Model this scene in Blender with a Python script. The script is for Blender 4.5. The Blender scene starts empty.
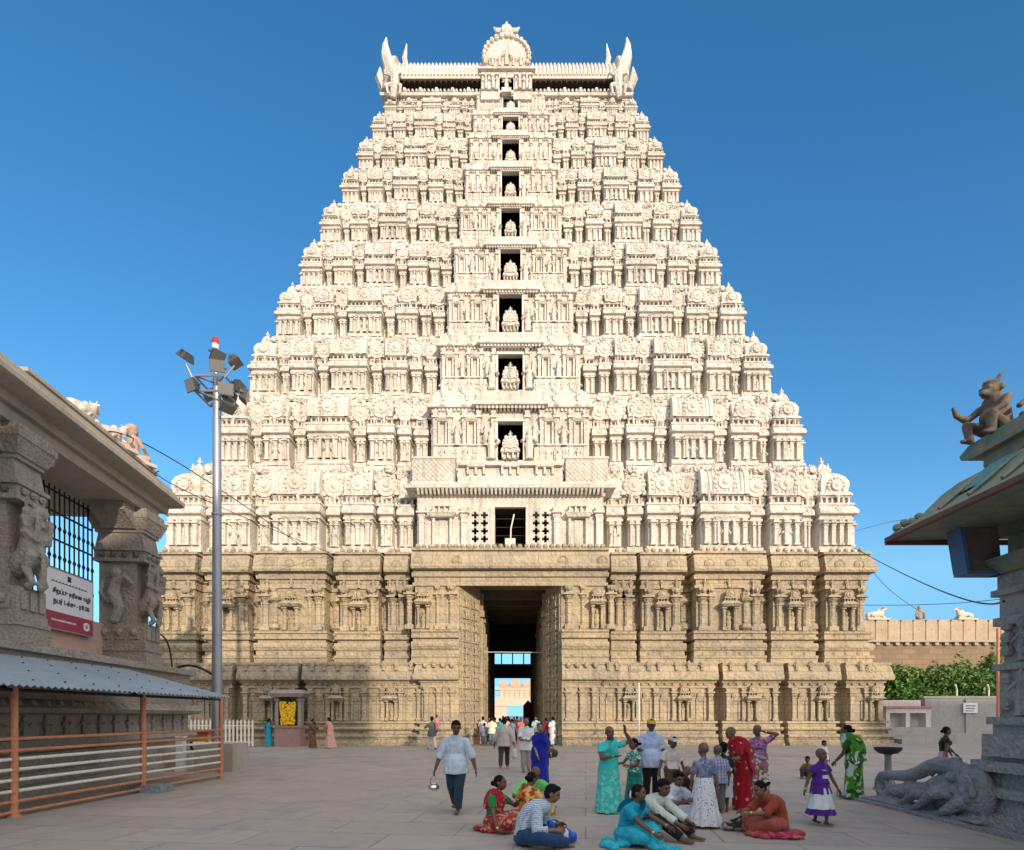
import bpy, bmesh, math, random
from mathutils import Vector, Matrix, noise
from math import sin, cos, pi, radians, sqrt

random.seed(7)
scene = bpy.context.scene
COL = scene.collection

# ------------------------------------------------------------------ camera
F_PX, VX, HY, EYE = 600.0, 512.0, 715.0, 1.75
cam_d = bpy.data.cameras.new("camera")
cam = bpy.data.objects.new("camera", cam_d)
COL.objects.link(cam)
cam.location = (0, 0, EYE)
cam.rotation_euler = (radians(90), 0, 0)
cam_d.sensor_width = 36.0
cam_d.lens = F_PX / 1024 * 36.0
cam_d.shift_y = (HY - 425) / 1024
cam_d.clip_end = 5000
scene.camera = cam

def WX(x, Y): return (x - VX) / F_PX * Y
def WZ(y, Y): return EYE + (HY - y) / F_PX * Y
def DG(y): return EYE * F_PX / (y - HY)          # distance of a ground point

# ------------------------------------------------------------------ light
SKY_SAT, SKY_VAL, GLOW = 1.29, 0.90, (6.3, 6.05, 6.05, 1)
AZ = math.atan2(6.6, 16.0)          # light travels towards -x, +y
EL = radians(12.7)
LDIR = Vector((-sin(AZ) * cos(EL), cos(AZ) * cos(EL), -sin(EL)))
sun_d = bpy.data.lights.new("sun", 'SUN')
sun = bpy.data.objects.new("sun", sun_d)
COL.objects.link(sun)
sun.rotation_euler = LDIR.to_track_quat('-Z', 'Y').to_euler()
sun_d.energy = 2.25
sun_d.angle = radians(0.6)
sun_d.color = (1.0, 0.85, 0.68)

w = bpy.data.worlds.new("World")
scene.world = w
w.use_nodes = True
nt = w.node_tree
bg = nt.nodes["Background"]
sky = nt.nodes.new("ShaderNodeTexSky")
sky.sky_type = 'NISHITA'
sky.sun_disc = False
sky.sun_elevation = EL
sd = -LDIR                                         # towards the sun
sky.sun_rotation = math.atan2(sd.x, sd.y)
sky.altitude = 200
sky.air_density = 1.0
sky.dust_density = 0.3
sky.ozone_density = 2.2
# deeper blue, and a broad glow added towards the sun to brighten the court
hsv = nt.nodes.new("ShaderNodeHueSaturation")
hsv.inputs["Saturation"].default_value = SKY_SAT
hsv.inputs["Value"].default_value = SKY_VAL
nt.links.new(sky.outputs[0], hsv.inputs["Color"])
tcw = nt.nodes.new("ShaderNodeTexCoord")
sx = nt.nodes.new("ShaderNodeSeparateXYZ"); cx = nt.nodes.new("ShaderNodeCombineXYZ")
mx = nt.nodes.new("ShaderNodeMath"); mx.operation = 'MAXIMUM'; mx.inputs[1].default_value = 0.20   # clear air: no pale band at the horizon
nt.links.new(tcw.outputs["Generated"], sx.inputs[0])
nt.links.new(sx.outputs[2], mx.inputs[0])
nt.links.new(sx.outputs[0], cx.inputs[0]); nt.links.new(sx.outputs[1], cx.inputs[1]); nt.links.new(mx.outputs[0], cx.inputs[2])
nt.links.new(cx.outputs[0], sky.inputs[0])
dotn = nt.nodes.new("ShaderNodeVectorMath"); dotn.operation = 'DOT_PRODUCT'
nt.links.new(tcw.outputs["Generated"], dotn.inputs[0])
dotn.inputs[1].default_value = (-LDIR.x * .90, -LDIR.y * .90, 0.50)
mr = nt.nodes.new("ShaderNodeMapRange")
mr.interpolation_type = 'SMOOTHSTEP'
mr.inputs["From Min"].default_value = 0.10
mr.inputs["From Max"].default_value = 0.95
mr.inputs["To Min"].default_value = 0.0
mr.inputs["To Max"].default_value = 1.0
nt.links.new(dotn.outputs["Value"], mr.inputs["Value"])
glow = nt.nodes.new("ShaderNodeMix"); glow.data_type = 'RGBA'
glow.inputs[7].default_value = GLOW
nt.links.new(mr.outputs[0], glow.inputs[0])
nt.links.new(hsv.outputs[0], glow.inputs[6])
nt.links.new(glow.outputs[2], bg.inputs[0])
bg.inputs[1].default_value = 0.15
scene.view_settings.view_transform = 'Standard'
scene.view_settings.look = 'None'
scene.view_settings.exposure = 0.78
scene.view_settings.gamma = 1.0
scene.view_settings.use_curve_mapping = False

# ------------------------------------------------------------------ objects
def link(o, parent=None):
    COL.objects.link(o)
    if parent is not None:
        o.parent = parent
    return o

def tag(o, label=None, cat=None, group=None, kind=None):
    if label: o["label"] = label
    if cat: o["category"] = cat
    if group: o["group"] = group
    if kind: o["kind"] = kind
    return o

def empty(name, loc=(0, 0, 0), rz=0.0, label=None, cat=None, group=None):
    o = bpy.data.objects.new(name, None)
    o.empty_display_size = 0.2
    o.location = loc
    o.rotation_euler = (0, 0, rz)
    link(o)
    return tag(o, label, cat, group)

def children_of(o): return list(o.children)

def copy_tree(o, parent=None):
    c = o.copy()
    COL.objects.link(c)
    if parent is not None:
        c.parent = parent
    for ch in children_of(o):
        copy_tree(ch, c)
    return c

# ------------------------------------------------------------------ materials
def _mix(nt, fac, a, b, blend='MIX'):
    n = nt.nodes.new("ShaderNodeMix")
    n.data_type = 'RGBA'
    n.blend_type = blend
    for i, s in ((0, fac), (6, a), (7, b)):
        if isinstance(s, (int, float)): n.inputs[i].default_value = s
        elif isinstance(s, tuple): n.inputs[i].default_value = (*s, 1) if len(s) == 3 else s
        else: nt.links.new(s, n.inputs[i])
    return n.outputs[2]

def _ramp(nt, src, p0, p1, c0=(0, 0, 0), c1=(1, 1, 1)):
    n = nt.nodes.new("ShaderNodeValToRGB")
    n.color_ramp.elements[0].position = p0
    n.color_ramp.elements[1].position = p1
    n.color_ramp.elements[0].color = (*c0, 1)
    n.color_ramp.elements[1].color = (*c1, 1)
    nt.links.new(src, n.inputs[0])
    return n.outputs[0]

def _coord(nt, scale=(1, 1, 1), kind="Object", rot=(0, 0, 0)):
    tc = nt.nodes.new("ShaderNodeTexCoord")
    mp = nt.nodes.new("ShaderNodeMapping")
    mp.inputs["Scale"].default_value = scale
    mp.inputs["Rotation"].default_value = rot
    nt.links.new(tc.outputs[kind], mp.inputs[0])
    return mp.outputs[0]

def _noise(nt, vec, scale, detail=5, rough=0.6, dist=0.0):
    n = nt.nodes.new("ShaderNodeTexNoise")
    n.inputs["Scale"].default_value = scale
    n.inputs["Detail"].default_value = detail
    n.inputs["Roughness"].default_value = rough
    n.inputs["Distortion"].default_value = dist
    nt.links.new(vec, n.inputs["Vector"])
    return n.outputs[0]

def _voro(nt, vec, scale, feature='F1'):
    n = nt.nodes.new("ShaderNodeTexVoronoi")
    n.feature = feature
    n.inputs["Scale"].default_value = scale
    nt.links.new(vec, n.inputs["Vector"])
    return n.outputs[0]

def _bump(nt, bsdf, src, strength, dist):
    b = nt.nodes.new("ShaderNodeBump")
    b.inputs["Strength"].default_value = strength
    b.inputs["Distance"].default_value = dist
    nt.links.new(src, b.inputs["Height"])
    prev = bsdf.inputs["Normal"]
    if prev.is_linked:
        nt.links.new(prev.links[0].from_socket, b.inputs["Normal"])
    nt.links.new(b.outputs[0], bsdf.inputs["Normal"])

def new_mat(name, rough=0.8, metal=0.0, spec=0.3):
    m = bpy.data.materials.new(name)
    m.use_nodes = True
    b = m.node_tree.nodes["Principled BSDF"]
    b.inputs["Roughness"].default_value = rough
    b.inputs["Metallic"].default_value = metal
    b.inputs["Specular IOR Level"].default_value = spec
    return m, m.node_tree, b

def mat_stone(name, c0, c1, c2, scale=0.6, bump=0.5, bdist=0.05, carve=0.0, carve_scale=3.0, streak=0.35, rough=0.85, spot=0.4, ashlar=None):
    """weathered stone: broad blotches, fine grain, rain streaks, optional carved relief"""
    m, nt, b = new_mat(name, rough)
    v = _coord(nt)
    n1 = _noise(nt, v, scale, 6, 0.62)
    col = _mix(nt, _ramp(nt, n1, 0.35, 0.66), c0, c1)
    n2 = _noise(nt, v, scale * 9, 5, 0.7)
    col = _mix(nt, _ramp(nt, n2, 0.48, 0.78, (0, 0, 0), (spot, spot, spot)), col, c2)
    vs = _coord(nt, (2.2, 2.2, 0.16))
    n3 = _noise(nt, vs, 1.3, 5, 0.7, 0.4)
    col = _mix(nt, _ramp(nt, n3, 0.52, 0.74, (0, 0, 0), (streak, streak, streak)), col, c2)
    n4 = _noise(nt, v, 30, 3, 0.6)
    col = _mix(nt, _ramp(nt, n4, 0.3, 0.75, (0.0,) * 3, (0.25,) * 3), col, tuple(min(1, x * 1.25) for x in c0))
    if ashlar:
        va = _coord(nt, (1, 1, 1), "Object", (radians(90), 0, 0))
        br = nt.nodes.new("ShaderNodeTexBrick")
        br.inputs["Scale"].default_value = 1.0
        br.inputs["Brick Width"].default_value, br.inputs["Row Height"].default_value = ashlar
        br.inputs["Mortar Size"].default_value = 0.014
        br.inputs["Bias"].default_value = 0.0
        br.inputs["Color1"].default_value = (.92, .92, .92, 1); br.inputs["Color2"].default_value = (1.08, 1.06, 1.02, 1); br.inputs["Mortar"].default_value = (.62, .60, .58, 1)
        nt.links.new(va, br.inputs["Vector"])
        col = _mix(nt, 1.0, col, br.outputs[0], 'MULTIPLY')
        _bump(nt, b, br.outputs["Fac"], -.4, .03)
    nt.links.new(col, b.inputs["Base Color"])
    _bump(nt, b, n2, bump, bdist)
    _bump(nt, b, n4, bump * 0.6, bdist * 0.3)
    if carve:
        vo = _voro(nt, v, carve_scale)
        _bump(nt, b, vo, carve, 0.12)
    return m

def mat_flat(name, c, rough=0.6, var=0.15, scale=6, metal=0.0, bump=0.0, spec=0.3):
    m, nt, b = new_mat(name, rough, metal, spec)
    v = _coord(nt)
    n1 = _noise(nt, v, scale, 4, 0.6)
    lo = tuple(max(0, x * (1 - var)) for x in c)
    hi = tuple(min(1, x * (1 + var)) for x in c)
    nt.links.new(_mix(nt, n1, lo, hi), b.inputs["Base Color"])
    if bump:
        _bump(nt, b, n1, bump, 0.02)
    return m

M = {}
M['plaster'] = mat_stone("cream_plaster", (0.71, 0.665, 0.58), (0.55, 0.50, 0.42), (0.21, 0.185, 0.15), 0.5, 0.5, 0.04, 0.3, 6.0, 0.85, 0.9, 0.65)
M['plaster_plain'] = mat_stone("cream_plaster_plain", (0.74, 0.68, 0.59), (0.65, 0.58, 0.48), (0.50, 0.42, 0.32), 0.35, 0.25, 0.03, 0, 1, 0.3, 0.9, 0.2)
M['granite'] = mat_stone("sand_granite", (0.48, 0.385, 0.25), (0.335, 0.29, 0.215), (0.13, 0.11, 0.085), 0.30, 0.6, 0.06, 0.5, 5.5, 0.75, 0.9, 0.65, (1.5, .47))
M['greystone'] = mat_stone("grey_granite", (0.39, 0.34, 0.275), (0.29, 0.255, 0.21), (0.16, 0.14, 0.115), 0.7, 0.8, 0.025, 0.35, 13.0, 0.5, 0.9, 0.6)
M['pavstone'] = mat_stone("warm_grey_granite", (0.40, 0.385, 0.355), (0.29, 0.28, 0.265), (0.11, 0.11, 0.11), 0.9, 0.8, 0.02, 0.35, 14.0, 0.5, 0.85, 0.6)
M['greystone_smooth'] = mat_stone("grey_granite_smooth", (0.46, 0.40, 0.315), (0.36, 0.315, 0.25), (0.19, 0.165, 0.135), 0.5, 0.4, 0.03, 0, 1, 0.45, 0.9, 0.4)
M['bluestone'] = mat_stone("blue_grey_granite", (0.31, 0.315, 0.32), (0.20, 0.21, 0.22), (0.07, 0.075, 0.08), 0.9, 0.8, 0.02, 0.35, 18, 0.4, 0.8, 0.6)
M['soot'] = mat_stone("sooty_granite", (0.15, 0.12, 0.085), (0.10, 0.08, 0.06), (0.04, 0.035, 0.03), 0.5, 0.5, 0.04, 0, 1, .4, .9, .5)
M['interior'] = mat_flat("sooty_timber_and_shade", (0.060, 0.042, 0.030), 0.9, 0.4, 3)  # door rooms and frames; also the painted shade under the roof eave
M['dark'] = mat_flat("dark_void_paint", (0.02, 0.02, 0.02), 0.9)

# ------------------------------------------------------------------ mesh builder
class MB:
    """collects primitives in a (u, v, z) frame; u along, v outward"""
    def __init__(s, frame=(0, 0, 1, 0, 0, 1)):
        s.v, s.f, s.m = [], [], []
        s.fr = frame
        s.mi = 0
    def add(s, vs, fs):
        b = len(s.v)
        ox, oy, ux, uy, vx, vy = s.fr
        s.v.extend((ox + p[0] * ux + p[1] * vx, oy + p[0] * uy + p[1] * vy, p[2]) for p in vs)
        s.f.extend(tuple(i + b for i in f) for f in fs)
        s.m.extend([s.mi] * len(fs))
    def box(s, u0, u1, v0, v1, z0, z1):
        s.add([(u0, v0, z0), (u1, v0, z0), (u1, v1, z0), (u0, v1, z0), (u0, v0, z1), (u1, v0, z1), (u1, v1, z1), (u0, v1, z1)],
              [(3, 2, 1, 0), (4, 5, 6, 7), (0, 1, 5, 4), (1, 2, 6, 5), (2, 3, 7, 6), (3, 0, 4, 7)])
    def frus(s, uc, vc, z0, z1, w0, d0, w1, d1, v_shift=0):
        a, b, c, d = w0 / 2, d0 / 2, w1 / 2, d1 / 2
        s.add([(uc - a, vc - b, z0), (uc + a, vc - b, z0), (uc + a, vc + b, z0), (uc - a, vc + b, z0),
               (uc - c, vc - d + v_shift, z1), (uc + c, vc - d + v_shift, z1), (uc + c, vc + d + v_shift, z1), (uc - c, vc + d + v_shift, z1)],
              [(3, 2, 1, 0), (4, 5, 6, 7), (0, 1, 5, 4), (1, 2, 6, 5), (2, 3, 7, 6), (3, 0, 4, 7)])
    def lathe(s, uc, vc, prof, n=8, sq=0.0, sv=1.0, ph=0.0):
        vs, fs = [], []
        for r, z in prof:
            for i in range(n):
                t = 2 * pi * (i + ph) / n
                c, d = cos(t), sin(t)
                k = 1.0
                if sq: k = 1 + sq * (1 / max(abs(c), abs(d)) - 1)
                vs.append((uc + r * c * k, vc + r * d * k * sv, z))
        for j in range(len(prof) - 1):
            for i in range(n):
                a, b = j * n + i, j * n + (i + 1) % n
                fs.append((a, b, b + n, a + n))
        fs.append(tuple(range(n - 1, -1, -1)))
        k = (len(prof) - 1) * n
        fs.append(tuple(range(k, k + n)))
        s.add(vs, fs)
    def prism_v(s, poly, v0, v1):            # poly in (u, z), extruded along v
        n = len(poly)
        vs = [(u, v0, z) for u, z in poly] + [(u, v1, z) for u, z in poly]
        fs = [tuple(range(n)), tuple(range(2 * n - 1, n - 1, -1))]
        fs += [(i, i + n, (i + 1) % n + n, (i + 1) % n) for i in range(n)]
        s.add(vs, fs)
    def prism_u(s, poly, u0, u1):            # poly in (v, z), extruded along u
        n = len(poly)
        vs = [(u0, v, z) for v, z in poly] + [(u1, v, z) for v, z in poly]
        fs = [tuple(range(n)), tuple(range(2 * n - 1, n - 1, -1))]
        fs += [(i, i + n, (i + 1) % n + n, (i + 1) % n) for i in range(n)]
        s.add(vs, fs)
    def tube(s, pts, r, n=6, r1=None):
        """round bar through 3D points in the frame; r may be a list"""
        P = [Vector(p) for p in pts]
        R = r if isinstance(r, (list, tuple)) else [r] * len(P)
        vs, fs = [], []
        up0 = None
        for i, p in enumerate(P):
            d = (P[min(i + 1, len(P) - 1)] - P[max(i - 1, 0)]).normalized()
            ref = Vector((0, 0, 1)) if abs(d.z) < 0.9 else Vector((1, 0, 0))
            if up0 is not None: ref = up0
            x = d.cross(ref)
            if x.length < 1e-6: x = d.orthogonal()
            x.normalize()
            y = x.cross(d).normalized()
            up0 = y
            for k in range(n):
                t = 2 * pi * k / n
                vs.append(tuple(p + (x * cos(t) + y * sin(t)) * R[i]))
        for j in range(len(P) - 1):
            for i in range(n):
                a, b = j * n + i, j * n + (i + 1) % n
                fs.append((a, b, b + n, a + n))
        fs.append(tuple(range(n - 1, -1, -1)))
        k = (len(P) - 1) * n
        fs.append(tuple(range(k, k + n)))
        s.add(vs, fs)
    def ball(s, c, r, n=8, m=5, sx=1, sy=1, sz=1):
        prof = [(max(1e-4, sin(pi * j / m)) * r, -cos(pi * j / m) * r) for j in range(m + 1)]
        vs, fs = [], []
        for rr, z in prof:
            for i in range(n):
                t = 2 * pi * i / n
                vs.append((c[0] + rr * cos(t) * sx, c[1] + rr * sin(t) * sy, c[2] + z * sz))
        for j in range(m):
            for i in range(n):
                a, b = j * n + i, j * n + (i + 1) % n
                fs.append((a, b, b + n, a + n))
        s.add(vs, fs)
    def sweep(s, poly, prof, closed=False, z_base=0.0):
        """profile [(z, out)] swept along a rectilinear plan outline in (u, v); outward = left of travel rotated"""
        n = len(poly)
        P = [Vector((p[0], p[1])) for p in poly]
        m = n if closed else n - 1
        E = []                                   # edges: normal, length, limit of the outward shift
        for i in range(m):
            d = P[(i + 1) % n] - P[i]
            ln = d.length
            d = d.normalized() if ln > 1e-6 else Vector((1, 0))
            E.append([Vector((-d.y, d.x)), ln, 1e9, d])
        for i in range(m):                       # edges that face each other across a narrow recess
            j, k = (i + 1) % m, (i + 2) % m
            if not closed and i + 2 >= m: break
            if E[i][0].dot(E[k][0]) < -0.9 and E[i][0].dot(E[j][3]) > 0.9:
                lim = E[j][1] * .30
                E[i][2] = min(E[i][2], lim); E[k][2] = min(E[k][2], lim)
        vs, fs = [], []
        for z, o in prof:
            for i in range(n):
                q = P[i].copy()
                es = [e for e in (i - 1, i) if closed or 0 <= e < m]
                ns = [E[e % m] for e in es]
                if len(ns) == 2 and (ns[0][0] - ns[1][0]).length < 0.1: ns = ns[:1]
                for e in ns: q += e[0] * min(o, e[2])
                vs.append((q.x, q.y, z_base + z))
        for j in range(len(prof) - 1):
            for i in range(m):
                a, b = j * n + i, j * n + (i + 1) % n
                fs.append((a, b, b + n, a + n))
        s.add(vs, fs)
    def mesh(s, name, mats, smooth=32):
        me = bpy.data.meshes.new(name)
        me.from_pydata(s.v, [], s.f)
        for m in (mats if isinstance(mats, (list, tuple)) else [mats]):
            me.materials.append(m)
        if any(s.m): me.polygons.foreach_set("material_index", s.m)
        if smooth:
            me.polygons.foreach_set("use_smooth", [True] * len(me.polygons))
            me.set_sharp_from_angle(angle=radians(smooth))
        me.update()
        return me
    def build(s, name, mats, parent=None, smooth=32, recalc=False):
        me = s.mesh(name, mats, smooth)
        if recalc:
            bm = bmesh.new(); bm.from_mesh(me)
            bmesh.ops.recalc_face_normals(bm, faces=bm.faces[:]); bm.to_mesh(me); bm.free()
        o = bpy.data.objects.new(name, me)
        link(o, parent)
        return o
# ================================================================== THE TOWER
XC, YC = -0.10, 49.0
FRONT = (XC, YC, 1, 0, 0, -1)
RIGHT = (XC, YC, 0, 1, 1, 0)
BACK = (XC, YC, -1, 0, 0, 1)
LEFT = (XC, YC, 0, -1, -1, 0)

def mirror_bays(half):
    """half: [(a, b, proj)] ascending on the positive side; a<0 start means a centre bay"""
    out = []
    for a, b, p in half:
        out.append((a, b, p))
        if a >= 0: out.append((-b, -a, p))
        else: out[-1] = (-b, b, p)
    return sorted(out)

def side_poly(hw, hd, bays, p):
    """outline of one side from (-hw) to (+hw): bays at their projection, recesses p behind hd"""
    pts = []
    prev = None
    for a, b, q in bays:
        vb = hd - p + p * q
        if prev is not None and a * hw - prev > 1e-4:
            pts += [(prev, hd - p), (a * hw, hd - p)]
        pts += [(a * hw, vb), (b * hw, vb)]
        prev = b * hw
    return pts

def to_frame(poly, fr):
    """points of a side (u, v) as offsets in the FRONT frame"""
    ox, oy, ux, uy, vx, vy = fr
    out = []
    for u, v in poly:
        X, Y = u * ux + v * vx, u * uy + v * vy
        out.append((X, -Y))
    return out

def plan_loop(hw, hd, fb, sb, p):
    # traversed left to right across the front: outward must be +v: travel +u, left normal (-dy,dx) = (0,1) = +v
    loop = []
    loop += side_poly(hw, hd, fb, p)
    loop += to_frame(side_poly(hd, hw, sb, p), RIGHT)[1:]
    loop += to_frame(side_poly(hw, hd, sb, p), BACK)[1:]
    loop += to_frame(side_poly(hd, hw, sb, p), LEFT)[1:-1]
    return loop

def open_loop(loop, g):
    """cut a closed outline where it crosses u = 0 at the front: from (+g) round to (-g)"""
    n = len(loop)
    for i in range(n):
        a, b = loop[i], loop[(i + 1) % n]
        if abs(a[1] - b[1]) < 1e-6 and a[0] < -g and b[0] > g and a[1] > 0:
            return [(g, a[1])] + loop[i + 1:] + loop[:i + 1] + [(-g, a[1])], a[1]
    raise RuntimeError("no gate edge")

def check_dir(loop):
    a = sum(loop[i][0] * loop[(i + 1) % len(loop)][1] - loop[(i + 1) % len(loop)][0] * loop[i][1] for i in range(len(loop)))
    return a

def pilaster(mb, u, v, z0, z1, w, d=None, fancy=True):
    d = d or w * 0.8
    h = z1 - z0
    mb.box(u - w * .72, u + w * .72, v - .06, v + d * 1.2, z0, z0 + .07 * h)
    mb.box(u - w * .5, u + w * .5, v - .06, v + d, z0 + .07 * h, z0 + .72 * h)
    if fancy:
        mb.box(u - w * .58, u + w * .58, v - .06, v + d * 1.1, z0 + .62 * h, z0 + .655 * h)
        mb.frus(u, v + d * .45, z0 + .72 * h, z0 + .80 * h, w * 1.0, d * 1.1, w * 1.5, d * 1.6)
        mb.frus(u, v + d * .45, z0 + .80 * h, z0 + .845 * h, w * 1.5, d * 1.6, w * .9, d * 1.0)
    else:
        mb.box(u - w * .45, u + w * .45, v - .06, v + d * .9, z0 + .72 * h, z0 + .845 * h)
    mb.box(u - w * 1.0, u + w * 1.0, v - .06, v + d * 1.5, z0 + .845 * h, z0 + .885 * h)
    mb.frus(u, v + d * .45, z0 + .885 * h, z1, w * .9, d * 1.1, w * 1.7, d * 1.5)

def figure(mb, u, v, z, h, n=6, arms=True):
    r = h * .16
    mb.lathe(u, v, [(r * 1.1, z), (r * .75, z + .08 * h), (r * .8, z + .3 * h), (r * .95, z + .48 * h), (r * .68, z + .58 * h), (r * 1.0, z + .74 * h), (r * .4, z + .82 * h),
                    (r * .55, z + .87 * h), (r * .55, z + .95 * h), (r * .38, z + 1.0 * h), (r * .1, z + 1.08 * h)], n, sv=.8)
    if arms:
        for sgn in (-1, 1):
            mb.tube([(u + sgn * r * .85, v, z + .73 * h), (u + sgn * r * 1.7, v + r * .3, z + .57 * h), (u + sgn * r * 1.25, v + r * 1.0, z + random.uniform(.45, .78) * h)], r * .3, 4)

def kudu(mb, u, v, z, r, d, crest=True):
    """round gable medallion standing on z, facing v"""
    n = 14
    def ring(k, zc): return [(u + k * r * cos(-pi * .5 + 2 * pi * (i + .5) / n), zc + k * r * sin(-pi * .5 + 2 * pi * (i + .5) / n)) for i in range(n)]
    zc = z + r * .86
    mb.prism_v(ring(1.0, zc), v - d, v)
    for k in range(10):                                    # petals round the rim
        t = radians(-30 + 240 * k / 9)
        cu, cz = u + r * .86 * cos(t), zc + r * .86 * sin(t)
        mb.ball((cu, v + d * .05, cz), r * .17, 5, 3, sy=.7)
    mb.prism_v(ring(.60, zc), v - d * .5, v + d * .22)
    mb.ball((u, v + d * .2, zc), r * .28, 6, 4, sy=.6)
    if crest:
        mb.lathe(u, v - d * .5, [(r * .35, z + 1.70 * r), (r * .42, z + 1.85 * r), (r * .16, z + 2.0 * r), (r * .24, z + 2.15 * r), (r * .03, z + 2.45 * r)], 5)
    for sg in (-1, 1):
        mb.frus(u + sg * r * .95, v - d * .4, z, z + .42 * r, r * .5, d, r * .2, d * .7)

def finial(mb, u, v, z, s):
    mb.lathe(u, v, [(s * .35, z - .1 * s), (s * .3, z + .12 * s), (s * .55, z + .4 * s), (s * .5, z + .62 * s), (s * .16, z + .8 * s), (s * .22, z + .95 * s), (s * .03, z + 1.5 * s)], 6)

def neck(mb, u0, u1, v, dep, z0, z1):
    """neck storey of a miniature shrine: posts with gaps"""
    w = u1 - u0
    n = max(2, int(round(w / ((z1 - z0) * 1.0))))
    mb.box(u0 + .04 * w, u1 - .04 * w, v - dep, v - .22, z0, z1)
    for i in range(n + 1):
        u = u0 + .06 * w + (w * .88) * i / n
        pw = (z1 - z0) * .26
        mb.box(u - pw / 2, u + pw / 2, v - .3, v - .02, z0, z1)
    mb.box(u0, u1, v - dep, v + .03, z1 - .14 * (z1 - z0), z1 + .002)

def kuta(mb, u, v, z, w, h, dep):
    """square domed shrine roof"""
    r = w * .5
    mb.lathe(u, v - dep * .5, [(r * .85, z), (r * 1.16, z + .02 * h), (r * 1.12, z + .10 * h), (r * .92, z + .20 * h), (r * 1.0, z + .38 * h), (r * .98, z + .52 * h), (r * .8, z + .72 * h),
                               (r * .48, z + .88 * h), (r * .2, z + .96 * h)], 12, sq=.75, ph=.5)
    finial(mb, u, v - dep * .5, z + .95 * h, h * .26)
    kudu(mb, u, v + r * .10, z + .10 * h, h * .30, dep * .35, True)

def sala(mb, u, v, z, w, h, dep, big=True):
    """barrel-roofed shrine"""
    c = v - dep * .5
    pr = []
    a = dep * .62
    for t in range(0, 11):
        th = -radians(12) + (pi + radians(24)) * t / 10
        pr.append((c + a * cos(th) * (1.08 if abs(cos(th)) > .9 else 1.0), z + h * .22 + h * .70 * max(-.2, sin(th))))
    pr = [(c + a * 1.15, z)] + pr + [(c - a * 1.15, z)]
    mb.prism_u(pr, u - w * .47, u + w * .47)
    for sg in (-1, 1):
        e = [(c + (p[0] - c) * 1.08, z + (p[1] - z) * 1.08) for p in pr]
        mb.prism_u(e, u + sg * w * .47 - .05 * w, u + sg * w * .47 + .05 * w)
    if big:
        kudu(mb, u, v + a * .28, z + .06 * h, h * .42, dep * .4, True)
        if w > h * 2.4:
            for sg in (-1, 1): kudu(mb, u + sg * w * .33, v + a * .24, z + .08 * h, h * .24, dep * .35, False)
    for i in range(int(w / (h * .16)) + 1):
        uu = u - w * .43 + w * .86 * i / max(1, int(w / (h * .16)))
        mb.tube([(uu, p_[0] + (p_[0] - c) * .03, p_[1] + .015 * h) for p_ in pr[1:7]], .028 * h, 4)
    k = max(2, int(w / (h * .4)))
    for i in range(k + 1):
        finial(mb, u - w * .42 + w * .84 * i / k, c, z + .92 * h, h * .17)

def panjara(mb, u, v, z, w, h, dep):
    n = 16
    r = min(w * .5, h * .5)
    zc = z + h * .46
    poly = [(u - w * .5, z), (u - w * .46, z + .1 * h)]
    for i in range(n + 1):
        t = radians(200) - radians(220) * i / n
        poly.append((u + r * 1.05 * cos(t), zc + r * 1.02 * sin(t)))
    poly += [(u + w * .46, z + .1 * h), (u + w * .5, z)]
    mb.prism_v(poly, v - dep, v)
    kudu(mb, u, v + .1, z + .08 * h, h * .40, .2, False)
    finial(mb, u, v - dep * .4, z + .97 * h, h * .22)

def aedicule(mb, u, v, z0, z1, w):
    """small two-column shrine set in a recess"""
    h = z1 - z0
    for sg in (-1, 1):
        pilaster(mb, u + sg * w * .30, v, z0, z0 + .66 * h, w * .20, w * .26, False)
    mb.box(u - w * .34, u + w * .34, v - .05, v + w * .12, z0, z0 + .66 * h)
    mb.frus(u, v + w * .12, z0 + .66 * h, z0 + .72 * h, w * .95, w * .75, w * 1.25, w * 1.0)
    mb.lathe(u, v + w * .1, [(w * .62, z0 + .72 * h), (w * .60, z0 + .77 * h), (w * .40, z0 + .80 * h), (w * .44, z0 + .86 * h), (w * .36, z0 + .94 * h), (w * .12, z0 + 1.0 * h), (w * .08, z0 + 1.04 * h), (w * .01, z0 + 1.10 * h)], 8, sq=.8, sv=.8, ph=.5)

# base y, wall half width px, distance of the front wall
LEV = [(553, 341, 36.0), (467, 290, 37.2), (397, 258, 38.3), (340, 232, 39.3), (290, 208, 40.2), (246, 188, 41.0), (207, 168, 41.8), (173, 152, 42.6), (143, 138, 43.3), (117, 126, 43.9), (101.5, 119, 44.3)]
DOORS = [(507, 31), (424, 25), (357, 24.5), (297, 23), (252, 20), (211, 18.5), (174, 17.5), (142, 17), (119, 16), (97.5, 15), (77.5, 14)]
ST = []
for y, hp, D in LEV:
    ST.append(dict(z=WZ(y, D), hw=hp * D / F_PX, hd=YC - D))
for i in range(10):
    ST[i]['h'] = ST[i + 1]['z'] - ST[i]['z']

tower = empty("gateway_tower", (XC, YC, 0), 0, "towering cream tiered temple gateway tower on a carved brown stone base", "temple tower")
TW_INV = Matrix.Translation((-XC, -YC, 0))
def tpart(mb, name, mats, parent=None, smooth=32):
    o = mb.build(name, mats, parent or tower, smooth)
    if parent is None or parent is tower: o.matrix_parent_inverse = TW_INV
    return o

HALF = [(-1, .268, 1.0), (.288, .328, .70), (.348, .382, .85), (.404, .484, 1.08), (.506, .534, .70), (.556, .690, 1.3), (.712, .740, .70), (.762, .846, 1.08), (.866, .888, .65), (.908, 1.0, 1.0)]
SIDE = [(-1, .20, 1.3), (.30, .50, 1.0), (.62, .78, 1.0), (.86, 1.0, 1.0)]
FB, SB = mirror_bays(HALF), mirror_bays(SIDE)
shrine_parts = 0

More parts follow.
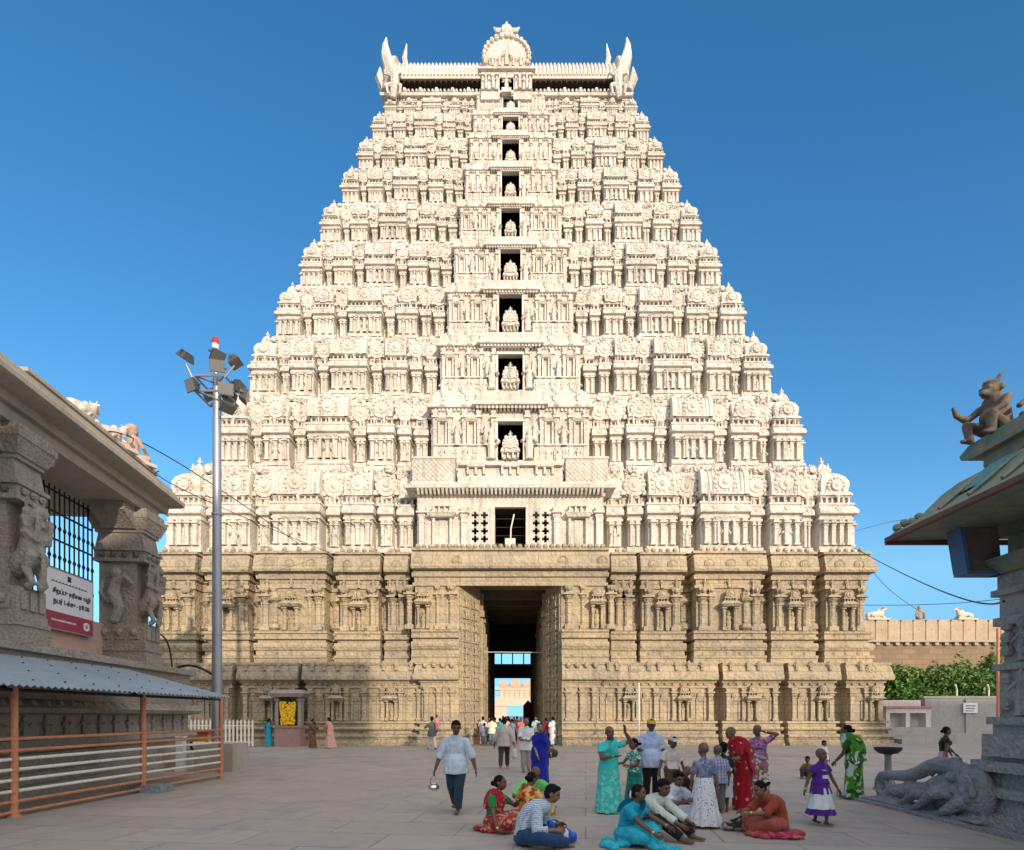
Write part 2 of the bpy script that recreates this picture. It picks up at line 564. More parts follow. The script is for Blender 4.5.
for k in range(10):
    S, N = ST[k], ST[k + 1]
    z0, h, hw, hd = S['z'], S['h'], S['hw'], S['hd']
    hw2, hd2 = N['hw'], N['hd']
    e = .027 * h
    p = 1.0 * (h / 5.6) ** .5
    mb = MB(FRONT)
    loop = plan_loop(hw, hd, FB, SB, p)
    if check_dir(loop) > 0: pass
    # travel along front is +u; the frame's v axis points outward, so left of +u is +v (outward)
    prof = [(0, 1.5 * e), (.035, 1.5 * e), (.04, .7 * e), (.065, .9 * e), (.07, 0), (.345, 0), (.35, .6 * e), (.375, .6 * e), (.38, .15 * e), (.40, .3 * e), (.405, 1.9 * e),
            (.42, 2.1 * e), (.445, 1.9 * e), (.47, 1.3 * e), (.49, .5 * e), (.50, .5 * e), (.505, .9 * e), (.525, .9 * e), (.53, -.6 * e)]
    cw = .268 * hw
    gap = cw * .985
    mb.sweep(open_loop(loop, gap)[0], [(z0 + f * h, o) for f, o in prof])
    # deck behind the cornice, recessed drum, overhanging apron up to the next storey
    sw, sdp = hw - hw2, hd - hd2
    def rect(fr, cut=True):
        q = [(-(hw - sw * fr), hd - sdp * fr), (hw - sw * fr, hd - sdp * fr), (hw - sw * fr, -(hd - sdp * fr)), (-(hw - sw * fr), -(hd - sdp * fr))]
        return open_loop(q, gap)[0] if cut else q
    mb.sweep(rect(0), [(z0 + .527 * h, -.02 - p * 1.2), (z0 + .527 * h, -sdp * .84), (z0 + .80 * h, -sdp * .84), (z0 + .801 * h, -sdp * .84 - 1.6)])
    p2 = 1.0 * (h * .86 / 5.6) ** .5
    mb.sweep(plan_loop(hw2, hd2, FB, SB, p2), [(z0 + .79 * h, .10 * sdp), (z0 + .79 * h, sdp * .60), (z0 + .815 * h, sdp * .62), (z0 + .83 * h, sdp * .52), (z0 + .88 * h, sdp * .46), (z0 + .885 * h, sdp * .36), (z0 + .945 * h, sdp * .24), (z0 + .95 * h, sdp * .17), (z0 + .965 * h, .02 + 1.3 * e), (z0 + .995 * h, 1.1 * e), (z0 + 1.0 * h, -.3)], True)
    # dentil posts in the dark recess
    nd = int(2 * hw / (.055 * h + .06))
    vr = hd - sdp * .84
    for i in range(nd):
        u = -hw * .97 + 1.94 * hw * (i + .5) / nd
        if abs(u) < .26 * hw: continue
        dw = .018 * h
        mb.box(u - dw, u + dw, vr - .02, vr + .16 * h * .5, z0 + .66 * h, z0 + .783 * h)
    # walls: pilasters, niches, small recess shrines
    zb, zt = z0 + .072 * h, z0 + .343 * h
    pw = .040 * h
    for fr, bays, W, DV in ((FRONT, FB, hw, hd), (RIGHT, SB, hd, hw), (LEFT, SB, hd, hw)):
        mb.fr = fr
        front = fr is FRONT
        if not front and k > 5: continue
        prev = None
        for a, b, q in bays:
            ua, ub = a * W, b * W
            v = DV - p + p * q
            if prev is not None and ua - prev > .1 and front:
                um = (prev + ua) / 2
                if abs(um) > .3 * W or True:
                    if ua - prev > .032 * W: aedicule(mb, um, DV - p * .7, zb, z0 + .40 * h, max(.075 * h, min(ua - prev, .12 * h) * 1.05))
            prev = ub
            if front and a < 0 < b: continue
            wb = ub - ua
            nin = max(2, int(round(wb / (pw * 3.3))))
            if not front: nin = 2
            pl = pw
            if wb < pw * 4.6: nin, pl = 1, min(pw, wb * .22)
            for i in range(nin + 1):
                u = ua + pl * 1.05 + (wb - pl * 2.1) * i / nin
                pilaster(mb, u, v, zb, zt, pl, pl * 1.15, front and k < 7)
            if front:
                um = (ua + ub) / 2
                if q > 1.1:
                    nw = wb * .17
                    for sg in (-1, 1): mb.box(um + sg * nw - pw * .3, um + sg * nw + pw * .3, v, v + pw * 1.6, zb, zt - .02 * h)
                    mb.frus(um, v + pw * .6, zt - .03 * h, zt + .005 * h, nw * 2.4, pw * 1.4, nw * 3.0, pw * 2.6)
                    figure(mb, um, v + pw * .7, zb, (zt - zb) * .72)
                elif random.random() < .6:
                    figure(mb, um, v + pw * .7, zb, (zt - zb) * random.uniform(.6, .75))
                # kudu reliefs along the cornice
                nk = max(1, int(wb / (.17 * h)))
                for i in range(nk):
                    u = ua + wb * (i + .5) / nk
                    kudu(mb, u, v + 2.0 * e, z0 + .425 * h, .030 * h, .03 * h, False)
                # guardians and small figures above the cornice
                for i in range(3):
                    if random.random() < .8:
                        figure(mb, random.uniform(ua, ub), v + random.uniform(-.5, .8) * e, z0 + .525 * h, .10 * h * random.uniform(.8, 1.25), 5)
    mb.fr = FRONT
    for i in range(int(46 - 2 * k)):                       # statues standing on the stepped apron
        u = random.uniform(.28, .97) * hw2 * random.choice((-1, 1))
        figure(mb, u, hd - sdp * random.uniform(.32, .55), z0 + .80 * h, .14 * h * random.uniform(.7, 1.2), 5)
    storey = tpart(mb, "storey", M['plaster'])
    # miniature shrines
    zn, zs, hs = z0 + .528 * h, z0 + .60 * h, .285 * h
    rest = MB(FRONT)
    prevb = None
    for fr, bays, W, DV in ((FRONT, FB, hw, hd), (RIGHT, SB, hd, hw), (LEFT, SB, hd, hw)):
        front = fr is FRONT
        prev = None
        for bi, (a, b, q) in enumerate(bays):
            ua, ub = a * W, b * W
            v = DV - p + p * q - .02
            wb = ub - ua
            dep = min(sdp * .75, wb * .8)
            um = (ua + ub) / 2
            if front and a < 0 < b: prev = ub; continue
            if not front and (bi == 0 or bi == len(bays) - 1): continue
            one = MB(fr) if (front and k < 8 and b - a > .06) else rest
            one.fr = fr
            if prev is not None and front:
                ug = (prev + ua) / 2
                rest.fr = fr
                g = max(.035 * h, min(ua - prev, .13 * h))
                rest.lathe(ug, DV - p * .6, [(g * .42, z0 + .527 * h), (g * .5, z0 + .59 * h), (g * .62, z0 + .60 * h), (g * .5, z0 + .62 * h), (g * .52, z0 + .67 * h), (g * .3, z0 + .72 * h), (g * .06, z0 + .74 * h), (g * .02, z0 + .77 * h)], 8, ph=.5, sq=.5)
            prev = ub
            neck(one, ua, ub, v, dep, zn, zs)
            if front and (bi == 0 or bi == len(bays) - 1): kuta(one, um, v, zs, wb, hs * 1.1, wb * .95)
            elif q > 1.1: sala(one, um, v, zs, wb, hs * 1.05, dep * .9)
            else:
                (panjara if (bi + k) % 2 else sala)(one, um, v, zs, wb * .96, hs * 1.05, dep * .8)
            if one is not rest:
                one.build("miniature_shrine", M['plaster'], storey)
    rest.fr = FRONT
    for (a, b, q) in FB:                               # a second row of little gabled shrines on the apron
        if a < 0 < b: continue
        ua, ub = a * hw2 + (hw - hw2) * .3 * (1 if a > 0 else -1), b * hw2 + (hw - hw2) * .3 * (1 if a > 0 else -1)
        n_ = max(1, int(round((ub - ua) / (.19 * h))))
        for i in range(n_):
            u = ua + (ub - ua) * (i + .5) / n_
            rest.box(u - .055 * h, u + .055 * h, hd - sdp * .62, hd - sdp * .36, z0 + .80 * h, z0 + .875 * h)
            kudu(rest, u, hd - sdp * .36, z0 + .865 * h, .055 * h * random.uniform(.85, 1.15), .10 * h, k < 6)
            if i: figure(rest, u - (ub - ua) * .5 / n_, hd - sdp * .33, z0 + .80 * h, .15 * h * random.uniform(.8, 1.2), 5)
    for sg in (-1, 1):                                 # corner domes that soften the step
        kuta(rest, sg * (hw2 + sw * .42), hd - sdp * .30, z0 + .78 * h, .14 * h, .22 * h, .14 * h)
    r = rest.build("minor_shrine_row", M['plaster'], storey); r["kind"] = "stuff"

    # ---------------------------------------------------------- the central bay with its doorway
    if k == 0: continue
    cw = .268 * hw
    vc = hd + .55 * (h / 5.6)
    dw = DOORS[k][1] * (YC - vc) / F_PX / 2
    zd = WZ(DOORS[k][0], YC - vc)
    zlow = z0 + .02 * h
    ztop = z0 + h
    cb = MB(FRONT)
    vb_ = hd - sdp * .95
    cb.box(-cw, -dw, vb_, vc, zlow - .3 * h, zd)
    cb.box(dw, cw, vb_, vc, zlow - .3 * h, zd)
    cb.box(-cw, cw, vb_, vc + .003, zd, z0 + .66 * h if z0 + .66 * h > zd + .1 else zd + .1)
    zl = max(z0 + .66 * h, zd + .1)
    poly = [(-cw, vb_), (-cw, vc), (-cw * .42, vc), (-cw * .42, vc + .07 * h), (cw * .42, vc + .07 * h), (cw * .42, vc), (cw, vc), (cw, vb_)]
    k_pr = [(zl, -.02), (zl, .4 * e), (zl + .018 * h, .4 * e), (zl + .02 * h, 1.9 * e), (zl + .035 * h, 2.1 * e), (zl + .06 * h, 1.7 * e), (zl + .085 * h, 1.0 * e), (zl + .09 * h, .6 * e), (zl + .12 * h, .6 * e), (zl + .122 * h, .2 * e), (zl + .20 * h, .2 * e)]
    cb.sweep(poly, k_pr)
    # the body between this cornice and the next storey's ledge, leaning back
    zb2 = zl + .20 * h
    nv = N['hd'] + .55 * ((ST[k + 1].get('h', h * .9)) / 5.6) + .30
    cw2 = .268 * hw2 * 1.04
    cb.sweep([(-cw, vb_), (-cw, vc), (cw, vc), (cw, vb_)], [(zb2 - .002, .25 * e), (zb2, -.04 * h), (zb2 + .002, -.06 * h)])
    cb.add([(-cw, vc - .03, zb2), (cw, vc - .03, zb2), (cw2, nv, ztop), (-cw2, nv, ztop), (-cw, vb_ - .2, zb2), (cw, vb_ - .2, zb2), (cw2, hd2 - .5, ztop), (-cw2, hd2 - .5, ztop)],
           [(0, 1, 2, 3), (0, 3, 7, 4), (1, 5, 6, 2), (3, 2, 6, 7)])
    # ledge at the foot with brackets
    cb.box(-cw * 1.03, cw * 1.03, vb_, vc + .12 * h * .6, z0 - .03 * h, z0 + .015 * h)
    cb.box(-cw * .99, cw * .99, vb_, vc + .07 * h * .6, z0 - .10 * h, z0 - .032 * h)
    for i in range(14):
        u = -cw * .95 + 1.9 * cw * i / 13
        cb.box(u - .012 * h, u + .012 * h, vc - .05, vc + .10 * h * .6, z0 - .07 * h, z0 - .033 * h)
    nden = 40
    for i in range(nden):
        u = -cw * .97 + 1.94 * cw * (i + .5) / nden
        cb.box(u - cw * .014, u + cw * .014, vc - .01, vc + 1.1 * e + (.07 * h if abs(u) < cw * .42 else 0), zl - .016 * h, zl + .017 * h)
    # balustrade panels
    zp = z0 + .20 * h
    for sg in (-1, 1):
        a_, b_ = sorted((sg * dw * 1.9, sg * cw * .97))
        cb.box(a_, b_, vc - .02, vc + .041 * h, z0 + .015 * h, zp)
        cb.box(a_ - .01, b_ + .01, vc, vc + .065 * h, zp, zp + .02 * h)
        npil = 5 if k < 6 else 4
        for i in range(npil):
            u = sg * (dw * 1.35 + (cw * .95 - dw * 1.35) * i / (npil - 1))
            pilaster(cb, u, vc, z0 + .02 * h, zl - .02 * h, .042 * h, .05 * h, k < 7)
        for i in range(npil - 1):                      # narrow blind niches between the pilasters
            u = sg * (dw * 1.35 + (cw * .95 - dw * 1.35) * (i + .5) / (npil - 1))
            if i % 2 == 0 or k > 5: figure(cb, u, vc + .05 * h, zp, .26 * h, 6)
            else:
                cb.frus(u, vc + .03 * h, z0 + .50 * h, z0 + .53 * h, .13 * h, .06 * h, .17 * h, .11 * h)
                for q in (-1, 1): cb.box(u + q * .045 * h - .012 * h, u + q * .045 * h + .012 * h, vc, vc + .05 * h, zp, z0 + .50 * h)
        for i in range(4):                               # panels and small dancers on the balustrade
            u = sg * (dw * 2.2 + (cw * .93 - dw * 2.2) * (i + .5) / 4)
            if i % 2: figure(cb, u, vc + .055 * h, z0 + .03 * h, .15 * h, 5)
            else:
                for t_ in range(3):
                    for r_ in range(2): cb.box(u - .05 * h + t_ * .037 * h, u - .05 * h + t_ * .037 * h + .022 * h, vc, vc + .055 * h, z0 + (.045 + .065 * r_) * h, z0 + (.095 + .065 * r_) * h)
        for i in range(3):
            u = sg * cw2 * (.35 + .28 * i)
            figure(cb, u, vc + (nv - vc) * .45 + .12 * h * .3, zb2 + (ztop - zb2) * .2, .17 * h, 6)
        # jamb guardians
        figure(cb, sg * dw * 1.5, vc + .09 * h, z0 + .02 * h, .36 * h, 7)
        for i in range(3):
            figure(cb, sg * cw * (.25 + .3 * i), vc + .9 * e, zl + .115 * h, .10 * h, 5)
            kudu(cb, sg * cw * (.30 + .28 * i), vc + 2.4 * e, zl + .03 * h, .030 * h, .03 * h, False)
        neck(cb, *sorted((sg * cw * .5, sg * cw * .95)), vc - .0, .3, zl + .12 * h, zl + .2 * h)
        neck(cb, *sorted((sg * cw2 * .45, sg * cw2 * .95)), (vc + nv) / 2, .5, ztop - .16 * h, ztop - .09 * h)
    bay = cb.build("door_bay", M['plaster'], storey)
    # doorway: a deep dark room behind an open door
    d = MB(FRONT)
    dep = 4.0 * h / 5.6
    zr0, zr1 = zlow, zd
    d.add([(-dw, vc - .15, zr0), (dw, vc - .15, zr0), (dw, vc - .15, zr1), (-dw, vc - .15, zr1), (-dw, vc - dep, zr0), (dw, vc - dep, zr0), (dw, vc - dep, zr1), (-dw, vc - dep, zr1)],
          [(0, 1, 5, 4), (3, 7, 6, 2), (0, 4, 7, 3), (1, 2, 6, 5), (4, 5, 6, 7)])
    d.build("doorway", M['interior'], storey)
    fr_ = MB(FRONT)
    for sg in (-1, 1): fr_.box(sg * dw * 1.1 - dw * .1, sg * dw * 1.1 + dw * .1, vc - .05, vc + .06 * h, zlow, zd + .02 * h)
    fr_.box(-dw * 1.2, dw * 1.2, vc - .05, vc + .075 * h, zd - .004, zd + .03 * h)
    fr_.build("door_frame", M['plaster_plain'], storey)
    # ornate gable crest standing before the door
    c = MB(FRONT)
    cr = dw * (.70 if k < 5 else .60)
    vcr = vc + .16 * h
    neck(c, -cr * 1.0, cr * 1.0, vcr, .4, z0 + .015 * h, z0 + .085 * h)
    kudu(c, 0, vcr + .05, z0 + .085 * h, cr * .92, .25, False)
    figure(c, 0, vcr - .08, z0 + .085 * h + cr * 1.50, cr * .8, 7)
    for sg in (-1, 1):
        c.ball((sg * cr * .5, vcr - .05, z0 + .085 * h + cr * 1.62), cr * .2, 6, 4)
    if k < 5: kudu(c, 0, vcr + .12, z0 + .085 * h + cr * .35, cr * .45, .1, False)
    c.build("gable_crest", M['plaster'], storey)

# ---------------------------------------------------------------- first storey centre: wall with grille windows over the gate
S = ST[0]; z0, h, hw, hd = S['z'], S['h'], S['hw'], S['hd']
vc = hd + .75
D0 = YC - vc
cw = 93 * D0 / F_PX
dw = 15.5 * D0 / F_PX
zd = WZ(507, D0)
zl = WZ(497, D0)
cb = MB(FRONT)
gw0, gw1 = 20 * D0 / F_PX, 41 * D0 / F_PX
zg0, zg1 = WZ(548, D0), WZ(512, D0)
cb.box(-cw, -gw1, hd - .6, vc, z0 - .1, zd)
cb.box(gw1, cw, hd - .6, vc, z0 - .1, zd)
for sg in (-1, 1):
    a_, b_ = sorted((sg * dw, sg * gw0)); cb.box(a_, b_, hd - .6, vc + .06, z0 - .1, zd)
    a_, b_ = sorted((sg * gw0, sg * gw1)); 
    # pierced grille window: bars leaving two columns of four cross-shaped holes
    cb.box(a_, b_, hd - .6, vc + .02, z0 - .1, WZ(543, D0))
    gz0, gz1 = WZ(543, D0), zd - .25
    cb.box(a_, b_, hd - .6, vc + .02, gz1, zd)
    cols = [a_ + (b_ - a_) * t for t in (0, .30, .70, 1.0)]
    hwid = (b_ - a_) * .2
    n_r = 4
    rh = (gz1 - gz0) / n_r
    for r_ in range(n_r):
        for ccol in (.28, .72):
            cx_ = a_ + (b_ - a_) * ccol; cz_ = gz0 + rh * (r_ + .5)
            s_ = rh * .17; L_ = rh * .44
            x0, x1 = (a_, a_ + (b_ - a_) * .5) if ccol < .5 else (a_ + (b_ - a_) * .5, b_)
            zb_, zt_ = gz0 + rh * r_, gz0 + rh * (r_ + 1)
            v0_, v1_ = vc - .22, vc + .02
            cb.box(x0, cx_ - L_, v0_, v1_, zb_, zt_); cb.box(cx_ + L_, x1, v0_, v1_, zb_, zt_)
            for su in (-1, 1):
                u0_, u1_ = sorted((cx_ + su * s_, cx_ + su * L_))
                cb.box(u0_, u1_, v0_, v1_, zb_, cz_ - s_); cb.box(u0_, u1_, v0_, v1_, cz_ + s_, zt_)
            cb.box(cx_ - s_, cx_ + s_, v0_, v1_, zb_, cz_ - L_); cb.box(cx_ - s_, cx_ + s_, v0_, v1_, cz_ + L_, zt_)
cb.box(-cw, cw, hd - .6, vc + .003, zd, zl)
for sg in (-1, 1):
    for x_, w_ in ((46, .34), (59, .16), (76, .16), (88, .34)):
        pilaster(cb, sg * x_ * D0 / F_PX, vc, z0 + .05, zd - .1, w_ * .9, .3, True)
    u = sg * 67.5 * D0 / F_PX
    cb.frus(u, vc + .2, WZ(519, D0), WZ(515, D0), 1.3, .5, 1.6, .8)
    neck(cb, u - .55, u + .55, vc + .5, .4, WZ(515, D0), WZ(508, D0))
    cb.box(u - .2, u + .2, vc - .02, vc + .06, z0, WZ(520, D0))
poly = [(-cw, hd - .6), (-cw, vc), (cw, vc), (cw, hd - .6)]
zk = zl + .3
cb.sweep(poly, [(zl, 0), (zl, .10), (zk, .12), (zk + .02, .62), (zk + .22, .66), (zk + .3, .5), (zk + .32, .35), (WZ(488, D0) + .25, .33)])
for i in range(46):
    u = -cw * 1.0 + 2.0 * cw * (i + .5) / 46
    cb.frus(u, vc + .3, zl + .02, zk, .09, .2, .15, .62)
# parapet over it: latticed panels at the two ends, stepped block in the middle
zt0 = zk + .30
yt = D0 - .3
for sg in (-1, 1):
    a_, b_ = sorted((sg * 55 * D0 / F_PX, sg * 97 * D0 / F_PX))
    cb.box(a_, b_, vc - 1.0, vc + .30, zt0, WZ(461, D0))
    cb.box(a_ - .04, b_ + .04, vc - 1.0, vc + .36, WZ(461, D0), WZ(459, D0))
    # raised diagonal lattice
    za, zb_ = zt0 + .1, WZ(462, D0)
    n_ = 9
    for dirn in (-1, 1):
        for i in range(-n_, n_ * 2):
            t0 = a_ + (b_ - a_) * i / n_
            hh = zb_ - za
            pA, pB = (t0, za), (t0 + hh * dirn, zb_)
            lo, hi = max(a_, min(pA[0], pB[0])), min(b_, max(pA[0], pB[0]))
            if hi - lo < .15: continue
            f = lambda u_: za + (u_ - pA[0]) / (pB[0] - pA[0]) * hh
            cb.tube([(lo, vc + .31, f(lo)), (hi, vc + .31, f(hi))], .022, 4)
zs = [(488, 480, .45), (480, 476, .30), (476, 468, .2), (468, 466, .48)]
for ya, yb, o in zs:
    cb.box(-52 * D0 / F_PX, 52 * D0 / F_PX, vc - 1.2, vc + o, WZ(ya, D0) - .02, WZ(yb, D0))
for c_ in (-34, 0, 34):
    neck(cb, (c_ - 9) * D0 / F_PX, (c_ + 9) * D0 / F_PX, vc + .5, .3, WZ(477, D0), WZ(469, D0))
bay = tpart(cb, "door_bay", M['plaster'])
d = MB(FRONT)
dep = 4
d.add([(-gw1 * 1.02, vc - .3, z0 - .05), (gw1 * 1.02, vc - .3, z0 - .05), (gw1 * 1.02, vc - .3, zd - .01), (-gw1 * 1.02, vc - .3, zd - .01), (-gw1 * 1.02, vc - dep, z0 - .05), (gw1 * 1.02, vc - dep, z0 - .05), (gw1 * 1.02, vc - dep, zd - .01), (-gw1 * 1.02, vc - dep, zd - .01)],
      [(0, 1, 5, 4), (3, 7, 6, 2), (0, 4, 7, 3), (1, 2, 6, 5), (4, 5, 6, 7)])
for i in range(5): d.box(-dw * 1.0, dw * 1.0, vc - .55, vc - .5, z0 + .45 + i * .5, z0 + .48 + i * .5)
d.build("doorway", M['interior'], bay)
d = MB(FRONT)
d.box(-.30, .30, vc + .1, vc + .55, z0 - .02, WZ(541, D0))
d.tube([(0.02, vc + .3, WZ(541, D0)), (.04, vc + .3, WZ(530, D0)), (.22, vc + .3, WZ(516, D0))], .045, 6)
d.build("flag_post", M['plaster_plain'], bay)

# ---------------------------------------------------------------- roof
RF = (XC - .30, YC, 1, 0, 0, -1)
S = ST[10]; zr, hwr, hdr = S['z'], S['hw'], S['hd']
rb = MB(RF)
def rr(o): return [(-(hwr + o), hdr + o), (hwr + o, hdr + o), (hwr + o, -(hdr + o)), (-(hwr + o), -(hdr + o))]
rb.sweep(rr(0), [(zr - .5, .1), (zr, .1), (zr, .45), (zr + .18, .5), (zr + .3, .2), (zr + .34, -.2), (zr + .34, -2.3), (zr + 1.75, -2.4)], True)
for i in range(60):
    u = -hwr + 2 * hwr * (i + .5) / 60
    if abs(u) > 2.1: rb.ball((u, hdr + .35, zr + .42), .12 if i % 4 else .2, 6, 4)
for i in range(40):
    u = -hwr * .97 + 1.94 * hwr * (i + .5) / 40
    rb.box(u - .035, u + .035, hdr - .25, hdr - .12, zr + .34, zr + 1.5)
tpart(rb, "roof_base", M['plaster'])
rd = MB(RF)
rd.box(-hwr + .6, hwr - .6, hdr - 1.5, hdr - 1.4, zr + .345, zr + 1.75)  # dark brown recess wall: the deep eave's shade put into the colour
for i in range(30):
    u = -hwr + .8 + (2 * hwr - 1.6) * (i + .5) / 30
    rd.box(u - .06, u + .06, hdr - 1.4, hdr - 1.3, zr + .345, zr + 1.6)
tpart(rd, "eave_shade_backing", M['interior'])
rv = MB(RF)
L = 8.55
ze = zr + 1.12
pr = [(hdr + .55, ze), (hdr + .60, ze + .18)]
for i in range(0, 13):
    t = pi * i / 12
    pr.append(((hdr + .05) * cos(t), ze + .30 + 3.5 * sin(t) ** .9))
pr += [(-hdr - .60, ze + .18), (-hdr - .55, ze)]
rv.prism_u(pr, -L, L)
nr = 62
for i in range(nr + 1):
    u = -L + 2 * L * i / nr
    if abs(u) < 1.8: continue
    pts = [(u, p_[0] * 1.015 + .02, p_[1] + .03) for p_ in pr[1:9]]
    rv.tube(pts, .085, 4)
for i in range(17):
    u = -L * .9 + L * 1.8 * i / 16
    if abs(u) > 2: finial(rv, u, 0, ze + 3.75, .9)
tpart(rv, "barrel_roof", M['plaster_plain'])
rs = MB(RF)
rs.box(-L + .1, L - .1, hdr - 1.4, hdr + .50, ze - .10, ze - .004)  # soffit coloured dark to stand in for shade beneath the barrel
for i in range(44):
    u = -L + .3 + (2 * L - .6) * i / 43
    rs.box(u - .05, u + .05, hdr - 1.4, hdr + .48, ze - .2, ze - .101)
tpart(rs, "eave_shade_soffit", M['interior'])
# centre gable on the roof
g = MB(RF)
vg = hdr + .75
gz0 = zr
gdw = 7 * (YC - vg) / F_PX
gw = 25.5 * (YC - vg) / F_PX
zdt = WZ(77.5, YC - vg)
for sg in (-1, 1):
    a_, b_ = sorted((sg * gdw, sg * gw)); g.box(a_, b_, hdr - 1.2, vg, gz0 - .6, zdt)
    for q in (.38, .68, .93): pilaster(g, sg * gw * q, vg, gz0, zdt + .2, .16, .14, False)
    figure(g, sg * gw * .52, vg + .1, gz0 + .05, 1.0, 6); figure(g, sg * gw * .8, vg + .1, gz0 + .05, .9, 6)
zg = WZ(68.5, YC - vg)
g.box(-gw, gw, hdr - 1.2, vg + .003, zdt, zg - .2)
g.sweep([(-gw, hdr - 1), (-gw, vg), (gw, vg), (gw, hdr - 1)], [(zg - .25, 0), (zg - .22, .22), (zg - .1, .25), (zg, .05), (zg + .02, -.3)])
r_ = gw * .98
n = 20
def hs(kx, kz): return [(-r_ * 1.0 * kx, zg)] + [(r_ * kx * cos(radians(205 - 230 * i / n)), zg + r_ * kz * .62 + r_ * kz * 1.0 * sin(radians(205 - 230 * i / n)) * (1.0)) for i in range(n + 1)] + [(r_ * kx, zg)]
g.prism_v(hs(.97, .88), hdr - 2.5, vg - .1)
g.prism_v(hs(.72, .64), vg - .2, vg + .05)
for i in range(17):
    t = radians(200 - 220 * i / 16)
    g.ball((r_ * .9 * cos(t), vg - .06, zg + r_ * .55 + r_ * .80 * sin(t)), .20, 6, 4)
for i in range(5):
    figure(g, (-1 + .5 * i) * gw * .55, vg + .12, zg + .05, .75 + .45 * (i == 2), 6)
zt_ = zg + r_ * 1.38
# lion-face crest at the very top
g.lathe(0, vg - .5, [(.5, zt_ - .1), (.62, zt_ + .12), (.4, zt_ + .35), (.5, zt_ + .6), (.45, zt_ + .85), (.22, zt_ + 1.05), (.05, zt_ + 1.45)], 8)
for sg in (-1, 1):
    g.tube([(sg * .3, vg - .45, zt_ + .7), (sg * .75, vg - .45, zt_ + .75), (sg * .95, vg - .45, zt_ + 1.0)], [.2, .16, .04], 6)
    g.tube([(sg * .3, vg - .45, zt_ + .3), (sg * .7, vg - .45, zt_ + .15), (sg * .85, vg - .45, zt_ - .15)], [.2, .16, .05], 6)
ga = tpart(g, "roof_gable", M['plaster'])
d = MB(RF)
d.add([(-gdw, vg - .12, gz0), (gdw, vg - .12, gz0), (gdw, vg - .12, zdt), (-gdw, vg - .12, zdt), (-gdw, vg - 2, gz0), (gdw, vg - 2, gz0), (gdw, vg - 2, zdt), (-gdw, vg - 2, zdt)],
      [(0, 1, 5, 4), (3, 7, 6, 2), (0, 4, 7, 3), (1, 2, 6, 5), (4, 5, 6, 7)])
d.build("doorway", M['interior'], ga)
d = MB(RF)
figure(d, 0, vg - .05, gz0 + .02, 1.1, 8); d.box(-.35, .35, vg - .12, vg + .25, gz0 - .3, gz0 + .02)
d.build("door_statue", M['plaster'], ga)
# horned end gables
for sg in (-1, 1):
    g = MB(RF)
    u = sg * (L + .05)
    n = 18
    poly = [(hdr + .1, ze - .1)] + [((hdr + .5) * cos(pi * i / n), ze + .35 + 3.85 * sin(pi * i / n) ** .85) for i in range(n + 1)] + [(-hdr - .1, ze - .1)]
    g.prism_u(poly, u - .35, u + .35)
    # big flame-like horn over the front corner, smaller ones behind
    vh = hdr - .2
    g.tube([(u - sg * .25, vh + .35, ze + .2), (u - sg * .05, vh + .5, ze + 1.0), (u + sg * .25, vh + .45, ze + 2.0), (u + sg * .34, vh + .25, ze + 2.9), (u + sg * .30, vh + .1, ze + 3.7)], [.34, .50, .38, .23, .05], 8)
    g.tube([(u - sg * 1.2, vh - .5, ze + 1.6), (u - sg * .95, vh - .5, ze + 2.8), (u - sg * 1.1, vh - .5, ze + 3.9)], [.2, .2, .04], 6)
    g.tube([(u + sg * .45, vh + .1, ze - .2), (u + sg * .75, vh + .3, ze + .5), (u + sg * .7, vh + .4, ze + 1.2)], [.3, .34, .05], 6)
    # prancing guardian beast below
    g.tube([(u - sg * .3, vh + .6, ze - 1.3), (u - sg * .45, vh + .75, ze - .6), (u - sg * .5, vh + .9, ze + .1), (u - sg * .3, vh + 1.0, ze + .5)], [.22, .32, .36, .2], 7)
    for q in (-.4, .35):
        g.tube([(u - sg * .45 + q * .6, vh + .8, ze - .5), (u - sg * .45 + q * 1.4, vh + 1.05, ze - .8), (u - sg * .45 + q * 1.1, vh + 1.0, ze - 1.4)], [.16, .13, .09], 5)
        g.tube([(u - sg * .45 + q * .5, vh + .9, ze + .1), (u - sg * .45 + q * 1.6, vh + 1.15, ze - .05), (u - sg * .45 + q * 1.5, vh + 1.1, ze + .35)], [.14, .1, .07], 5)
    tpart(g, "horned_gable", M['plaster'])
# ================================================================== STONE BASE AND GATE PASSAGE
HDB = YC - 35.2
HWB = 354 * 35.2 / F_PX
HDL = YC - 34.55
HWL = 372 * 34.55 / F_PX
G, GO = 2.0, 2.92                          # half widths: the passage, and the splayed mouth of the gate
ZL = WZ(585, 35) - .05                     # lintel
BHALF = [(-1, .262, 1.9), (.29, .345, 1.0), (.372, .480, 1.0), (.522, .700, 1.25), (.742, .848, 1.0), (.892, 1.0, 1.0)]
BFB = mirror_bays(BHALF)
LHALF = [(-1, .235, 1.6), (.235, .545, 1.0), (.574, .718, 1.0), (.750, .868, 1.0), (.905, 1.0, 1.0)]
LFB = mirror_bays(LHALF)
BSB = mirror_bays([(-1, .22, 1.3), (.30, .5, 1.0), (.60, .78, 1.0), (.85, 1.0, 1.0)])
PB = .95

def halves(o):
    """also cut the outline at the back, where the passage comes out"""
    for i in range(len(o) - 1):
        a, b = o[i], o[i + 1]
        if abs(a[1] - b[1]) < 1e-6 and a[1] < 0 and a[0] > GO and b[0] < -GO:
            return [o[:i + 1] + [(GO, a[1])], [(-GO, a[1])] + o[i + 1:]]
    raise RuntimeError("no back edge")

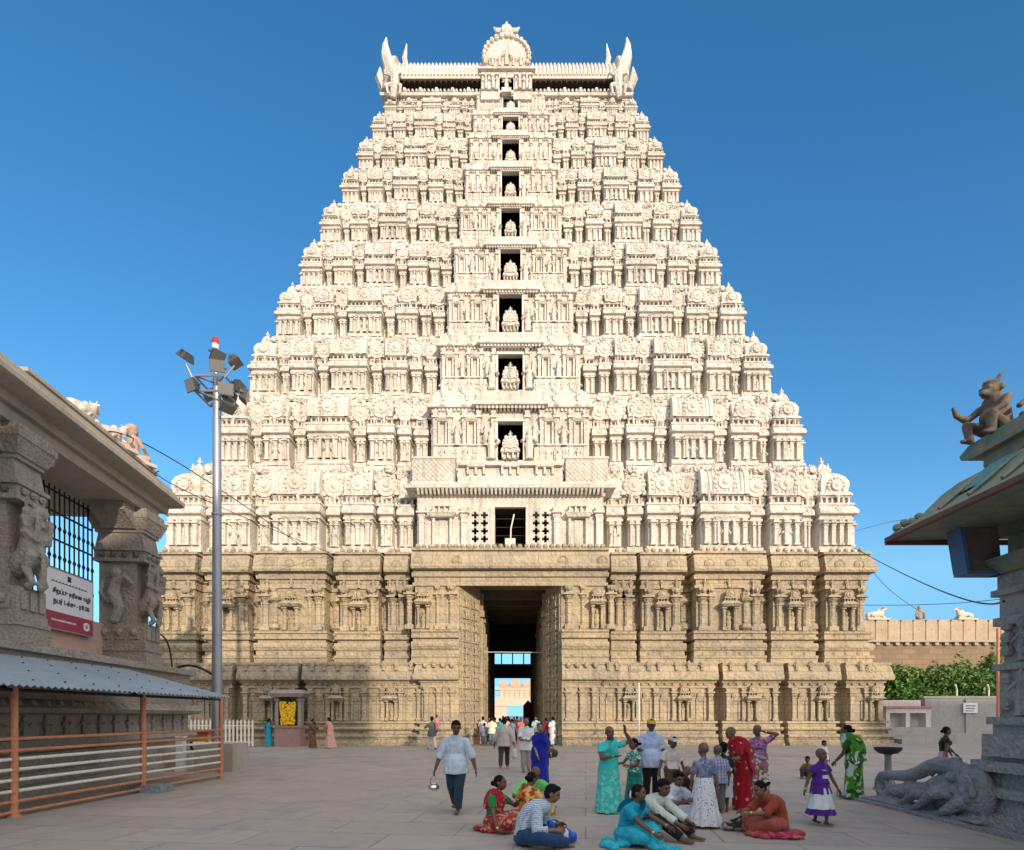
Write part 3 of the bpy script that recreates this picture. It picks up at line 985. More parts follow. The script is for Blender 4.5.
base = MB(FRONT)
low = plan_loop(HWL, HDL, LFB, BSB, .75)
low_o, VL = open_loop(low, GO)
e = .09
plinth = [(-.05, .55), (.16, .55), (.17, .42), (.34, .42), (.35, .28), (.52, .40), (.60, .40), (.66, .2), (.70, .12), (.86, .12), (.88, .30), (.98, .36), (1.06, .30), (1.08, .1), (1.26, .1), (1.28, .24), (1.40, .24), (1.42, .0),
          (3.30, 0), (3.31, .10), (3.44, .10), (3.45, .04), (3.58, .06), (3.60, .14), (3.72, .16), (3.74, .42), (3.86, .46), (4.05, .44), (4.07, .40), (4.40, .34), (4.60, .26), (4.62, .34), (4.74, .34), (4.76, .1), (4.78, -.6), (4.90, -.7)]
for h_l in halves(low_o): base.sweep(h_l, plinth)
up = plan_loop(HWB, HDB, BFB, BSB, PB)
up_o, VU = open_loop(up, GO)
adh = [(4.70, .30), (5.02, .30), (5.05, .38), (5.2, .38), (5.22, .2), (5.48, .2), (5.50, .30), (5.66, .40), (5.80, .42), (5.92, .30), (5.94, .12), (6.12, .12), (6.14, .34), (6.28, .36), (6.30, .22), (6.46, .22), (6.48, .34), (6.62, .34), (6.64, 0), (9.12, 0), (9.14, .12)]
for h_l in halves(up_o): base.sweep(h_l, adh)
ent = [(9.13, .12), (9.30, .14), (9.32, .04), (9.62, .04), (9.64, .18), (9.86, .22), (9.88, .10), (10.02, .12), (10.04, .48), (10.16, .54), (10.28, .52), (10.30, .47), (10.60, .42), (10.90, .32), (11.0, .26), (11.02, .12), (11.10, .12), (11.12, .28), (11.26, .28), (11.28, -.5), (11.42, -1.6)]
base.sweep(up, ent, True)
# deck under the white storeys
base.box(-HWB + 1, HWB - 1, -HDB + 1, HDB - 1, 11.2, 11.3)

def colpil(mb, u, v, z0, z1, w):
    """stone column half sunk in the wall, with bulging capital and cross bracket"""
    h = z1 - z0
    d = w * .75
    mb.box(u - w * .8, u + w * .8, v - .05, v + d * 1.25, z0, z0 + .10 * h)
    mb.lathe(u, v + d * .35, [(w * .62, z0 + .10 * h), (w * .5, z0 + .13 * h), (w * .5, z0 + .60 * h), (w * .62, z0 + .61 * h), (w * .62, z0 + .64 * h), (w * .48, z0 + .66 * h), (w * .6, z0 + .70 * h), (w * .85, z0 + .735 * h), (w * .95, z0 + .755 * h), (w * .6, z0 + .785 * h), (w * .5, z0 + .79 * h)], 8, ph=.5)
    mb.box(u - w * 1.05, u + w * 1.05, v - .05, v + d * 1.6, z0 + .79 * h, z0 + .83 * h)
    mb.box(u - w * .5, u + w * .5, v - .05, v + d * 1.1, z0 + .83 * h, z0 + .90 * h)
    mb.frus(u, v + d * .5, z0 + .90 * h, z1, w * 1.0, d * 1.6, w * 1.8, d * 2.2)
    mb.ball((u, v + d * 1.55, z0 + .93 * h), w * .42, 6, 4)

def niche_frame(mb, u, v, z0, z1, w):
    h = z1 - z0
    for sg in (-1, 1):
        x = u + sg * w * .5
        mb.box(x - w * .16, x + w * .16, v - .03, v + .46, z0, z0 + .07 * h)
        mb.lathe(x, v + .30, [(w * .12, z0 + .07 * h), (w * .11, z0 + .42 * h), (w * .17, z0 + .46 * h), (w * .10, z0 + .50 * h)], 6)
        mb.box(x - w * .2, x + w * .2, v - .03, v + .46, z0 + .50 * h, z0 + .54 * h)
    for sg in (-1, 1): mb.box(u + sg * w * .42 - w * .07, u + sg * w * .42 + w * .07, v - .03, v + .34, z0 + .01, z0 + .55 * h)
    mb.frus(u, v + .26, z0 + .54 * h, z0 + .60 * h, w * 1.35, .56, w * 1.75, .9)
    mb.frus(u, v + .24, z0 + .60 * h, z0 + .68 * h, w * 1.75, .88, w * 1.1, .5)
    neck(mb, u - w * .5, u + w * .5, v + .46, .3, z0 + .68 * h, z0 + .75 * h)
    kudu(mb, u, v + .46, z0 + .74 * h, h * .115, .24, False)

niche_list = []
ZA, ZB = 6.65, 9.12
mb = base
for a, b, q in BFB:
    ua, ub = a * HWB, b * HWB
    v = HDB - PB + PB * q
    if a < 0 < b:
        for sg in (-1, 1):
            for x in (GO + .42, 4.15, 5.75): colpil(mb, sg * x, v, ZA, ZB, .30 if x != 4.15 else .2)
            niche_list.append((sg * 4.95, v, ZA, ZB, .55))
        continue
    wb = ub - ua
    colpil(mb, ua + .32, v, ZA, ZB, .34)
    colpil(mb, ub - .32, v, ZA, ZB, .34)
    if wb > 3.2:
        for t in (.22, .78): colpil(mb, ua + wb * t, v, ZA, ZB, .22)
    if wb > 1.6: niche_list.append(((ua + ub) / 2, v, ZA, ZB, .55 if wb < 3.2 else .7))
    # small standing figures and lions under the cornice
    for t in (.12, .5, .88):
        figure(mb, ua + wb * t, v + .2, 9.15, .55, 5)
    nk = max(1, int(wb / 1.1))
    for i in range(nk):
        kudu(mb, ua + wb * (i + .5) / nk, v + .50, 10.20, .30, .12, False)
    for i in range(int(wb / .42)):
        if random.random() < .8: mb.ball((ua + .2 + .42 * i, v + .2, 11.34), .13 + .06 * random.random(), 6, 4)
# recess fillers: potted pilasters
prev = None
for a, b, q in BFB:
    ua = a * HWB
    if prev is not None and ua - prev > .2:
        um = prev + (ua - prev) * .5
        w_ = (ua - prev)
        v = HDB - PB
        mb.lathe(um, v + .05, [(w_ * .25, ZA), (w_ * .55, ZA + .25), (w_ * .5, ZA + .5), (w_ * .25, ZA + .65), (w_ * .3, ZA + .7), (w_ * .3, ZB - .9), (w_ * .55, ZB - .6), (w_ * .2, ZB - .1)], 8)
    prev = b * HWB
# pot pilasters just left of each recess (on the bay faces)
for a, b, q in BFB:
    if b - a < .12 or (a < 0 < b): continue
    for sg, u in ((1, b * HWB - .85), (-1, a * HWB + .85)):
        if (sg > 0) != (a > 0): continue
        v = HDB - PB + PB * q
        mb.lathe(u, v + .05, [(.2, ZA), (.36, ZA + .15), (.34, ZA + .32), (.16, ZA + .45), (.2, ZA + .5), (.2, ZB - .85), (.40, ZB - .72), (.42, ZB - .6), (.3, ZB - .55), (.28, ZB - .3), (.1, ZB - .1)], 8)
# the gate bay's cornice ornaments
for i in range(30):
    u = -HWB * .262 + 2 * HWB * .262 * (i + .5) / 30
    mb.ball((u, HDB - PB + PB * 1.9 + .2, 11.34), .14 + .05 * random.random(), 6, 4)
for u in (-5.2, -3.0, 3.0, 5.2): kudu(mb, u, HDB - PB + PB * 1.9 + .50, 10.20, .3, .12, False)

# lower wall
ZC, ZD = 1.43, 3.30
for a, b, q in LFB:
    ua, ub = a * HWL, b * HWL
    v = HDL - .75 + .75 * q
    wb = ub - ua
    if a < 0 < b:
        for sg in (-1, 1):
            for x in (GO + .35, 4.05, 4.75): pilaster(mb, sg * x, v, ZC, ZD, .22, .22, True)
        for i in range(20):
            u = ua + wb * (i + .5) / 20
            if abs(u) < GO + .3: continue
            mb.ball((u, v + .45, 4.55), .16, 6, 4)
        continue
    n = max(2, int(round(wb / 1.05)))
    for i in range(n + 1):
        pilaster(mb, ua + .2 + (wb - .4) * i / n, v, ZC, ZD, .22, .22, True)
    for i in range(n):                               # shallow framed panels
        u = ua + .2 + (wb - .4) * (i + .5) / n
        if (n < 5 and i == n // 2) or (n >= 5 and i in (n // 4, 3 * n // 4)):
            niche_list.append((u, v, ZC, ZD + .25, .5))
            continue
        for sg in (-1, 1): mb.box(u + sg * .22 - .05, u + sg * .22 + .05, v - .02, v + .07, ZC, ZC + 1.15)
        mb.box(u - .3, u + .3, v - .02, v + .1, ZC + 1.15, ZC + 1.23)
        kudu(mb, u, v + .12, ZC + 1.25, .22, .12, False)
    for i in range(int(wb / .8)):
        u = ua + .4 + .8 * i + random.uniform(-.2, .2)
        if random.random() < .75:
            mb.ball((u, v + .34, 4.62), random.uniform(.14, .24), 6, 4)
            mb.lathe(u, v + .42, [(.12, 4.3), (.08, 4.5), (.14, 4.66), (.03, 4.85)], 5)
        else: kudu(mb, u, v + .40, 4.08, .32, .16, False)
        # little figures in the frieze under the cornice
    for i in range(int(wb / .45)):
        mb.ball((ua + .3 + .45 * i, v + .12, 3.52), .10, 5, 3)
# rosettes along the upper base mouldings
for a, b, q in BFB:
    if a < 0 < b: continue
    for i in range(int((b - a) * HWB / .7)):
        mb.ball((a * HWB + .35 + .7 * i, HDB - PB + PB * q + .22, 6.38), .07, 5, 3)
        mb.ball((a * HWB + .35 + .7 * i, HDB - PB + PB * q + .2, 5.35), .09, 5, 3)
stone = tpart(base, "stone_base", M['granite'])
niche_list.sort(key=lambda t: t[0])
for (u, v, a, b, w_) in niche_list:
    m1 = MB(FRONT)
    niche_frame(m1, u, v, a, b, w_)
    # a sunk back panel: dark slot between the little columns
    o = m1.build("niche", M['granite'], stone)
    m2 = MB(FRONT)
    figure(m2, u, v + .08, a + .02, (b - a) * .43, 8)
    m2.build("niche_statue", M['granite'], o)

# ---------------------------------------------------------------- gate passage
gp = MB(FRONT)
vF, vBk = VU - .05, -HDB - .3
vS = VU - 2.0                                        # where the splay ends
XG = .16                                             # the passage axis lies slightly to one side
for sg in (-1, 1):
    gi = XG + sg * G
    x0, x1 = sorted((gi, sg * (GO + .9)))
    gp.box(x0, x1, vBk, vS, -.05, ZL + .3)
    # splayed jamb
    gp.add([(sg * GO, vF, -.05), (gi, vS, -.05), (sg * (GO + .9), vS, -.05), (sg * (GO + .9), vF, -.05), (sg * GO, vF, ZL + .3), (gi, vS, ZL + .3), (sg * (GO + .9), vS, ZL + .3), (sg * (GO + .9), vF, ZL + .3)],
           [(0, 1, 5, 4), (1, 2, 6, 5), (2, 3, 7, 6), (3, 0, 4, 7), (4, 5, 6, 7)])
    x0, x1 = sorted((sg * (GO + .004), sg * (GO + .9)))
    gp.box(x0, x1, vF + .002, VL + .08, -.05, 4.72)
    # carved bands on the splay: stacked panels with little dancers
    a0, a1 = Vector((sg * GO, vF)), Vector((gi, vS))
    t = (a1 - a0); ln = t.length; t.normalize()
    nrm = Vector((-sg * abs(t.y), abs(t.x)))
    nrm = Vector((t.y, -t.x)); nrm = nrm if nrm.y > 0 or nrm.x * -sg > 0 else -nrm
    if nrm.x * sg > 0: nrm = -nrm
    gp.fr = (XC + a0.x, YC - a0.y, t.x, -t.y, nrm.x, -nrm.y)
    for r in range(13):
        za = .55 + r * .68
        if za + .66 > ZL: continue
        gp.box(.04, ln - .04, -.03, .09, za, za + .07)
        for c in range(2):
            uu = ln * (.27 + .46 * c)
            figure(gp, uu, .08, za + .07, .5, 6)
            kudu(gp, uu, .08, za + .40, .13, .06, False)
            for q in (-1, 1): gp.box(uu + q * .42 - .05, uu + q * .42 + .05, -.02, .08, za + .07, za + .68)
    # inner walls
    gp.fr = (XC + gi, YC, 0, -1, -sg, 0)
    for kx in range(0, 10):
        uu = vS - .8 - kx * 2.4
        pilaster(gp, uu, 0, 0, ZL - .1, .5, .16, True)
        if kx < 9:
            for za in (1.0, 3.6, 6.2): gp.box(uu - 2.1, uu - .3, -.02, .10, za, za + .22)
            for za in (1.3, 2.4, 4.0, 5.0): figure(gp, uu - 1.2, .06, za, .9, 6)
    gp.fr = FRONT
gp.box(-GO - .85, GO + .85, vF - .35, vF + .12, ZL, 9.6)
gp.box(-GO - .85, GO + .85, vS - .4, vF - .351, ZL + .12, 9.6)
pas = tpart(gp, "gate_passage", M['granite'])
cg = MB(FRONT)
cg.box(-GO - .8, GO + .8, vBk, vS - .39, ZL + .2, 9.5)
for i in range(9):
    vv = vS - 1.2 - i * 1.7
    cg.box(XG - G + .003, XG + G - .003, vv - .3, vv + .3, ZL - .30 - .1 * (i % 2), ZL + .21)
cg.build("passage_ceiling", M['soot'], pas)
# the far end of the passage: low beam, barred light above it
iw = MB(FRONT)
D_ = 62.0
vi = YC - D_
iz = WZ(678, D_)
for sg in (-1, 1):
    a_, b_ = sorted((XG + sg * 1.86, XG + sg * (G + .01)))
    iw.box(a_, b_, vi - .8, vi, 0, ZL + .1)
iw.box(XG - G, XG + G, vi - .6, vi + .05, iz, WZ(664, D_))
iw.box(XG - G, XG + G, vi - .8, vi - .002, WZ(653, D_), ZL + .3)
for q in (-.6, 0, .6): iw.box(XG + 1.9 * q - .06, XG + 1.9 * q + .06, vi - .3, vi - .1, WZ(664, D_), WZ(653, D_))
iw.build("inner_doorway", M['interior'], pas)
beam_lamp_m = mat_flat("pale_lamp_colour", (.7, .7, .66), .4)  # lamps along the beam, built as pale balls that give no light
for i in range(5):
    m = MB(FRONT)
    m.ball((XG - 1.5 + .75 * i, vi + .07, WZ(671, D_)), .08, 8, 5)
    m.build("beam_lamp", beam_lamp_m, pas)
m = MB(FRONT)
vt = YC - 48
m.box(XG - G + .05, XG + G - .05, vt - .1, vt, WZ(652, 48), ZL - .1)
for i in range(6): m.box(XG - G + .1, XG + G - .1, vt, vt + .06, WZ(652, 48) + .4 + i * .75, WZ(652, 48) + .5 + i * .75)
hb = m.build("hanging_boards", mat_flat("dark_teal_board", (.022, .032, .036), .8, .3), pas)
m = MB(FRONT)
m.tube([(XG - G + .02, YC - 38, WZ(652, 38)), (XG + G - .02, YC - 38, WZ(652.5, 38))], .035, 6)
m.build("tie_rod", mat_flat("pale_rod_paint", (.5, .52, .48), .5), pas)
m = MB(FRONT)
m.box(1.15, 2.05, YC - 56.2, YC - 56.05, .05, 2.6); m.box(1.15, 2.05, YC - 56.05, YC - 56.0, 1.2, 1.35); m.box(1.15, 2.05, YC - 56.05, YC - 56.0, 2.3, 2.45)
m.prism_v([(1.1, 2.6), (1.6, 3.15), (2.1, 2.6)], YC - 56.2, YC - 56.03)
m.build("timber_screen", mat_flat("red_brown_timber", (.20, .065, .03), .6, .3), pas)
# ================================================================== ORGANIC SHAPES (people, animals, carved beasts)
def otube(mb, pts, rad, n=10, ref=None, cap=(1, 1)):
    """closed tapered tube with rounded ends; rad: r or (side, along-ref) per point"""
    P = [Vector(p) for p in pts]
    R = [(r, r) if isinstance(r, (int, float)) else r for r in (rad if isinstance(rad, list) else [rad] * len(P))]
    d0, d1 = (P[0] - P[1]).normalized(), (P[-1] - P[-2]).normalized()
    if cap[0]:
        r = min(R[0])
        P = [P[0] + d0 * r * .98, P[0] + d0 * r * .6] + P
        R = [(R[0][0] * .15, R[0][1] * .15), (R[0][0] * .8, R[0][1] * .8)] + R
    if cap[1]:
        r = min(R[-1])
        P = P + [P[-1] + d1 * r * .6, P[-1] + d1 * r * .98]
        R = R + [(R[-1][0] * .8, R[-1][1] * .8), (R[-1][0] * .15, R[-1][1] * .15)]
    rf = Vector(ref) if ref is not None else None
    vs, fs = [], []
    py = None
    for i, p in enumerate(P):
        d = (P[min(i + 1, len(P) - 1)] - P[max(i - 1, 0)])
        d = d.normalized() if d.length > 1e-9 else Vector((0, 0, 1))
        q = rf if rf is not None else (py if py is not None else d.orthogonal())
        x = d.cross(q)
        if x.length < 1e-4: x = d.orthogonal()
        x.normalize(); y = x.cross(d).normalized(); py = y
        for k in range(n):
            t = 2 * pi * k / n
            vs.append(tuple(p + x * cos(t) * R[i][0] + y * sin(t) * R[i][1]))
    for j in range(len(P) - 1):
        for i in range(n):
            a, b = j * n + i, j * n + (i + 1) % n
            fs.append((a, b, b + n, a + n))
    fs.append(tuple(range(n - 1, -1, -1)))
    k = (len(P) - 1) * n
    fs.append(tuple(range(k, k + n)))
    mb.add(vs, fs)

def oball(mb, c, r, rot=None, n=12, m=8):
    """ellipsoid, r = (rx, ry, rz), rot a 3x3 matrix"""
    c = Vector(c)
    vs, fs = [], []
    for j in range(m + 1):
        ph = pi * j / m
        s_, c_ = max(.02, sin(ph)), -cos(ph)
        for i in range(n):
            t = 2 * pi * i / n
            v = Vector((r[0] * s_ * cos(t), r[1] * s_ * sin(t), r[2] * c_))
            if rot is not None: v = rot @ v
            vs.append(tuple(c + v))
    for j in range(m):
        for i in range(n):
            a, b = j * n + i, j * n + (i + 1) % n
            fs.append((a, b, b + n, a + n))
    fs.append(tuple(range(n - 1, -1, -1)))
    fs.append(tuple(range(m * n, m * n + n)))
    mb.add(vs, fs)

TMP = bpy.data.scenes.new("weld_bench")
TMP_VL = TMP.view_layers[0]
def solid(mb, name, voxel, smooth=3, wrinkle=0.0, wscale=9.0, extra=None, seed=0):
    """weld the overlapping closed shapes of mb into one continuous skin"""
    me = bpy.data.meshes.new("tmp")
    me.from_pydata(mb.v, [], mb.f)
    bm = bmesh.new(); bm.from_mesh(me)
    bmesh.ops.recalc_face_normals(bm, faces=bm.faces[:])
    bm.to_mesh(me); bm.free()
    o = bpy.data.objects.new("tmp", me)
    TMP.collection.objects.link(o)
    r = o.modifiers.new("r", 'REMESH'); r.mode = 'VOXEL'; r.voxel_size = voxel; r.adaptivity = 0
    if smooth:
        s = o.modifiers.new("s", 'SMOOTH'); s.iterations = smooth; s.factor = .5
    with bpy.context.temp_override(scene=TMP, view_layer=TMP_VL):
        dg = bpy.context.evaluated_depsgraph_get()
        out = bpy.data.meshes.new_from_object(o.evaluated_get(dg))
    bpy.data.objects.remove(o); bpy.data.meshes.remove(me)
    out.name = name
    if wrinkle:
        off = Vector((seed * 3.7, seed * 1.3, seed * 2.1))
        N = [v.normal.copy() for v in out.vertices]           # read before moving anything: each move dirties the normals
        co = []
        for v, nn in zip(out.vertices, N):
            p = v.co
            q = Vector((p.x * 1.3, p.y * 1.3, p.z * .8)) * wscale + off
            co.extend(p + nn * wrinkle * (noise.noise(q) + .5 * noise.noise(q * 2.3)))
        out.vertices.foreach_set("co", co)
        out.update()
    if extra is not None and extra.v:
        bm = bmesh.new(); bm.from_mesh(out)
        vs = [bm.verts.new(c) for c in extra.v]
        for f in extra.f:
            try: bm.faces.new([vs[i] for i in f])
            except ValueError: pass
        bm.to_mesh(out); bm.free()
    out.polygons.foreach_set("use_smooth", [True] * len(out.polygons))
    out.materials.clear()
    return out

def put(me, name, mat, parent=None):
    me.materials.append(mat)
    o = bpy.data.objects.new(name, me)
    return link(o, parent)
# ================================================================== GROUND
def mat_paving():
    m, nt, b = new_mat("paving_slabs", 0.72, 0, 0.35)
    v = _coord(nt, (1, 1, 1), "Object", (0, 0, radians(7)))
    br = nt.nodes.new("ShaderNodeTexBrick")
    br.inputs["Scale"].default_value = 1.0
    br.inputs["Brick Width"].default_value = 1.9
    br.inputs["Row Height"].default_value = 0.95
    br.inputs["Mortar Size"].default_value = 0.016
    br.inputs["Mortar Smooth"].default_value = 0.3
    br.inputs["Bias"].default_value = -0.1
    br.inputs["Color1"].default_value = (0.445, 0.395, 0.34, 1)
    br.inputs["Color2"].default_value = (0.36, 0.325, 0.285, 1)
    br.inputs["Mortar"].default_value = (0.17, 0.155, 0.14, 1)
    nt.links.new(v, br.inputs["Vector"])
    n1 = _noise(nt, v, 0.22, 6, 0.65, 0.3)
    col = _mix(nt, _ramp(nt, n1, 0.40, 0.68, (0, 0, 0), (.75, .75, .75)), br.outputs[0], (0.42, 0.34, 0.28))
    n2 = _noise(nt, v, 0.55, 7, 0.7, 0.8)
    col = _mix(nt, _ramp(nt, n2, 0.50, 0.68, (0, 0, 0), (.75, .75, .75)), col, (0.25, 0.245, 0.245))
    n3 = _noise(nt, v, 2.6, 8, 0.75, 0.2)
    col = _mix(nt, _ramp(nt, n3, 0.50, 0.80, (0, 0, 0), (.5, .5, .5)), col, (0.52, 0.475, 0.43))
    n5 = _noise(nt, v, 1.1, 8, 0.8, 1.2)
    col = _mix(nt, _ramp(nt, n5, 0.60, 0.70, (0, 0, 0), (.65, .65, .65)), col, (0.17, 0.165, 0.165))
    n4 = _noise(nt, v, 45, 3, 0.7)
    col = _mix(nt, _ramp(nt, n4, 0.35, 0.75, (0, 0, 0), (.35, .35, .35)), col, (0.2, 0.185, 0.17))
    nt.links.new(col, b.inputs["Base Color"])
    _bump(nt, b, n3, 0.5, 0.02)
    _bump(nt, b, n4, 0.3, 0.006)
    _bump(nt, b, br.outputs["Fac"], -0.5, 0.02)
    rr_ = _ramp(nt, n2, 0.4, 0.7, (.62, .62, .62), (.9, .9, .9))
    nt.links.new(rr_, b.inputs["Roughness"])
    return m
g = MB()
N_ = 40
xs = [-900, -300, -120, -60, -40, -30, -24, -20] + [-18 + 1.5 * i for i in range(25)] + [20, 24, 30, 40, 60, 120, 300, 900]
ys = [-900, -200, -60, -20, -8] + [-2 + 1.5 * i for i in range(32)] + [50, 60, 80, 120, 200, 400, 900]
vs, fs = [], []
for y in ys:
    for x in xs:
        z = 0.012 * noise.noise(Vector((x * .35, y * .35, 0))) if (abs(x) < 20 and 3 < y < 33) else 0
        vs.append((x, y, z - .002))
W_ = len(xs)
for j in range(len(ys) - 1):
    for i in range(W_ - 1):
        fs.append((j * W_ + i, j * W_ + i + 1, (j + 1) * W_ + i + 1, (j + 1) * W_ + i))
g.add(vs, fs)
ground = g.build("ground", mat_paving(), None, 180)
tag(ground, "worn grey and pinkish stone paving slabs of the open temple court", None, None, "structure")

# unseen hall behind the camera; height and roofline shaped to cast the court's shadow
hall = empty("unseen_shade_hall", (20, -64, 0), 0, "unseen long stone hall behind the camera, shaped to shade the court", "temple hall")
HI = Matrix.Translation((-20, 64, 0))
h_ = MB()
h_.box(-40, 95, -74, -60.6, 0, 22.2)
h_.box(-40.4, 95.4, -74.4, -60.0, 22.2, 22.8)
h_.box(-40, 95, -74, -60.2, 22.8, 23.2)
for i in range(34): h_.lathe(-38 + i * 4.0, -60.4, [(.5, 0), (.4, .6), (.4, 18), (.7, 20), (.7, 22.2)], 8)
o = h_.build("shade_hall_body", M['greystone_smooth'], hall); o.matrix_parent_inverse = HI
h_ = MB()
h_.box(63.5, 94, -70, -60.1, 23.19, 26.4); h_.box(63.2, 94.4, -70.4, -59.9, 26.4, 26.9)  # extra height added to keep the altar and cement wall in shade
o = h_.build("shade_roof_block", M['greystone_smooth'], hall); o.matrix_parent_inverse = HI
h_ = MB()
h_.box(18.4, 31.0, -70, -60.1, 23.1, 26.0)
h_.box(18.0, 31.4, -70.4, -59.8, 26.0, 26.301)
h_.prism_v([(18.4, 26.3), (22.2, 28.0), (30.9, 28.0), (30.9, 26.3)], -69, -60.2)  # slope shaped to place the shadow edge on tower and pillared hall
o = h_.build("shade_roof_pavilion", M['greystone_smooth'], hall); o.matrix_parent_inverse = HI
# ================================================================== LEFT SIDE: PILLARED HALL, CANOPY, LAMP MAST
DX, DY = -0.0995, 0.995
def hall_frame(a): return (-a, 0.0, DX, DY, DY, -DX)          # u along the facade (away), v towards the court
HF = hall_frame(10.0)
mand = empty("pillared_hall", (-11.5, 16, 0), 0, "grey stone pillared hall with lion-carved columns, deep eave and barred opening", "temple hall")
MI = Matrix.Translation((11.5, -16, 0))
def mpart(mb, name, mat, parent=None, smooth=32):
    o = mb.build(name, mat, parent or mand, smooth)
    if parent is None: o.matrix_parent_inverse = MI
    return o
U0, U1 = 4.0, 20.75
p = MB(HF)
outline = [(U0, .75), (U1 + .3, .75), (U1 + .3, -5)]
prof = [(0, .35), (.25, .35), (.27, .2), (.5, .2), (.52, .05), (.9, .05), (.95, .18), (1.05, .24), (1.2, .18), (1.22, 0), (1.75, 0), (1.8, .3), (1.9, .36), (2.05, .2), (2.1, .08), (2.5, .08), (2.55, .22), (2.75, .22), (2.78, .05), (3.1, .05), (3.12, .2), (3.3, .2), (3.32, -.4), (3.33, -5.0)]
p.sweep(outline, prof)
for i in range(38):
    p.ball((U0 + .3 + .45 * i, .95, 1.98), .12, 6, 4)
for i in range(24):
    figure(p, U0 + .5 + .7 * i, .78, 1.24, .48, 5)
mpart(p, "plinth", M['greystone'])
PZ0, PZ1 = 3.33, 8.45
pill_me = None
for pi_, (ua, ub) in enumerate(((13.85, 14.85), (19.6, 20.65), (8.4, 9.4))):
    um = (ua + ub) / 2
    c = MB(HF)
    # composite pier: square shaft behind, base mouldings, a rearing lion carved on the court side
    va, vb = -1.55, 0.0
    c.box(ua - .08, ub + .08, va, vb + .1, PZ0, PZ0 + .35); c.box(ua - .03, ub + .03, va, vb + .05, PZ0 + .35, PZ0 + .5)
    c.box(ua - .06, ub + .06, va, vb + .08, PZ0 + .5, PZ0 + .62); c.box(ua - .02, ub + .02, va, vb + .03, PZ0 + .62, PZ0 + .78)
    c.box(ua, ub, va + .05, vb, PZ0 + .78, PZ0 + 1.4)
    c.box(ua + .12, ub - .12, va + .1, vb - .32, PZ0 + 1.4, PZ0 + 3.4)
    c.box(ua - .03, ub + .03, va, vb + .03, PZ0 + 3.4, PZ0 + 3.5); c.box(ua + .02, ub - .02, va, vb, PZ0 + 3.5, PZ0 + 3.75)
    c.box(ua - .06, ub + .06, va, vb + .06, PZ0 + 3.75, PZ0 + 3.85)
    c.frus(um, (va + vb) / 2, PZ0 + 3.85, PZ0 + 4.35, 1.0, 1.5, .9, 1.35)
    c.box(ua + .02, ub - .02, va + .02, vb - .02, PZ0 + 4.35, PZ0 + 4.45)
    # bracket capital spreading both ways
    c.prism_v([(ua - .1, PZ0 + 4.45), (ub + .1, PZ0 + 4.45), (ub + .2, PZ0 + 4.55), (ub + .75, PZ0 + 4.85), (ub + .75, PZ1), (ua - .75, PZ1), (ua - .75, PZ0 + 4.85), (ua - .2, PZ0 + 4.55)], va + .3, vb - .25)
    c.frus(um, (va + vb) / 2, PZ0 + 4.45, PZ0 + 4.80, 1.05, 1.6, 1.32, 1.85)
    c.box(um - .68, um + .68, va - .2, vb + .17, PZ0 + 4.80, PZ0 + 4.96); c.box(um - .6, um + .6, va - .1, vb + .10, PZ0 + 4.96, PZ1)
    for side in range(3):                                       # small panels with figures on base and cap bands
        c.box(ua + .1 + side * .3, ua + .32 + side * .3, vb - .02, vb + .05, PZ0 + .88, PZ0 + 1.32)
        c.ball((ua + .2 + side * .3, vb + .04, PZ0 + 3.62), .09, 6, 4)
        for q in range(4): c.ball((ua - .02, va + .25 + q * .35, PZ0 + 3.62), .09, 6, 4)
    for q in range(3):
        c.box(ua - .04, ua + .02, va + .2 + q * .45, va + .5 + q * .45, PZ0 + .88, PZ0 + 1.32)
        c.ball((ua - .03, va + .35 + q * .45, PZ0 + 1.1), .13, 6, 4)
    pil = mpart(c, "pillar", M['greystone'])
    y = MB(HF)
    # rearing lion: haunches, belly, chest, head with open jaws, fore paws
    zb = PZ0 + 1.4
    for s_ in (-1, 1):
        k = um + s_ * .22
        otube(y, [(k, .10, zb + .05), (k, .30, zb + .10), (k, .05, zb + .45), (k, .22, zb + .75)], [.10, .09, .13, .17])
        otube(y, [(k, .18, zb + 1.25), (k, .42, zb + 1.15), (k, .48, zb + 1.45), (k, .50, zb + 1.62)], [.14, .10, .08, .09])
    otube(y, [(um, -.30, zb + .55), (um, .0, zb + .75), (um, .12, zb + 1.2), (um, .10, zb + 1.55)], [.30, .33, .32, .26])
    otube(y, [(um, .05, zb + 1.45), (um, .22, zb + 1.75)], [.30, .27])
    otube(y, [(um, .22, zb + 1.82), (um, .52, zb + 1.78)], [.20, .12])
    otube(y, [(um, .22, zb + 1.62), (um, .44, zb + 1.52)], [.14, .09])
    for s_ in (-1, 1):
        oball(y, (um + s_ * .17, .30, zb + 1.93), (.08, .08, .08)); oball(y, (um + s_ * .26, .08, zb + 1.95), (.06, .05, .12))
        for q in range(4): oball(y, (um + s_ * .30, .05 + .05 * (q % 2), zb + 1.3 + q * .16), (.09, .12, .10))
    otube(y, [(um, .35, zb + .05), (um, .45, zb + .4), (um, .46, zb + .8), (um, .30, zb + 1.0)], [.12, .10, .08, .1])
    # a second figure carved on the near face
    un = ua - .02
    otube(y, [(un, -.9, zb + .1), (un, -.75, zb + .5), (un, -.95, zb + .95), (un, -.85, zb + 1.35)], [.14, .16, .2, .16])
    otube(y, [(un - .05, -.8, zb + 1.3), (un - .1, -.55, zb + 1.5), (un - .08, -.35, zb + 1.3)], [.11, .09, .07])
    otube(y, [(un, -1.1, zb + .7), (un - .05, -1.3, zb + .95), (un, -1.25, zb + 1.3)], [.08, .07, .07])
    oball(y, (un - .03, -.85, zb + 1.62), (.16, .17, .19))
    ox_, oy_, ux_, uy_, vx_, vy_ = HF                            # press the relief closer to the shaft
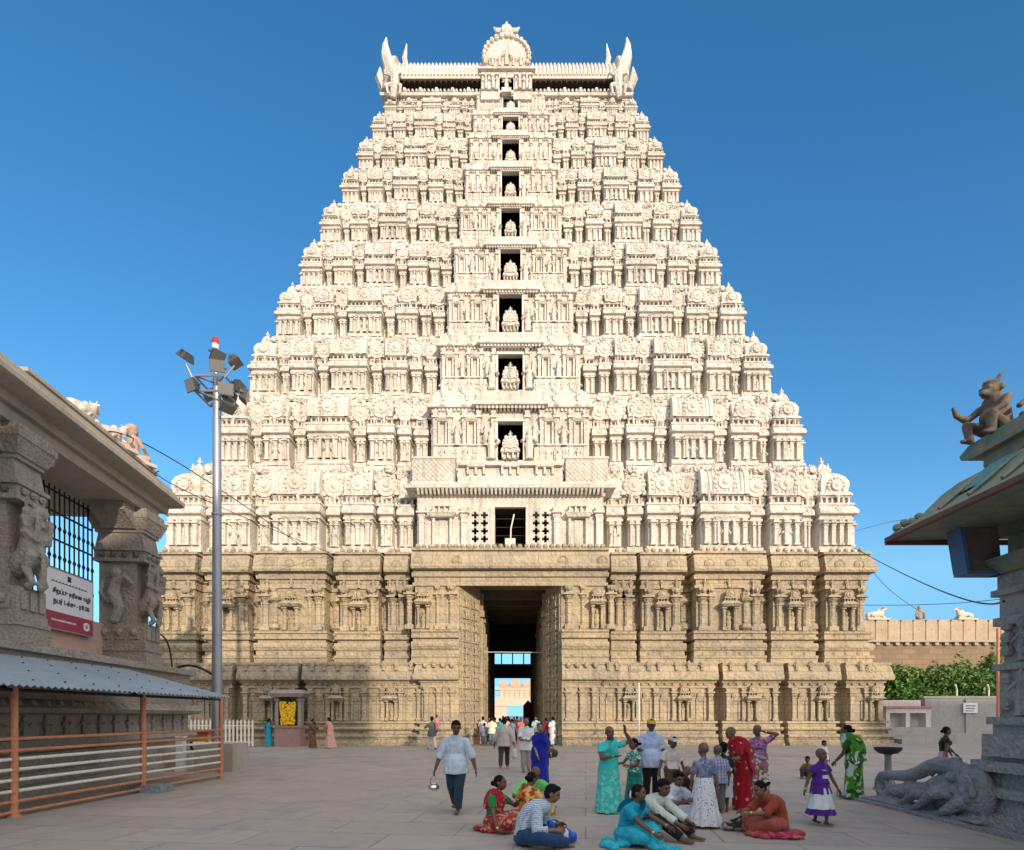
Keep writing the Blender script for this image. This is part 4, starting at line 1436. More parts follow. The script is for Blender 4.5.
    y.v = [(q[0] - .42 * max(0.0, (q[0] + 10) * vx_ + q[1] * vy_) * vx_, q[1] - .42 * max(0.0, (q[0] + 10) * vx_ + q[1] * vy_) * vy_, q[2]) for q in y.v]
    me = solid(y, "carved_lion", .028, 1)
    put(me, "carved_lion", M['greystone'], pil)
# roof: beam, eave with rolled cornice, parapet
r = MB(HF)
r.box(U0, U1 - .1, -4.2, -.05, PZ1 + .002, 8.75)
r.prism_u([(-4.4, 8.75), (.10, 8.75), (.14, 8.93), (.56, 8.95), (.66, 9.0), (.67, 9.12), (.57, 9.16), (.50, 9.17), (.50, 9.24), (.43, 9.33), (.36, 9.36), (.36, 9.45), (.24, 9.47), (.24, 9.60), (.02, 9.62), (-4.4, 9.62)], U0, U1 + .25)
mpart(r, "roof_eave", M['greystone_smooth'])
# parapet blocks on the roof edge, carrying the statues
r = MB(HF)
r.box(14.3, 20.4, -.85, -.05, 9.62, 9.86); r.box(14.2, 20.5, -.95, .02, 9.86, 9.95)
mpart(r, "roof_parapet", M['greystone_smooth'])
# iron grille between the pillars
gr = MB(HF)
ug0, ug1, zg0, zg1, vg_ = 14.8, 19.65, 3.35, 8.44, -1.62
nb = 21
for i in range(nb + 1):
    u = ug0 + (ug1 - ug0) * i / nb
    gr.tube([(u, vg_, zg0), (u, vg_, zg1)], .026, 5)
    for z in (5.6, 6.4, 7.25):
        gr.lathe(u, vg_, [(.01, z - .12), (.055, z), (.01, z + .12)], 5)
for z in (4.2, 5.2, 6.05, 6.9, 7.7, 8.3): gr.box(ug0, ug1, vg_ - .02, vg_ + .02, z - .025, z + .025)
iron = mat_flat("rusty_black_iron", (.045, .035, .03), .7, .4, 8, .3)
mpart(gr, "window_grille", iron)
pk = MB(HF)
pk.box(14.83, 17.25, -1.55, -1.25, 3.34, 4.72); pk.box(17.26, 19.63, -1.55, -1.26, 3.34, 4.70)
mpart(pk, "low_wall_panel", mat_flat("faded_pink_paint", (.55, .36, .28), .8, .12, 2))

# notice board hung on the grille
sb = empty("notice_board", (0, 0, 0), 0, "white and maroon notice board with black lettering hung on the iron grille", "sign")
cs = MB(HF)
def at_hall(x, y, v):
    """point on the plane v of the hall that lies behind pixel (x, y)"""
    k = (x - VX) / F_PX
    # X = -10 + DX*u + DY*v ; Y = DY*u - DX*v
    u = (k * (-DX * v) - (-10 + DY * v)) / (DX - k * DY)
    Y = DY * u - DX * v
    return u, WZ(y, Y)
SV = -1.1
uA, zA = at_hall(44, 568, SV); uA2, zA2 = at_hall(45, 629, SV)
uB, zB = at_hall(92.5, 580, SV); uB2, zB2 = at_hall(93, 634, SV)
zt_, zb_ = (zA + zB) / 2, (zA2 + zB2) / 2
su0, su1 = uA, uB
zr_ = zb_ + (zt_ - zb_) * .29
white_m = mat_flat("white_sign_paint", (.78, .78, .78), .4, .05, 3)
red_m = mat_flat("maroon_sign_paint", (.36, .055, .09), .4, .12, 3)
black_m = mat_flat("black_lettering", (.02, .02, .02), .5)
cs.box(su0, su1, SV - .03, SV, zr_, zt_); cs.build("board_panel", white_m, sb)
cs = MB(HF); cs.box(su0, su1, SV - .03, SV, zb_, zr_ - .001); cs.build("footer_strip", red_m, sb)
cs = MB(HF)
for q in ((su0 - .03, su0 + .0), (su1, su1 + .03)): cs.box(q[0], q[1], SV - .04, SV + .01, zb_ - .03, zt_ + .03)
cs.box(su0, su1, SV - .04, SV + .01, zt_, zt_ + .03); cs.box(su0, su1, SV - .04, SV + .01, zb_ - .03, zb_)
cs.build("board_frame", mat_flat("grey_metal_frame", (.4, .4, .4), .4, .1, 5, .5), sb)
def lettering(txt, size, u, v, z, mat, name, parent, frame, align='CENTER', bold=0.0):
    cu = bpy.data.curves.new("t", 'FONT')
    cu.body = txt; cu.size = size; cu.align_x = align; cu.align_y = 'CENTER'; cu.extrude = .003; cu.offset = bold
    o = bpy.data.objects.new("t", cu); COL.objects.link(o)
    dg = bpy.context.evaluated_depsgraph_get()
    me = bpy.data.meshes.new_from_object(o.evaluated_get(dg))
    bpy.data.objects.remove(o)
    ox, oy, ux, uy, vx, vy = frame
    # the frame's u runs away from the court side viewer: text must run the way it is read from the court
    for w_ in me.vertices:
        a, b, c = w_.co
        uu, vv, zz = u + a, v + c + .004, z + b
        w_.co = (ox + uu * ux + vv * vx, oy + uu * uy + vv * vy, zz)
    me.materials.clear(); me.materials.append(mat)
    q = bpy.data.objects.new(name, me)
    return link(q, parent)
um_ = (su0 + su1) / 2
hh = zt_ - zr_
lettering("\u0b9a\u0bbf\u0bb1\u0baa\u0bcd\u0baa\u0bc1 \u0ba4\u0bb0\u0bbf\u0b9a\u0ba9 \u0bb5\u0bb4\u0bbf", hh * .145, um_ + .12, SV, zr_ + hh * .49, black_m, "lettering", sb, HF, 'CENTER', .006)
lettering("\u0ba8\u0baa\u0bb0\u0bcd 1-\u0b95\u0bcd\u0b95\u0bc1 - \u0bb0\u0bc2.50-", hh * .155, um_ + .12, SV, zr_ + hh * .25, black_m, "lettering", sb, HF, 'CENTER', .006)
cs = MB(HF)
for i in range(34): cs.box(su0 + (su1 - su0) * (.12 + .0225 * i), su0 + (su1 - su0) * (.12 + .0225 * i + .014), SV, SV + .006, zr_ + hh * .70, zr_ + hh * (.715 + .015 * (i % 3)))
cs.build("lettering", black_m, sb)
cs = MB(HF)
eu = um_ - .02
cs.box(eu - .09, eu + .09, SV, SV + .008, zr_ + hh * .80, zr_ + hh * .83); cs.box(eu - .07, eu - .03, SV, SV + .008, zr_ + hh * .83, zr_ + hh * .93); cs.box(eu + .03, eu + .07, SV, SV + .008, zr_ + hh * .83, zr_ + hh * .93); cs.box(eu - .015, eu + .015, SV, SV + .008, zr_ + hh * .83, zr_ + hh * .90); cs.box(eu - .08, eu + .08, SV, SV + .009, zr_ + hh * .90, zr_ + hh * .925)
cs.build("emblem", black_m, sb)
h2 = zr_ - zb_
lettering("www.arunachaleswarar.com", h2 * .20, su0 + (su1 - su0) * .38, SV, zb_ + h2 * .52, white_m, "lettering", sb, HF, 'CENTER', .003)
cs = MB(HF)
lu = su0 + (su1 - su0) * .86
cs.prism_v([(lu + .14 * cos(t * pi / 6) * (1.25 if t % 3 else 1), zb_ + h2 * .5 + .13 * sin(t * pi / 6)) for t in range(12)], SV, SV + .006)
cs.build("logo_patch", white_m, sb)
lettering("\u0b95\u0bcd", .16, lu, SV + .004, zb_ + h2 * .5, red_m, "logo_mark", sb, HF, 'CENTER', .004)

# statues on the hall roof
statue_m = mat_stone("pale_statue_paint", (.66, .58, .50), (.55, .46, .38), (.25, .21, .18), 1.5, .4, .02, 0, 1, .3, .8, .4)
def bull_mesh(name):
    b = MB()
    otube(b, [(-.62, 0, .30), (-.2, 0, .36), (.25, 0, .40), (.5, 0, .46)], [(.24, .24), (.30, .29), (.30, .30), (.22, .24)], 12, (0, 0, 1))
    oball(b, (.22, 0, .70), (.17, .13, .15))                                  # hump
    otube(b, [(.42, 0, .50), (.62, 0, .74), (.72, 0, .88)], [.20, .155, .13])
    otube(b, [(.70, 0, .92), (.86, 0, .86), (1.0, 0, .78)], [.12, .10, .07])
    for s in (-1, 1):
        otube(b, [(.68, s * .09, .98), (.69, s * .13, 1.07), (.72, s * .11, 1.15)], [.04, .03, .014], 7)
        oball(b, (.66, s * .18, .93), (.04, .11, .05))
        otube(b, [(.45, s * .24, .22), (.72, s * .26, .12), (.48, s * .28, .06)], [.10, .08, .06])     # folded fore leg
        otube(b, [(-.45, s * .26, .28), (-.10, s * .36, .22), (-.40, s * .38, .07), (-.05, s * .38, .05)], [.16, .13, .07, .06])
    otube(b, [(.52, 0, .40), (.66, 0, .60)], [.10, .07])                     # dewlap
    otube(b, [(-.66, 0, .42), (-.74, .1, .25), (-.6, .25, .1)], [.05, .035, .03])
    oball(b, (-.1, 0, .05), (.8, .42, .06))
    return solid(b, name, .028, 3)
bull_me = bull_mesh("bull_body")
bull_me.materials.append(statue_m)
def bull(loc, rz, s, label, group):
    root = empty("bull_statue", loc, rz, label, "statue", group)
    o = bpy.data.objects.new("bull_body", bull_me); link(o, root)
    root.scale = (s, s, s)
    pd = MB(); pd.box(-.95, .95, -.5, .5, -.12, .02)
    pd.build("statue_base", statue_m, root)
    return root
def hp(u, v, z): return (-10 + DX * u + DY * v, DY * u - DX * v, z)
ANG = math.atan2(DY, DX)
bull(hp(17.0, -.40, 10.0), ANG, .78, "reclining white bull statue nearer the viewer on the pillared hall roof", "bull statues")
bull(hp(18.35, -.38, 10.0), ANG - .3, .74, "reclining pale bull statue with raised head beside the seated roof figure", "bull statues")
# seated figure at the roof corner
sf = MB()
otube(sf, [(0, 0, .15), (0, -.02, .45), (0, 0, .75)], [(.22, .2), (.18, .15), (.20, .13)], 12, (0, 1, 0))
oball(sf, (0, 0, 1.02), (.14, .15, .17)); oball(sf, (0, .04, 1.10), (.165, .17, .13)); otube(sf, [(0, 0, .75), (0, 0, .9)], [.08, .08])
for s in (-1, 1):
    otube(sf, [(s * .12, 0, .16), (s * .30, -.30, .22), (s * .10, -.42, .10)], [.12, .10, .07])
    otube(sf, [(s * .22, 0, .72), (s * .32, -.10, .48), (s * .2, -.32, .38)], [.075, .06, .05])
oball(sf, (0, -.1, .05), (.42, .42, .1))
for q in range(3): oball(sf, (0, -.13, 1.0 - q * .02), (.04, .05, .03))
root = empty("seated_statue", hp(19.75, -.42, 9.95), ANG + pi / 2 - .5, "seated human statue in faded paint at the hall roof corner", "statue")
root.scale = (1.05,) * 3
put(solid(sf, "seated_body", .03, 2), "seated_body", mat_stone("rosy_statue_paint", (.55, .38, .28), (.40, .26, .2), (.12, .10, .09), 2.5, .4, .02, 0, 1, .3, .8, .5), root)
b_ = MB(); b_.box(-.42, .42, -.5, .42, -.02, .08); b_.build("statue_base", statue_m, root)

# ---------------------------------------------------------------- tin canopy with rails
orange_m = mat_stone("orange_rail_paint", (.62, .27, .14), (.55, .22, .11), (.20, .10, .06), 2.0, .3, .01, 0, 1, .5, .6, .55)
cream_m = mat_stone("cream_rail_paint", (.82, .78, .64), (.76, .70, .56), (.36, .27, .18), 2.0, .3, .01, 0, 1, .4, .6, .45)
posts = [(-8.70, 6.2), (-8.55, 10.3), (-8.36, 13.6), (-8.10, 16.7)]
can = empty("tin_canopy", (-9, 12, 0), 0, "lean-to canopy of blue-grey corrugated tin on orange posts", "canopy")
CI = Matrix.Translation((9, -12, 0))
tin_m, ntt, bt = new_mat("blue_grey_tin", .5, .25, .4)
vv = _coord(ntt)
n1 = _noise(ntt, vv, .8, 6, .65); n2 = _noise(ntt, vv, 7, 5, .7)
c_ = _mix(ntt, _ramp(ntt, n1, .35, .65), (.27, .34, .39), (.34, .40, .44))
c_ = _mix(ntt, _ramp(ntt, n2, .55, .75, (0, 0, 0), (.5, .5, .5)), c_, (.20, .19, .175))
ntt.links.new(c_, bt.inputs["Base Color"])
t_ = MB()
nu, step = 176, .07
Ys = [3.9 + step * i for i in range(nu)]
vs, fs = [], []
def low_edge(Y): return -8.42 + .075 * (Y - 10.3) + .42
for th in (0, -.012):
    for i, Y in enumerate(Ys):
        for q in range(5):
            f = q / 4
            Yq = Y if Y < 16.6 else Y + (1 - f) * 0 + 0
            x0, z0_ = low_edge(Y), 2.24 - .003 * (Y - 10)
            x1, z1_ = -10.35 - .02 * (Y - 12), 2.98
            vs.append((x0 + (x1 - x0) * f, Yq + .12 * (f - .5), z0_ + (z1_ - z0_) * f + .022 * (1 if i % 2 else -1) + th))
n_ = nu * 5
for i in range(nu - 1):
    for q in range(4):
        a = i * 5 + q
        fs.append((a, a + 5, a + 6, a + 1)); fs.append((n_ + a, n_ + a + 1, n_ + a + 6, n_ + a + 5))
    fs.append((i * 5, n_ + i * 5, n_ + i * 5 + 5, i * 5 + 5)); fs.append((i * 5 + 4, i * 5 + 9, n_ + i * 5 + 9, n_ + i * 5 + 4))
for q in range(4): fs.append((q, q + 1, n_ + q + 1, n_ + q)); e_ = (nu - 1) * 5; fs.append((e_ + q, n_ + e_ + q, n_ + e_ + q + 1, e_ + q + 1))
t_.add(vs, fs)
o = t_.build("tin_roof", tin_m, can, 25); o.matrix_parent_inverse = CI
m = MB()
for i in range(70):
    Y = 4.2 + 12 * (i // 4) / 17.5; f = (.12, .4, .68, .92)[i % 4]
    x0, x1 = low_edge(Y), -10.35
    m.lathe(x0 + (x1 - x0) * f, Y, [(.018, 2.24 + .74 * f + .02), (.018, 2.24 + .74 * f + .036), (.004, 2.24 + .74 * f + .045)], 6)
o = m.build("roof_bolt_row", iron, can); o["kind"] = "stuff"; o.matrix_parent_inverse = CI
for (x, y) in posts:
    m = MB(); m.tube([(x, y, 0), (x, y, 2.22)], .062, 10); m.lathe(x, y, [(.11, 0), (.11, .03), (.065, .05)], 10)
    for z in (.08, .26, .44, .63, .81, .99, 1.14, 1.34): m.lathe(x, y, [(.064, z - .035), (.072, z - .03), (.072, z + .03), (.064, z + .035)], 10)
    o = m.build("post", orange_m, can); o.matrix_parent_inverse = CI
m = MB(); m.tube([(x, y, 2.18) for x, y in posts], .035, 6)
for (x, y) in posts: m.tube([(x, y, 2.15), (-10.3, y + .05, 2.9)], .03, 6)
o = m.build("roof_beam", iron, can); o.matrix_parent_inverse = CI
for z, mt in ((.08, orange_m), (.26, orange_m), (.44, cream_m), (.63, cream_m), (.81, cream_m), (.99, cream_m), (1.14, orange_m), (1.34, orange_m)):
    m = MB(); m.tube([(x + .0, y, z) for x, y in posts], .03, 8)
    o = m.build("rail", mt, can); o.matrix_parent_inverse = CI
# loose stone by the middle post
m = MB(); X = WX(151, 13.9)
m.frus(X, 13.75, 0, .17, .95, .55, .88, .46)
s_ = m.build("stone_block", M['bluestone'], None); tag(s_, "low rough grey stone slab lying at the foot of the middle orange post", "stone slab")

# ---------------------------------------------------------------- floodlight mast
mx_, my_ = WX(217, 19), 19.0
mast = empty("floodlight_mast", (mx_, my_, 0), 0, "tall galvanised steel mast carrying clusters of floodlights and a red beacon", "light mast")
steel = mat_flat("galvanised_steel", (.36, .37, .385), .5, .15, 2.5, .7, .1)
grey_cast = mat_flat("dark_lamp_housing", (.10, .10, .10), .5, .2, 6, .3)
glass_m, ng, bgm = new_mat("lamp_glass", .15, 0, .6)
bgm.inputs["Base Color"].default_value = (.17, .17, .155, 1)
ZT = WZ(379, 19)
m = MB(); m.tube([(0, 0, .55), (0, 0, 4.5), (0, 0, ZT)], [.165, .145, .12], 16)
for z in (4.3, 8.1): m.lathe(0, 0, [(.14, z - .04), (.16, z - .03), (.16, z + .03), (.135, z + .04)], 16)
m.build("pole", steel, mast)
m = MB(); m.box(-.45, .75, -.55, .55, 0, .80); m.box(-.40, .70, -.50, .50, .80, .86); m.build("pole_footing", M['greystone_smooth'], mast)
m = MB()
for z in (ZT - .62, ZT - .15):
    m.tube([(-.46, -.46, z), (.46, -.46, z), (.46, .46, z), (-.46, .46, z), (-.46, -.46, z)], .035, 6)
    m.tube([(-.46, -.46, z), (.46, .46, z)], .03, 6); m.tube([(.46, -.46, z), (-.46, .46, z)], .03, 6)
m.tube([(-.45, -.45, ZT - .4), (-.72, -.52, ZT + .2)], .035, 6); m.tube([(.45, -.45, ZT - .2), (.72, -.38, ZT + .2)], .035, 6); m.tube([(0, 0, ZT - .2), (-.05, 0, ZT + .45)], .06, 8)
m.build("head_frame", steel, mast)
def flood(loc, yaw, pitch, w=.44, h=.36, d=.18):
    """lamp housing facing -y when yaw = 0, tipped down by pitch"""
    R = Matrix.Rotation(yaw, 3, 'Z') @ Matrix.Rotation(pitch, 3, 'X')
    def T(p): return tuple(R @ Vector(p) + Vector(loc))
    hs_ = MB()
    a = [(-w / 2, -d / 2, -h / 2), (w / 2, -d / 2, -h / 2), (w / 2, -d / 2, h / 2), (-w / 2, -d / 2, h / 2)]
    b = [(-w * .35, d / 2, -h * .35), (w * .35, d / 2, -h * .35), (w * .35, d / 2, h * .35), (-w * .35, d / 2, h * .35)]
    hs_.add([T(q) for q in a + b], [(3, 2, 1, 0), (4, 5, 6, 7), (0, 1, 5, 4), (1, 2, 6, 5), (2, 3, 7, 6), (3, 0, 4, 7)])
    for i in range(5):
        x = -w * .3 + w * .15 * i
        c8 = [(x - .008, d * .3, -h * .3), (x + .008, d * .3, -h * .3), (x + .008, d * .75, -h * .3), (x - .008, d * .75, -h * .3), (x - .008, d * .3, h * .3), (x + .008, d * .3, h * .3), (x + .008, d * .75, h * .3), (x - .008, d * .75, h * .3)]
        hs_.add([T(q) for q in c8], [(3, 2, 1, 0), (4, 5, 6, 7), (0, 1, 5, 4), (1, 2, 6, 5), (2, 3, 7, 6), (3, 0, 4, 7)])
    for s in (-1, 1):
        hs_.tube([T((s * w * .52, 0, 0)), T((s * w * .52, d * .6, 0))], .02, 5)
    hs_.tube([T((-w * .52, d * .6, 0)), T((w * .52, d * .6, 0))], .02, 5)
    o = hs_.build("floodlight", grey_cast, mast)
    gl = MB()
    k = .9
    gl.add([T((q[0] * k, -d / 2 - .006 - e_, q[2] * k)) for e_ in (0, .01) for q in a], [(3, 2, 1, 0), (4, 5, 6, 7), (0, 1, 5, 4), (1, 2, 6, 5), (2, 3, 7, 6), (3, 0, 4, 7)])
    gl.build("lamp_face", glass_m, o)
for loc, yaw, pit in (((-.95, -.7, ZT + .40), -1.9, 1.0), ((-.66, -.72, ZT - .50), -.5, .35), ((-.55, .5, ZT - .3), 2.6, .4), ((.05, -.1, ZT + .72), .9, .9), ((.35, -.66, ZT + .10), .25, .2), ((.98, -.5, ZT + .34), 1.6, 1.0),
                      ((.72, -.70, ZT - .62), .35, .2), ((.66, -.45, ZT - 1.05), .9, 1.2), ((.85, .1, ZT - .2), 1.5, .6), ((.2, .68, ZT - .3), 3.1, .4), ((1.12, .1, ZT - .5), 1.9, .3)):
    flood((loc[0] * .74, loc[1] * .74, loc[2]), yaw, pit)
m = MB(); m.lathe(-.05, 0, [(.09, ZT + .95), (.10, ZT + 1.05), (.10, ZT + 1.10)], 10); m.tube([(-.05, 0, ZT + .4), (-.05, 0, ZT + 1.0)], .03, 6)
m.build("beacon_base", white_m, mast)
m = MB(); m.lathe(-.05, 0, [(.105, ZT + 1.10), (.11, ZT + 1.2), (.08, ZT + 1.3), (.02, ZT + 1.34)], 12)
m.build("beacon", mat_flat("red_beacon_glass", (.45, .03, .04), .25, .05, 3), mast)

# ---------------------------------------------------------------- pale picket fence and offering stall behind the mast
fy = 32.6
fx0, fx1 = WX(228, fy), WX(253, fy)
fe = empty("picket_fence", ((fx0 + fx1) / 2, fy, 0), 0, "cream metal picket fence at the foot of the tower behind the mast", "fence")
FI = Matrix.Translation((-(fx0 + fx1) / 2, -fy, 0))
m = MB()
for z in (.25, 1.15): m.box(fx0 - 2.4, fx1, fy - .02, fy + .02, z, z + .06)
o = m.build("fence_rail", cream_m, fe); o.matrix_parent_inverse = FI
for i in range(19):
    x = fx0 - 2.4 + (fx1 - fx0 + 2.4) * i / 18
    m = MB(); m.box(x - .045, x + .045, fy - .06, fy - .022, .05, 1.42); m.frus(x, fy - .041, 1.42, 1.5, .09, .038, .02, .03)
    o = m.build("picket", cream_m, fe); o.matrix_parent_inverse = FI
sy = 22.0
sx0, sx1 = WX(186, sy), WX(212, sy)
st = empty("offering_stall", ((sx0 + sx1) / 2, sy, 0), 0, "small yellow and red painted counter with dark goods beneath, behind the railings", "stall")
SI = Matrix.Translation((-(sx0 + sx1) / 2, -sy, 0))
yel = mat_flat("yellow_counter_paint", (.62, .36, .05), .6, .2, 5)
m = MB(); m.box(sx0, sx1, sy - .3, sy + .3, .78, 1.05); o = m.build("counter_front", yel, st); o.matrix_parent_inverse = SI
m = MB(); m.box(sx0 - .05, sx1 + .05, sy - .36, sy + .36, 1.05, 1.15); o = m.build("counter_top", mat_flat("red_counter_paint", (.42, .06, .03), .6, .2, 5), st); o.matrix_parent_inverse = SI
m = MB()
for x in (sx0 + .05, sx1 - .05):
    for y in (-.25, .25): m.box(x - .04, x + .04, sy + y - .04, sy + y + .04, 0, .779)
m.box(sx0 + .03, sx1 - .03, sy - .2, sy + .2, .3, .35)
o = m.build("counter_frame", iron, st); o.matrix_parent_inverse = SI
m = MB()
for i in range(5): m.frus(sx0 + .15 + .17 * i, sy - .05 + .04 * (i % 2), .351, .5 + .05 * (i % 3), .15, .2, .13, .16)
o = m.build("stock_row", mat_flat("dark_goods", (.05, .04, .04), .6, .5, 4), st); o.matrix_parent_inverse = SI; o["kind"] = "stuff"
m = MB(); X = WX(181, 18.6)
m.box(X - .11, X + .11, 18.5, 18.7, 0, 1.05); m.box(X - .13, X + .13, 18.48, 18.72, 1.05, 1.09); m.box(X - .13, X + .13, 18.48, 18.72, 0, .12)
s_ = m.build("short_post", white_m); tag(s_, "short square white post standing behind the rails next to the offering counter", "post")
# rubber hose arcs tied up behind the canopy
dk = mat_flat("black_rubber", (.03, .03, .03), .6)
def cable(name, pts, r, label, n=24, mat=None, cat="cable"):
    m = MB(); P = [Vector(p) for p in pts]
    out = []
    for i in range(n + 1):                                    # quadratic through three points
        t = i / n
        a, b, c = P
        ctl = b * 2 - (a + c) * .5
        out.append(tuple(a * (1 - t) ** 2 + ctl * 2 * t * (1 - t) + c * t * t))
    m.tube(out, r, 6)
    o = m.build(name, mat or dk)
    return tag(o, label, cat)
Yh = 21.5
cable("hose_arch", [(WX(171, Yh), Yh, WZ(674, Yh)), (WX(190, Yh), Yh, WZ(665.5, Yh)), (WX(216, Yh), Yh, WZ(677, Yh))], .045, "dark rubber hose arching low between the hall and the lamp mast", cat="hose")
cable("hose_arch", [(WX(152, Yh), Yh, WZ(634, Yh)), (WX(166, Yh), Yh, WZ(640, Yh)), (WX(172, Yh), Yh, WZ(668, Yh))], .03, "thin dark hose bending down beside the hall's end pillar", cat="hose")
cable("overhead_wire", [hp(17.0, .3, 9.75), (WX(190, 24), 24, WZ(470, 24)), (WX(300, 34.4), 34.4, WZ(545, 34.4))], .02, "black overhead wire sagging from the hall roof to the tower wall")
cable("overhead_wire", [hp(19.5, .5, 9.65), (WX(205, 25), 25, WZ(500, 25)), (WX(330, 34.4), 34.4, WZ(553, 34.4))], .016, "lower thin overhead wire from the hall eave towards the tower")

# garlanded shrine niche at the foot of the tower
sx_, sy_ = WX(290, 33.6), 33.5
sh = empty("wayside_shrine", (sx_, sy_, 0), 0, "small shrine with a marigold-draped idol on a red plinth against the tower base", "shrine")
m = MB(); m.box(-.72, .72, -.3, .5, 0, 1.05); m.box(-.8, .8, -.36, .5, 1.05, 1.16); m.build("shrine_plinth", mat_flat("dusty_red_paint", (.34, .20, .18), .8, .3, 4), sh)
m = MB()
for s in (-1, 1):
    m.box(s * .62 - .08, s * .62 + .08, -.2, .3, 1.16, 2.75); m.box(s * .62 - .14, s * .62 + .14, -.26, .3, 2.55, 2.65)
m.box(-.62, .62, .25, .4, 1.16, 2.75)
m.frus(0, 0, 2.75, 2.95, 1.7, 1.0, 2.1, 1.2); m.frus(0, 0, 2.95, 3.15, 2.0, 1.1, 1.5, .7)
m.build("shrine_canopy", M['greystone'], sh)
y = MB()
otube(y, [(0, .05, 1.2), (0, 0, 1.6), (0, 0, 2.0)], [(.36, .22), (.34, .22), (.28, .16)], 12, (0, 1, 0)); oball(y, (0, -.02, 2.3), (.17, .16, .2)); oball(y, (0, 0, 2.5), (.13, .13, .16))
for s in (-1, 1): otube(y, [(s * .25, 0, 1.95), (s * .42, -.1, 1.7), (s * .3, -.22, 1.55)], [.08, .07, .06])
put(solid(y, "idol", .03, 2), "idol", mat_flat("dark_idol_stone", (.05, .04, .035), .5), sh)
y = MB()
for k in range(40):
    t = pi * k / 39
    y.ball((.40 * cos(t), -.26 - .03 * random.random(), 2.42 - .0 - 1.15 * sin(t)), .075, 6, 4)
    y.ball((.26 * cos(t), -.27 - .03 * random.random(), 2.30 - .75 * sin(t)), .07, 6, 4)
for k in range(120): y.ball((random.uniform(-.36, .36), -.24 - .05 * random.random(), random.uniform(1.22, 2.45)), .085, 6, 4)
gm, ng_, bg_ = new_mat("marigold", .8)
nn = _noise(ng_, _coord(ng_), 7, 3, .6)
ng_.links.new(_ramp(ng_, nn, .4, .62, (.75, .36, .01), (.80, .58, .03)), bg_.inputs["Base Color"])
y.build("marigold_garland", gm, sh)
# ================================================================== RIGHT SIDE: PAVILION, BEAST BALUSTRADE, ENCLOSURE WALL
paint_m, npn, bpn = new_mat("peeling_green_blue_paint", .75)
vv = _coord(npn)
a1 = _noise(npn, vv, 1.3, 6, .65, .5); a2 = _noise(npn, vv, 4.5, 6, .7); a3 = _noise(npn, _coord(npn, (1, 1, .3)), 5, 5, .7)
c_ = _mix(npn, _ramp(npn, a1, .35, .6), (.14, .20, .14), (.18, .25, .20))
c_ = _mix(npn, _ramp(npn, a2, .44, .58, (0, 0, 0), (.8, .8, .8)), c_, (.33, .26, .16))
c_ = _mix(npn, _ramp(npn, a3, .54, .64, (0, 0, 0), (.7, .7, .7)), c_, (.10, .20, .24))
npn.links.new(c_, bpn.inputs["Base Color"]); _bump(npn, bpn, a2, .6, .03)
dkred = mat_flat("dark_red_edge_paint", (.17, .085, .06), .7, .3, 6)
pav = empty("painted_pavilion", (9, 8, 0), 0, "stone pavilion with a flaking green painted eave and a carved bluish pillar", "pavilion")
PI_ = Matrix.Translation((-9, -8, 0))
def ppart(mb, name, mat, parent=None, smooth=32):
    o = mb.build(name, mat, parent or pav, smooth)
    if parent is None: o.matrix_parent_inverse = PI_
    return o
XE, YE = 6.28, 10.05                      # outer lip and far end of the eave
# plinth in steps
m = MB()
PXW = 7.80
steps = [(0, .14, .34), (.14, .2, .22), (.2, .46, .14), (.46, .60, .24), (.60, .85, .04), (.85, 1.02, .20), (1.02, 1.10, .10)]
for z0_, z1_, o_ in steps: m.box(PXW - o_, 12.5, 2.0, 9.75 + o_, z0_, z1_ + (.0008 if z1_ < 1.1 else 0))
ppart(m, "plinth", M['pavstone'])
m = MB()
px0, px1, py0, py1 = 7.72, 8.75, 8.55, 9.5
zc = [(1.10, 1.45, .16), (1.45, 1.60, .06), (1.60, 1.72, .12), (1.72, 2.45, .0), (2.45, 2.55, .07), (2.55, 3.15, -.04), (3.15, 3.28, .06), (3.28, 3.62, 0), (3.62, 3.72, .08), (3.72, 4.15, .02)]
for a, b, o_ in zc: m.box(px0 - o_, px1 + o_, py0 - o_, py1 + o_, a, b)
for r_ in range(5):
    for q in range(3):
        m.ball((px0 - .02, py0 + .18 + .3 * q, 1.9 + r_ * .42 if r_ < 2 else 2.75 + (r_ - 2) * .2), .10, 6, 4)
        m.ball((px0 + .18 + .3 * q, py1 + .02, 1.9 + r_ * .42 if r_ < 2 else 2.75 + (r_ - 2) * .2), .10, 6, 4)
figure(m, px0 - .06, (py0 + py1) / 2, 1.75, .66, 8); figure(m, px0 - .04, (py0 + py1) / 2, 2.58, .5, 8)
ppart(m, "pillar", M['pavstone'])
m = MB()
m.box(8.0, 12, 2, 9.68, 4.15, 4.62); m.box(7.92, 12, 2, 9.80, 4.62, 4.98)
m.frus(8.2, 9.0, 3.95, 4.15, 1.2, 1.2, 1.7, 1.5)
ppart(m, "beam", paint_m)
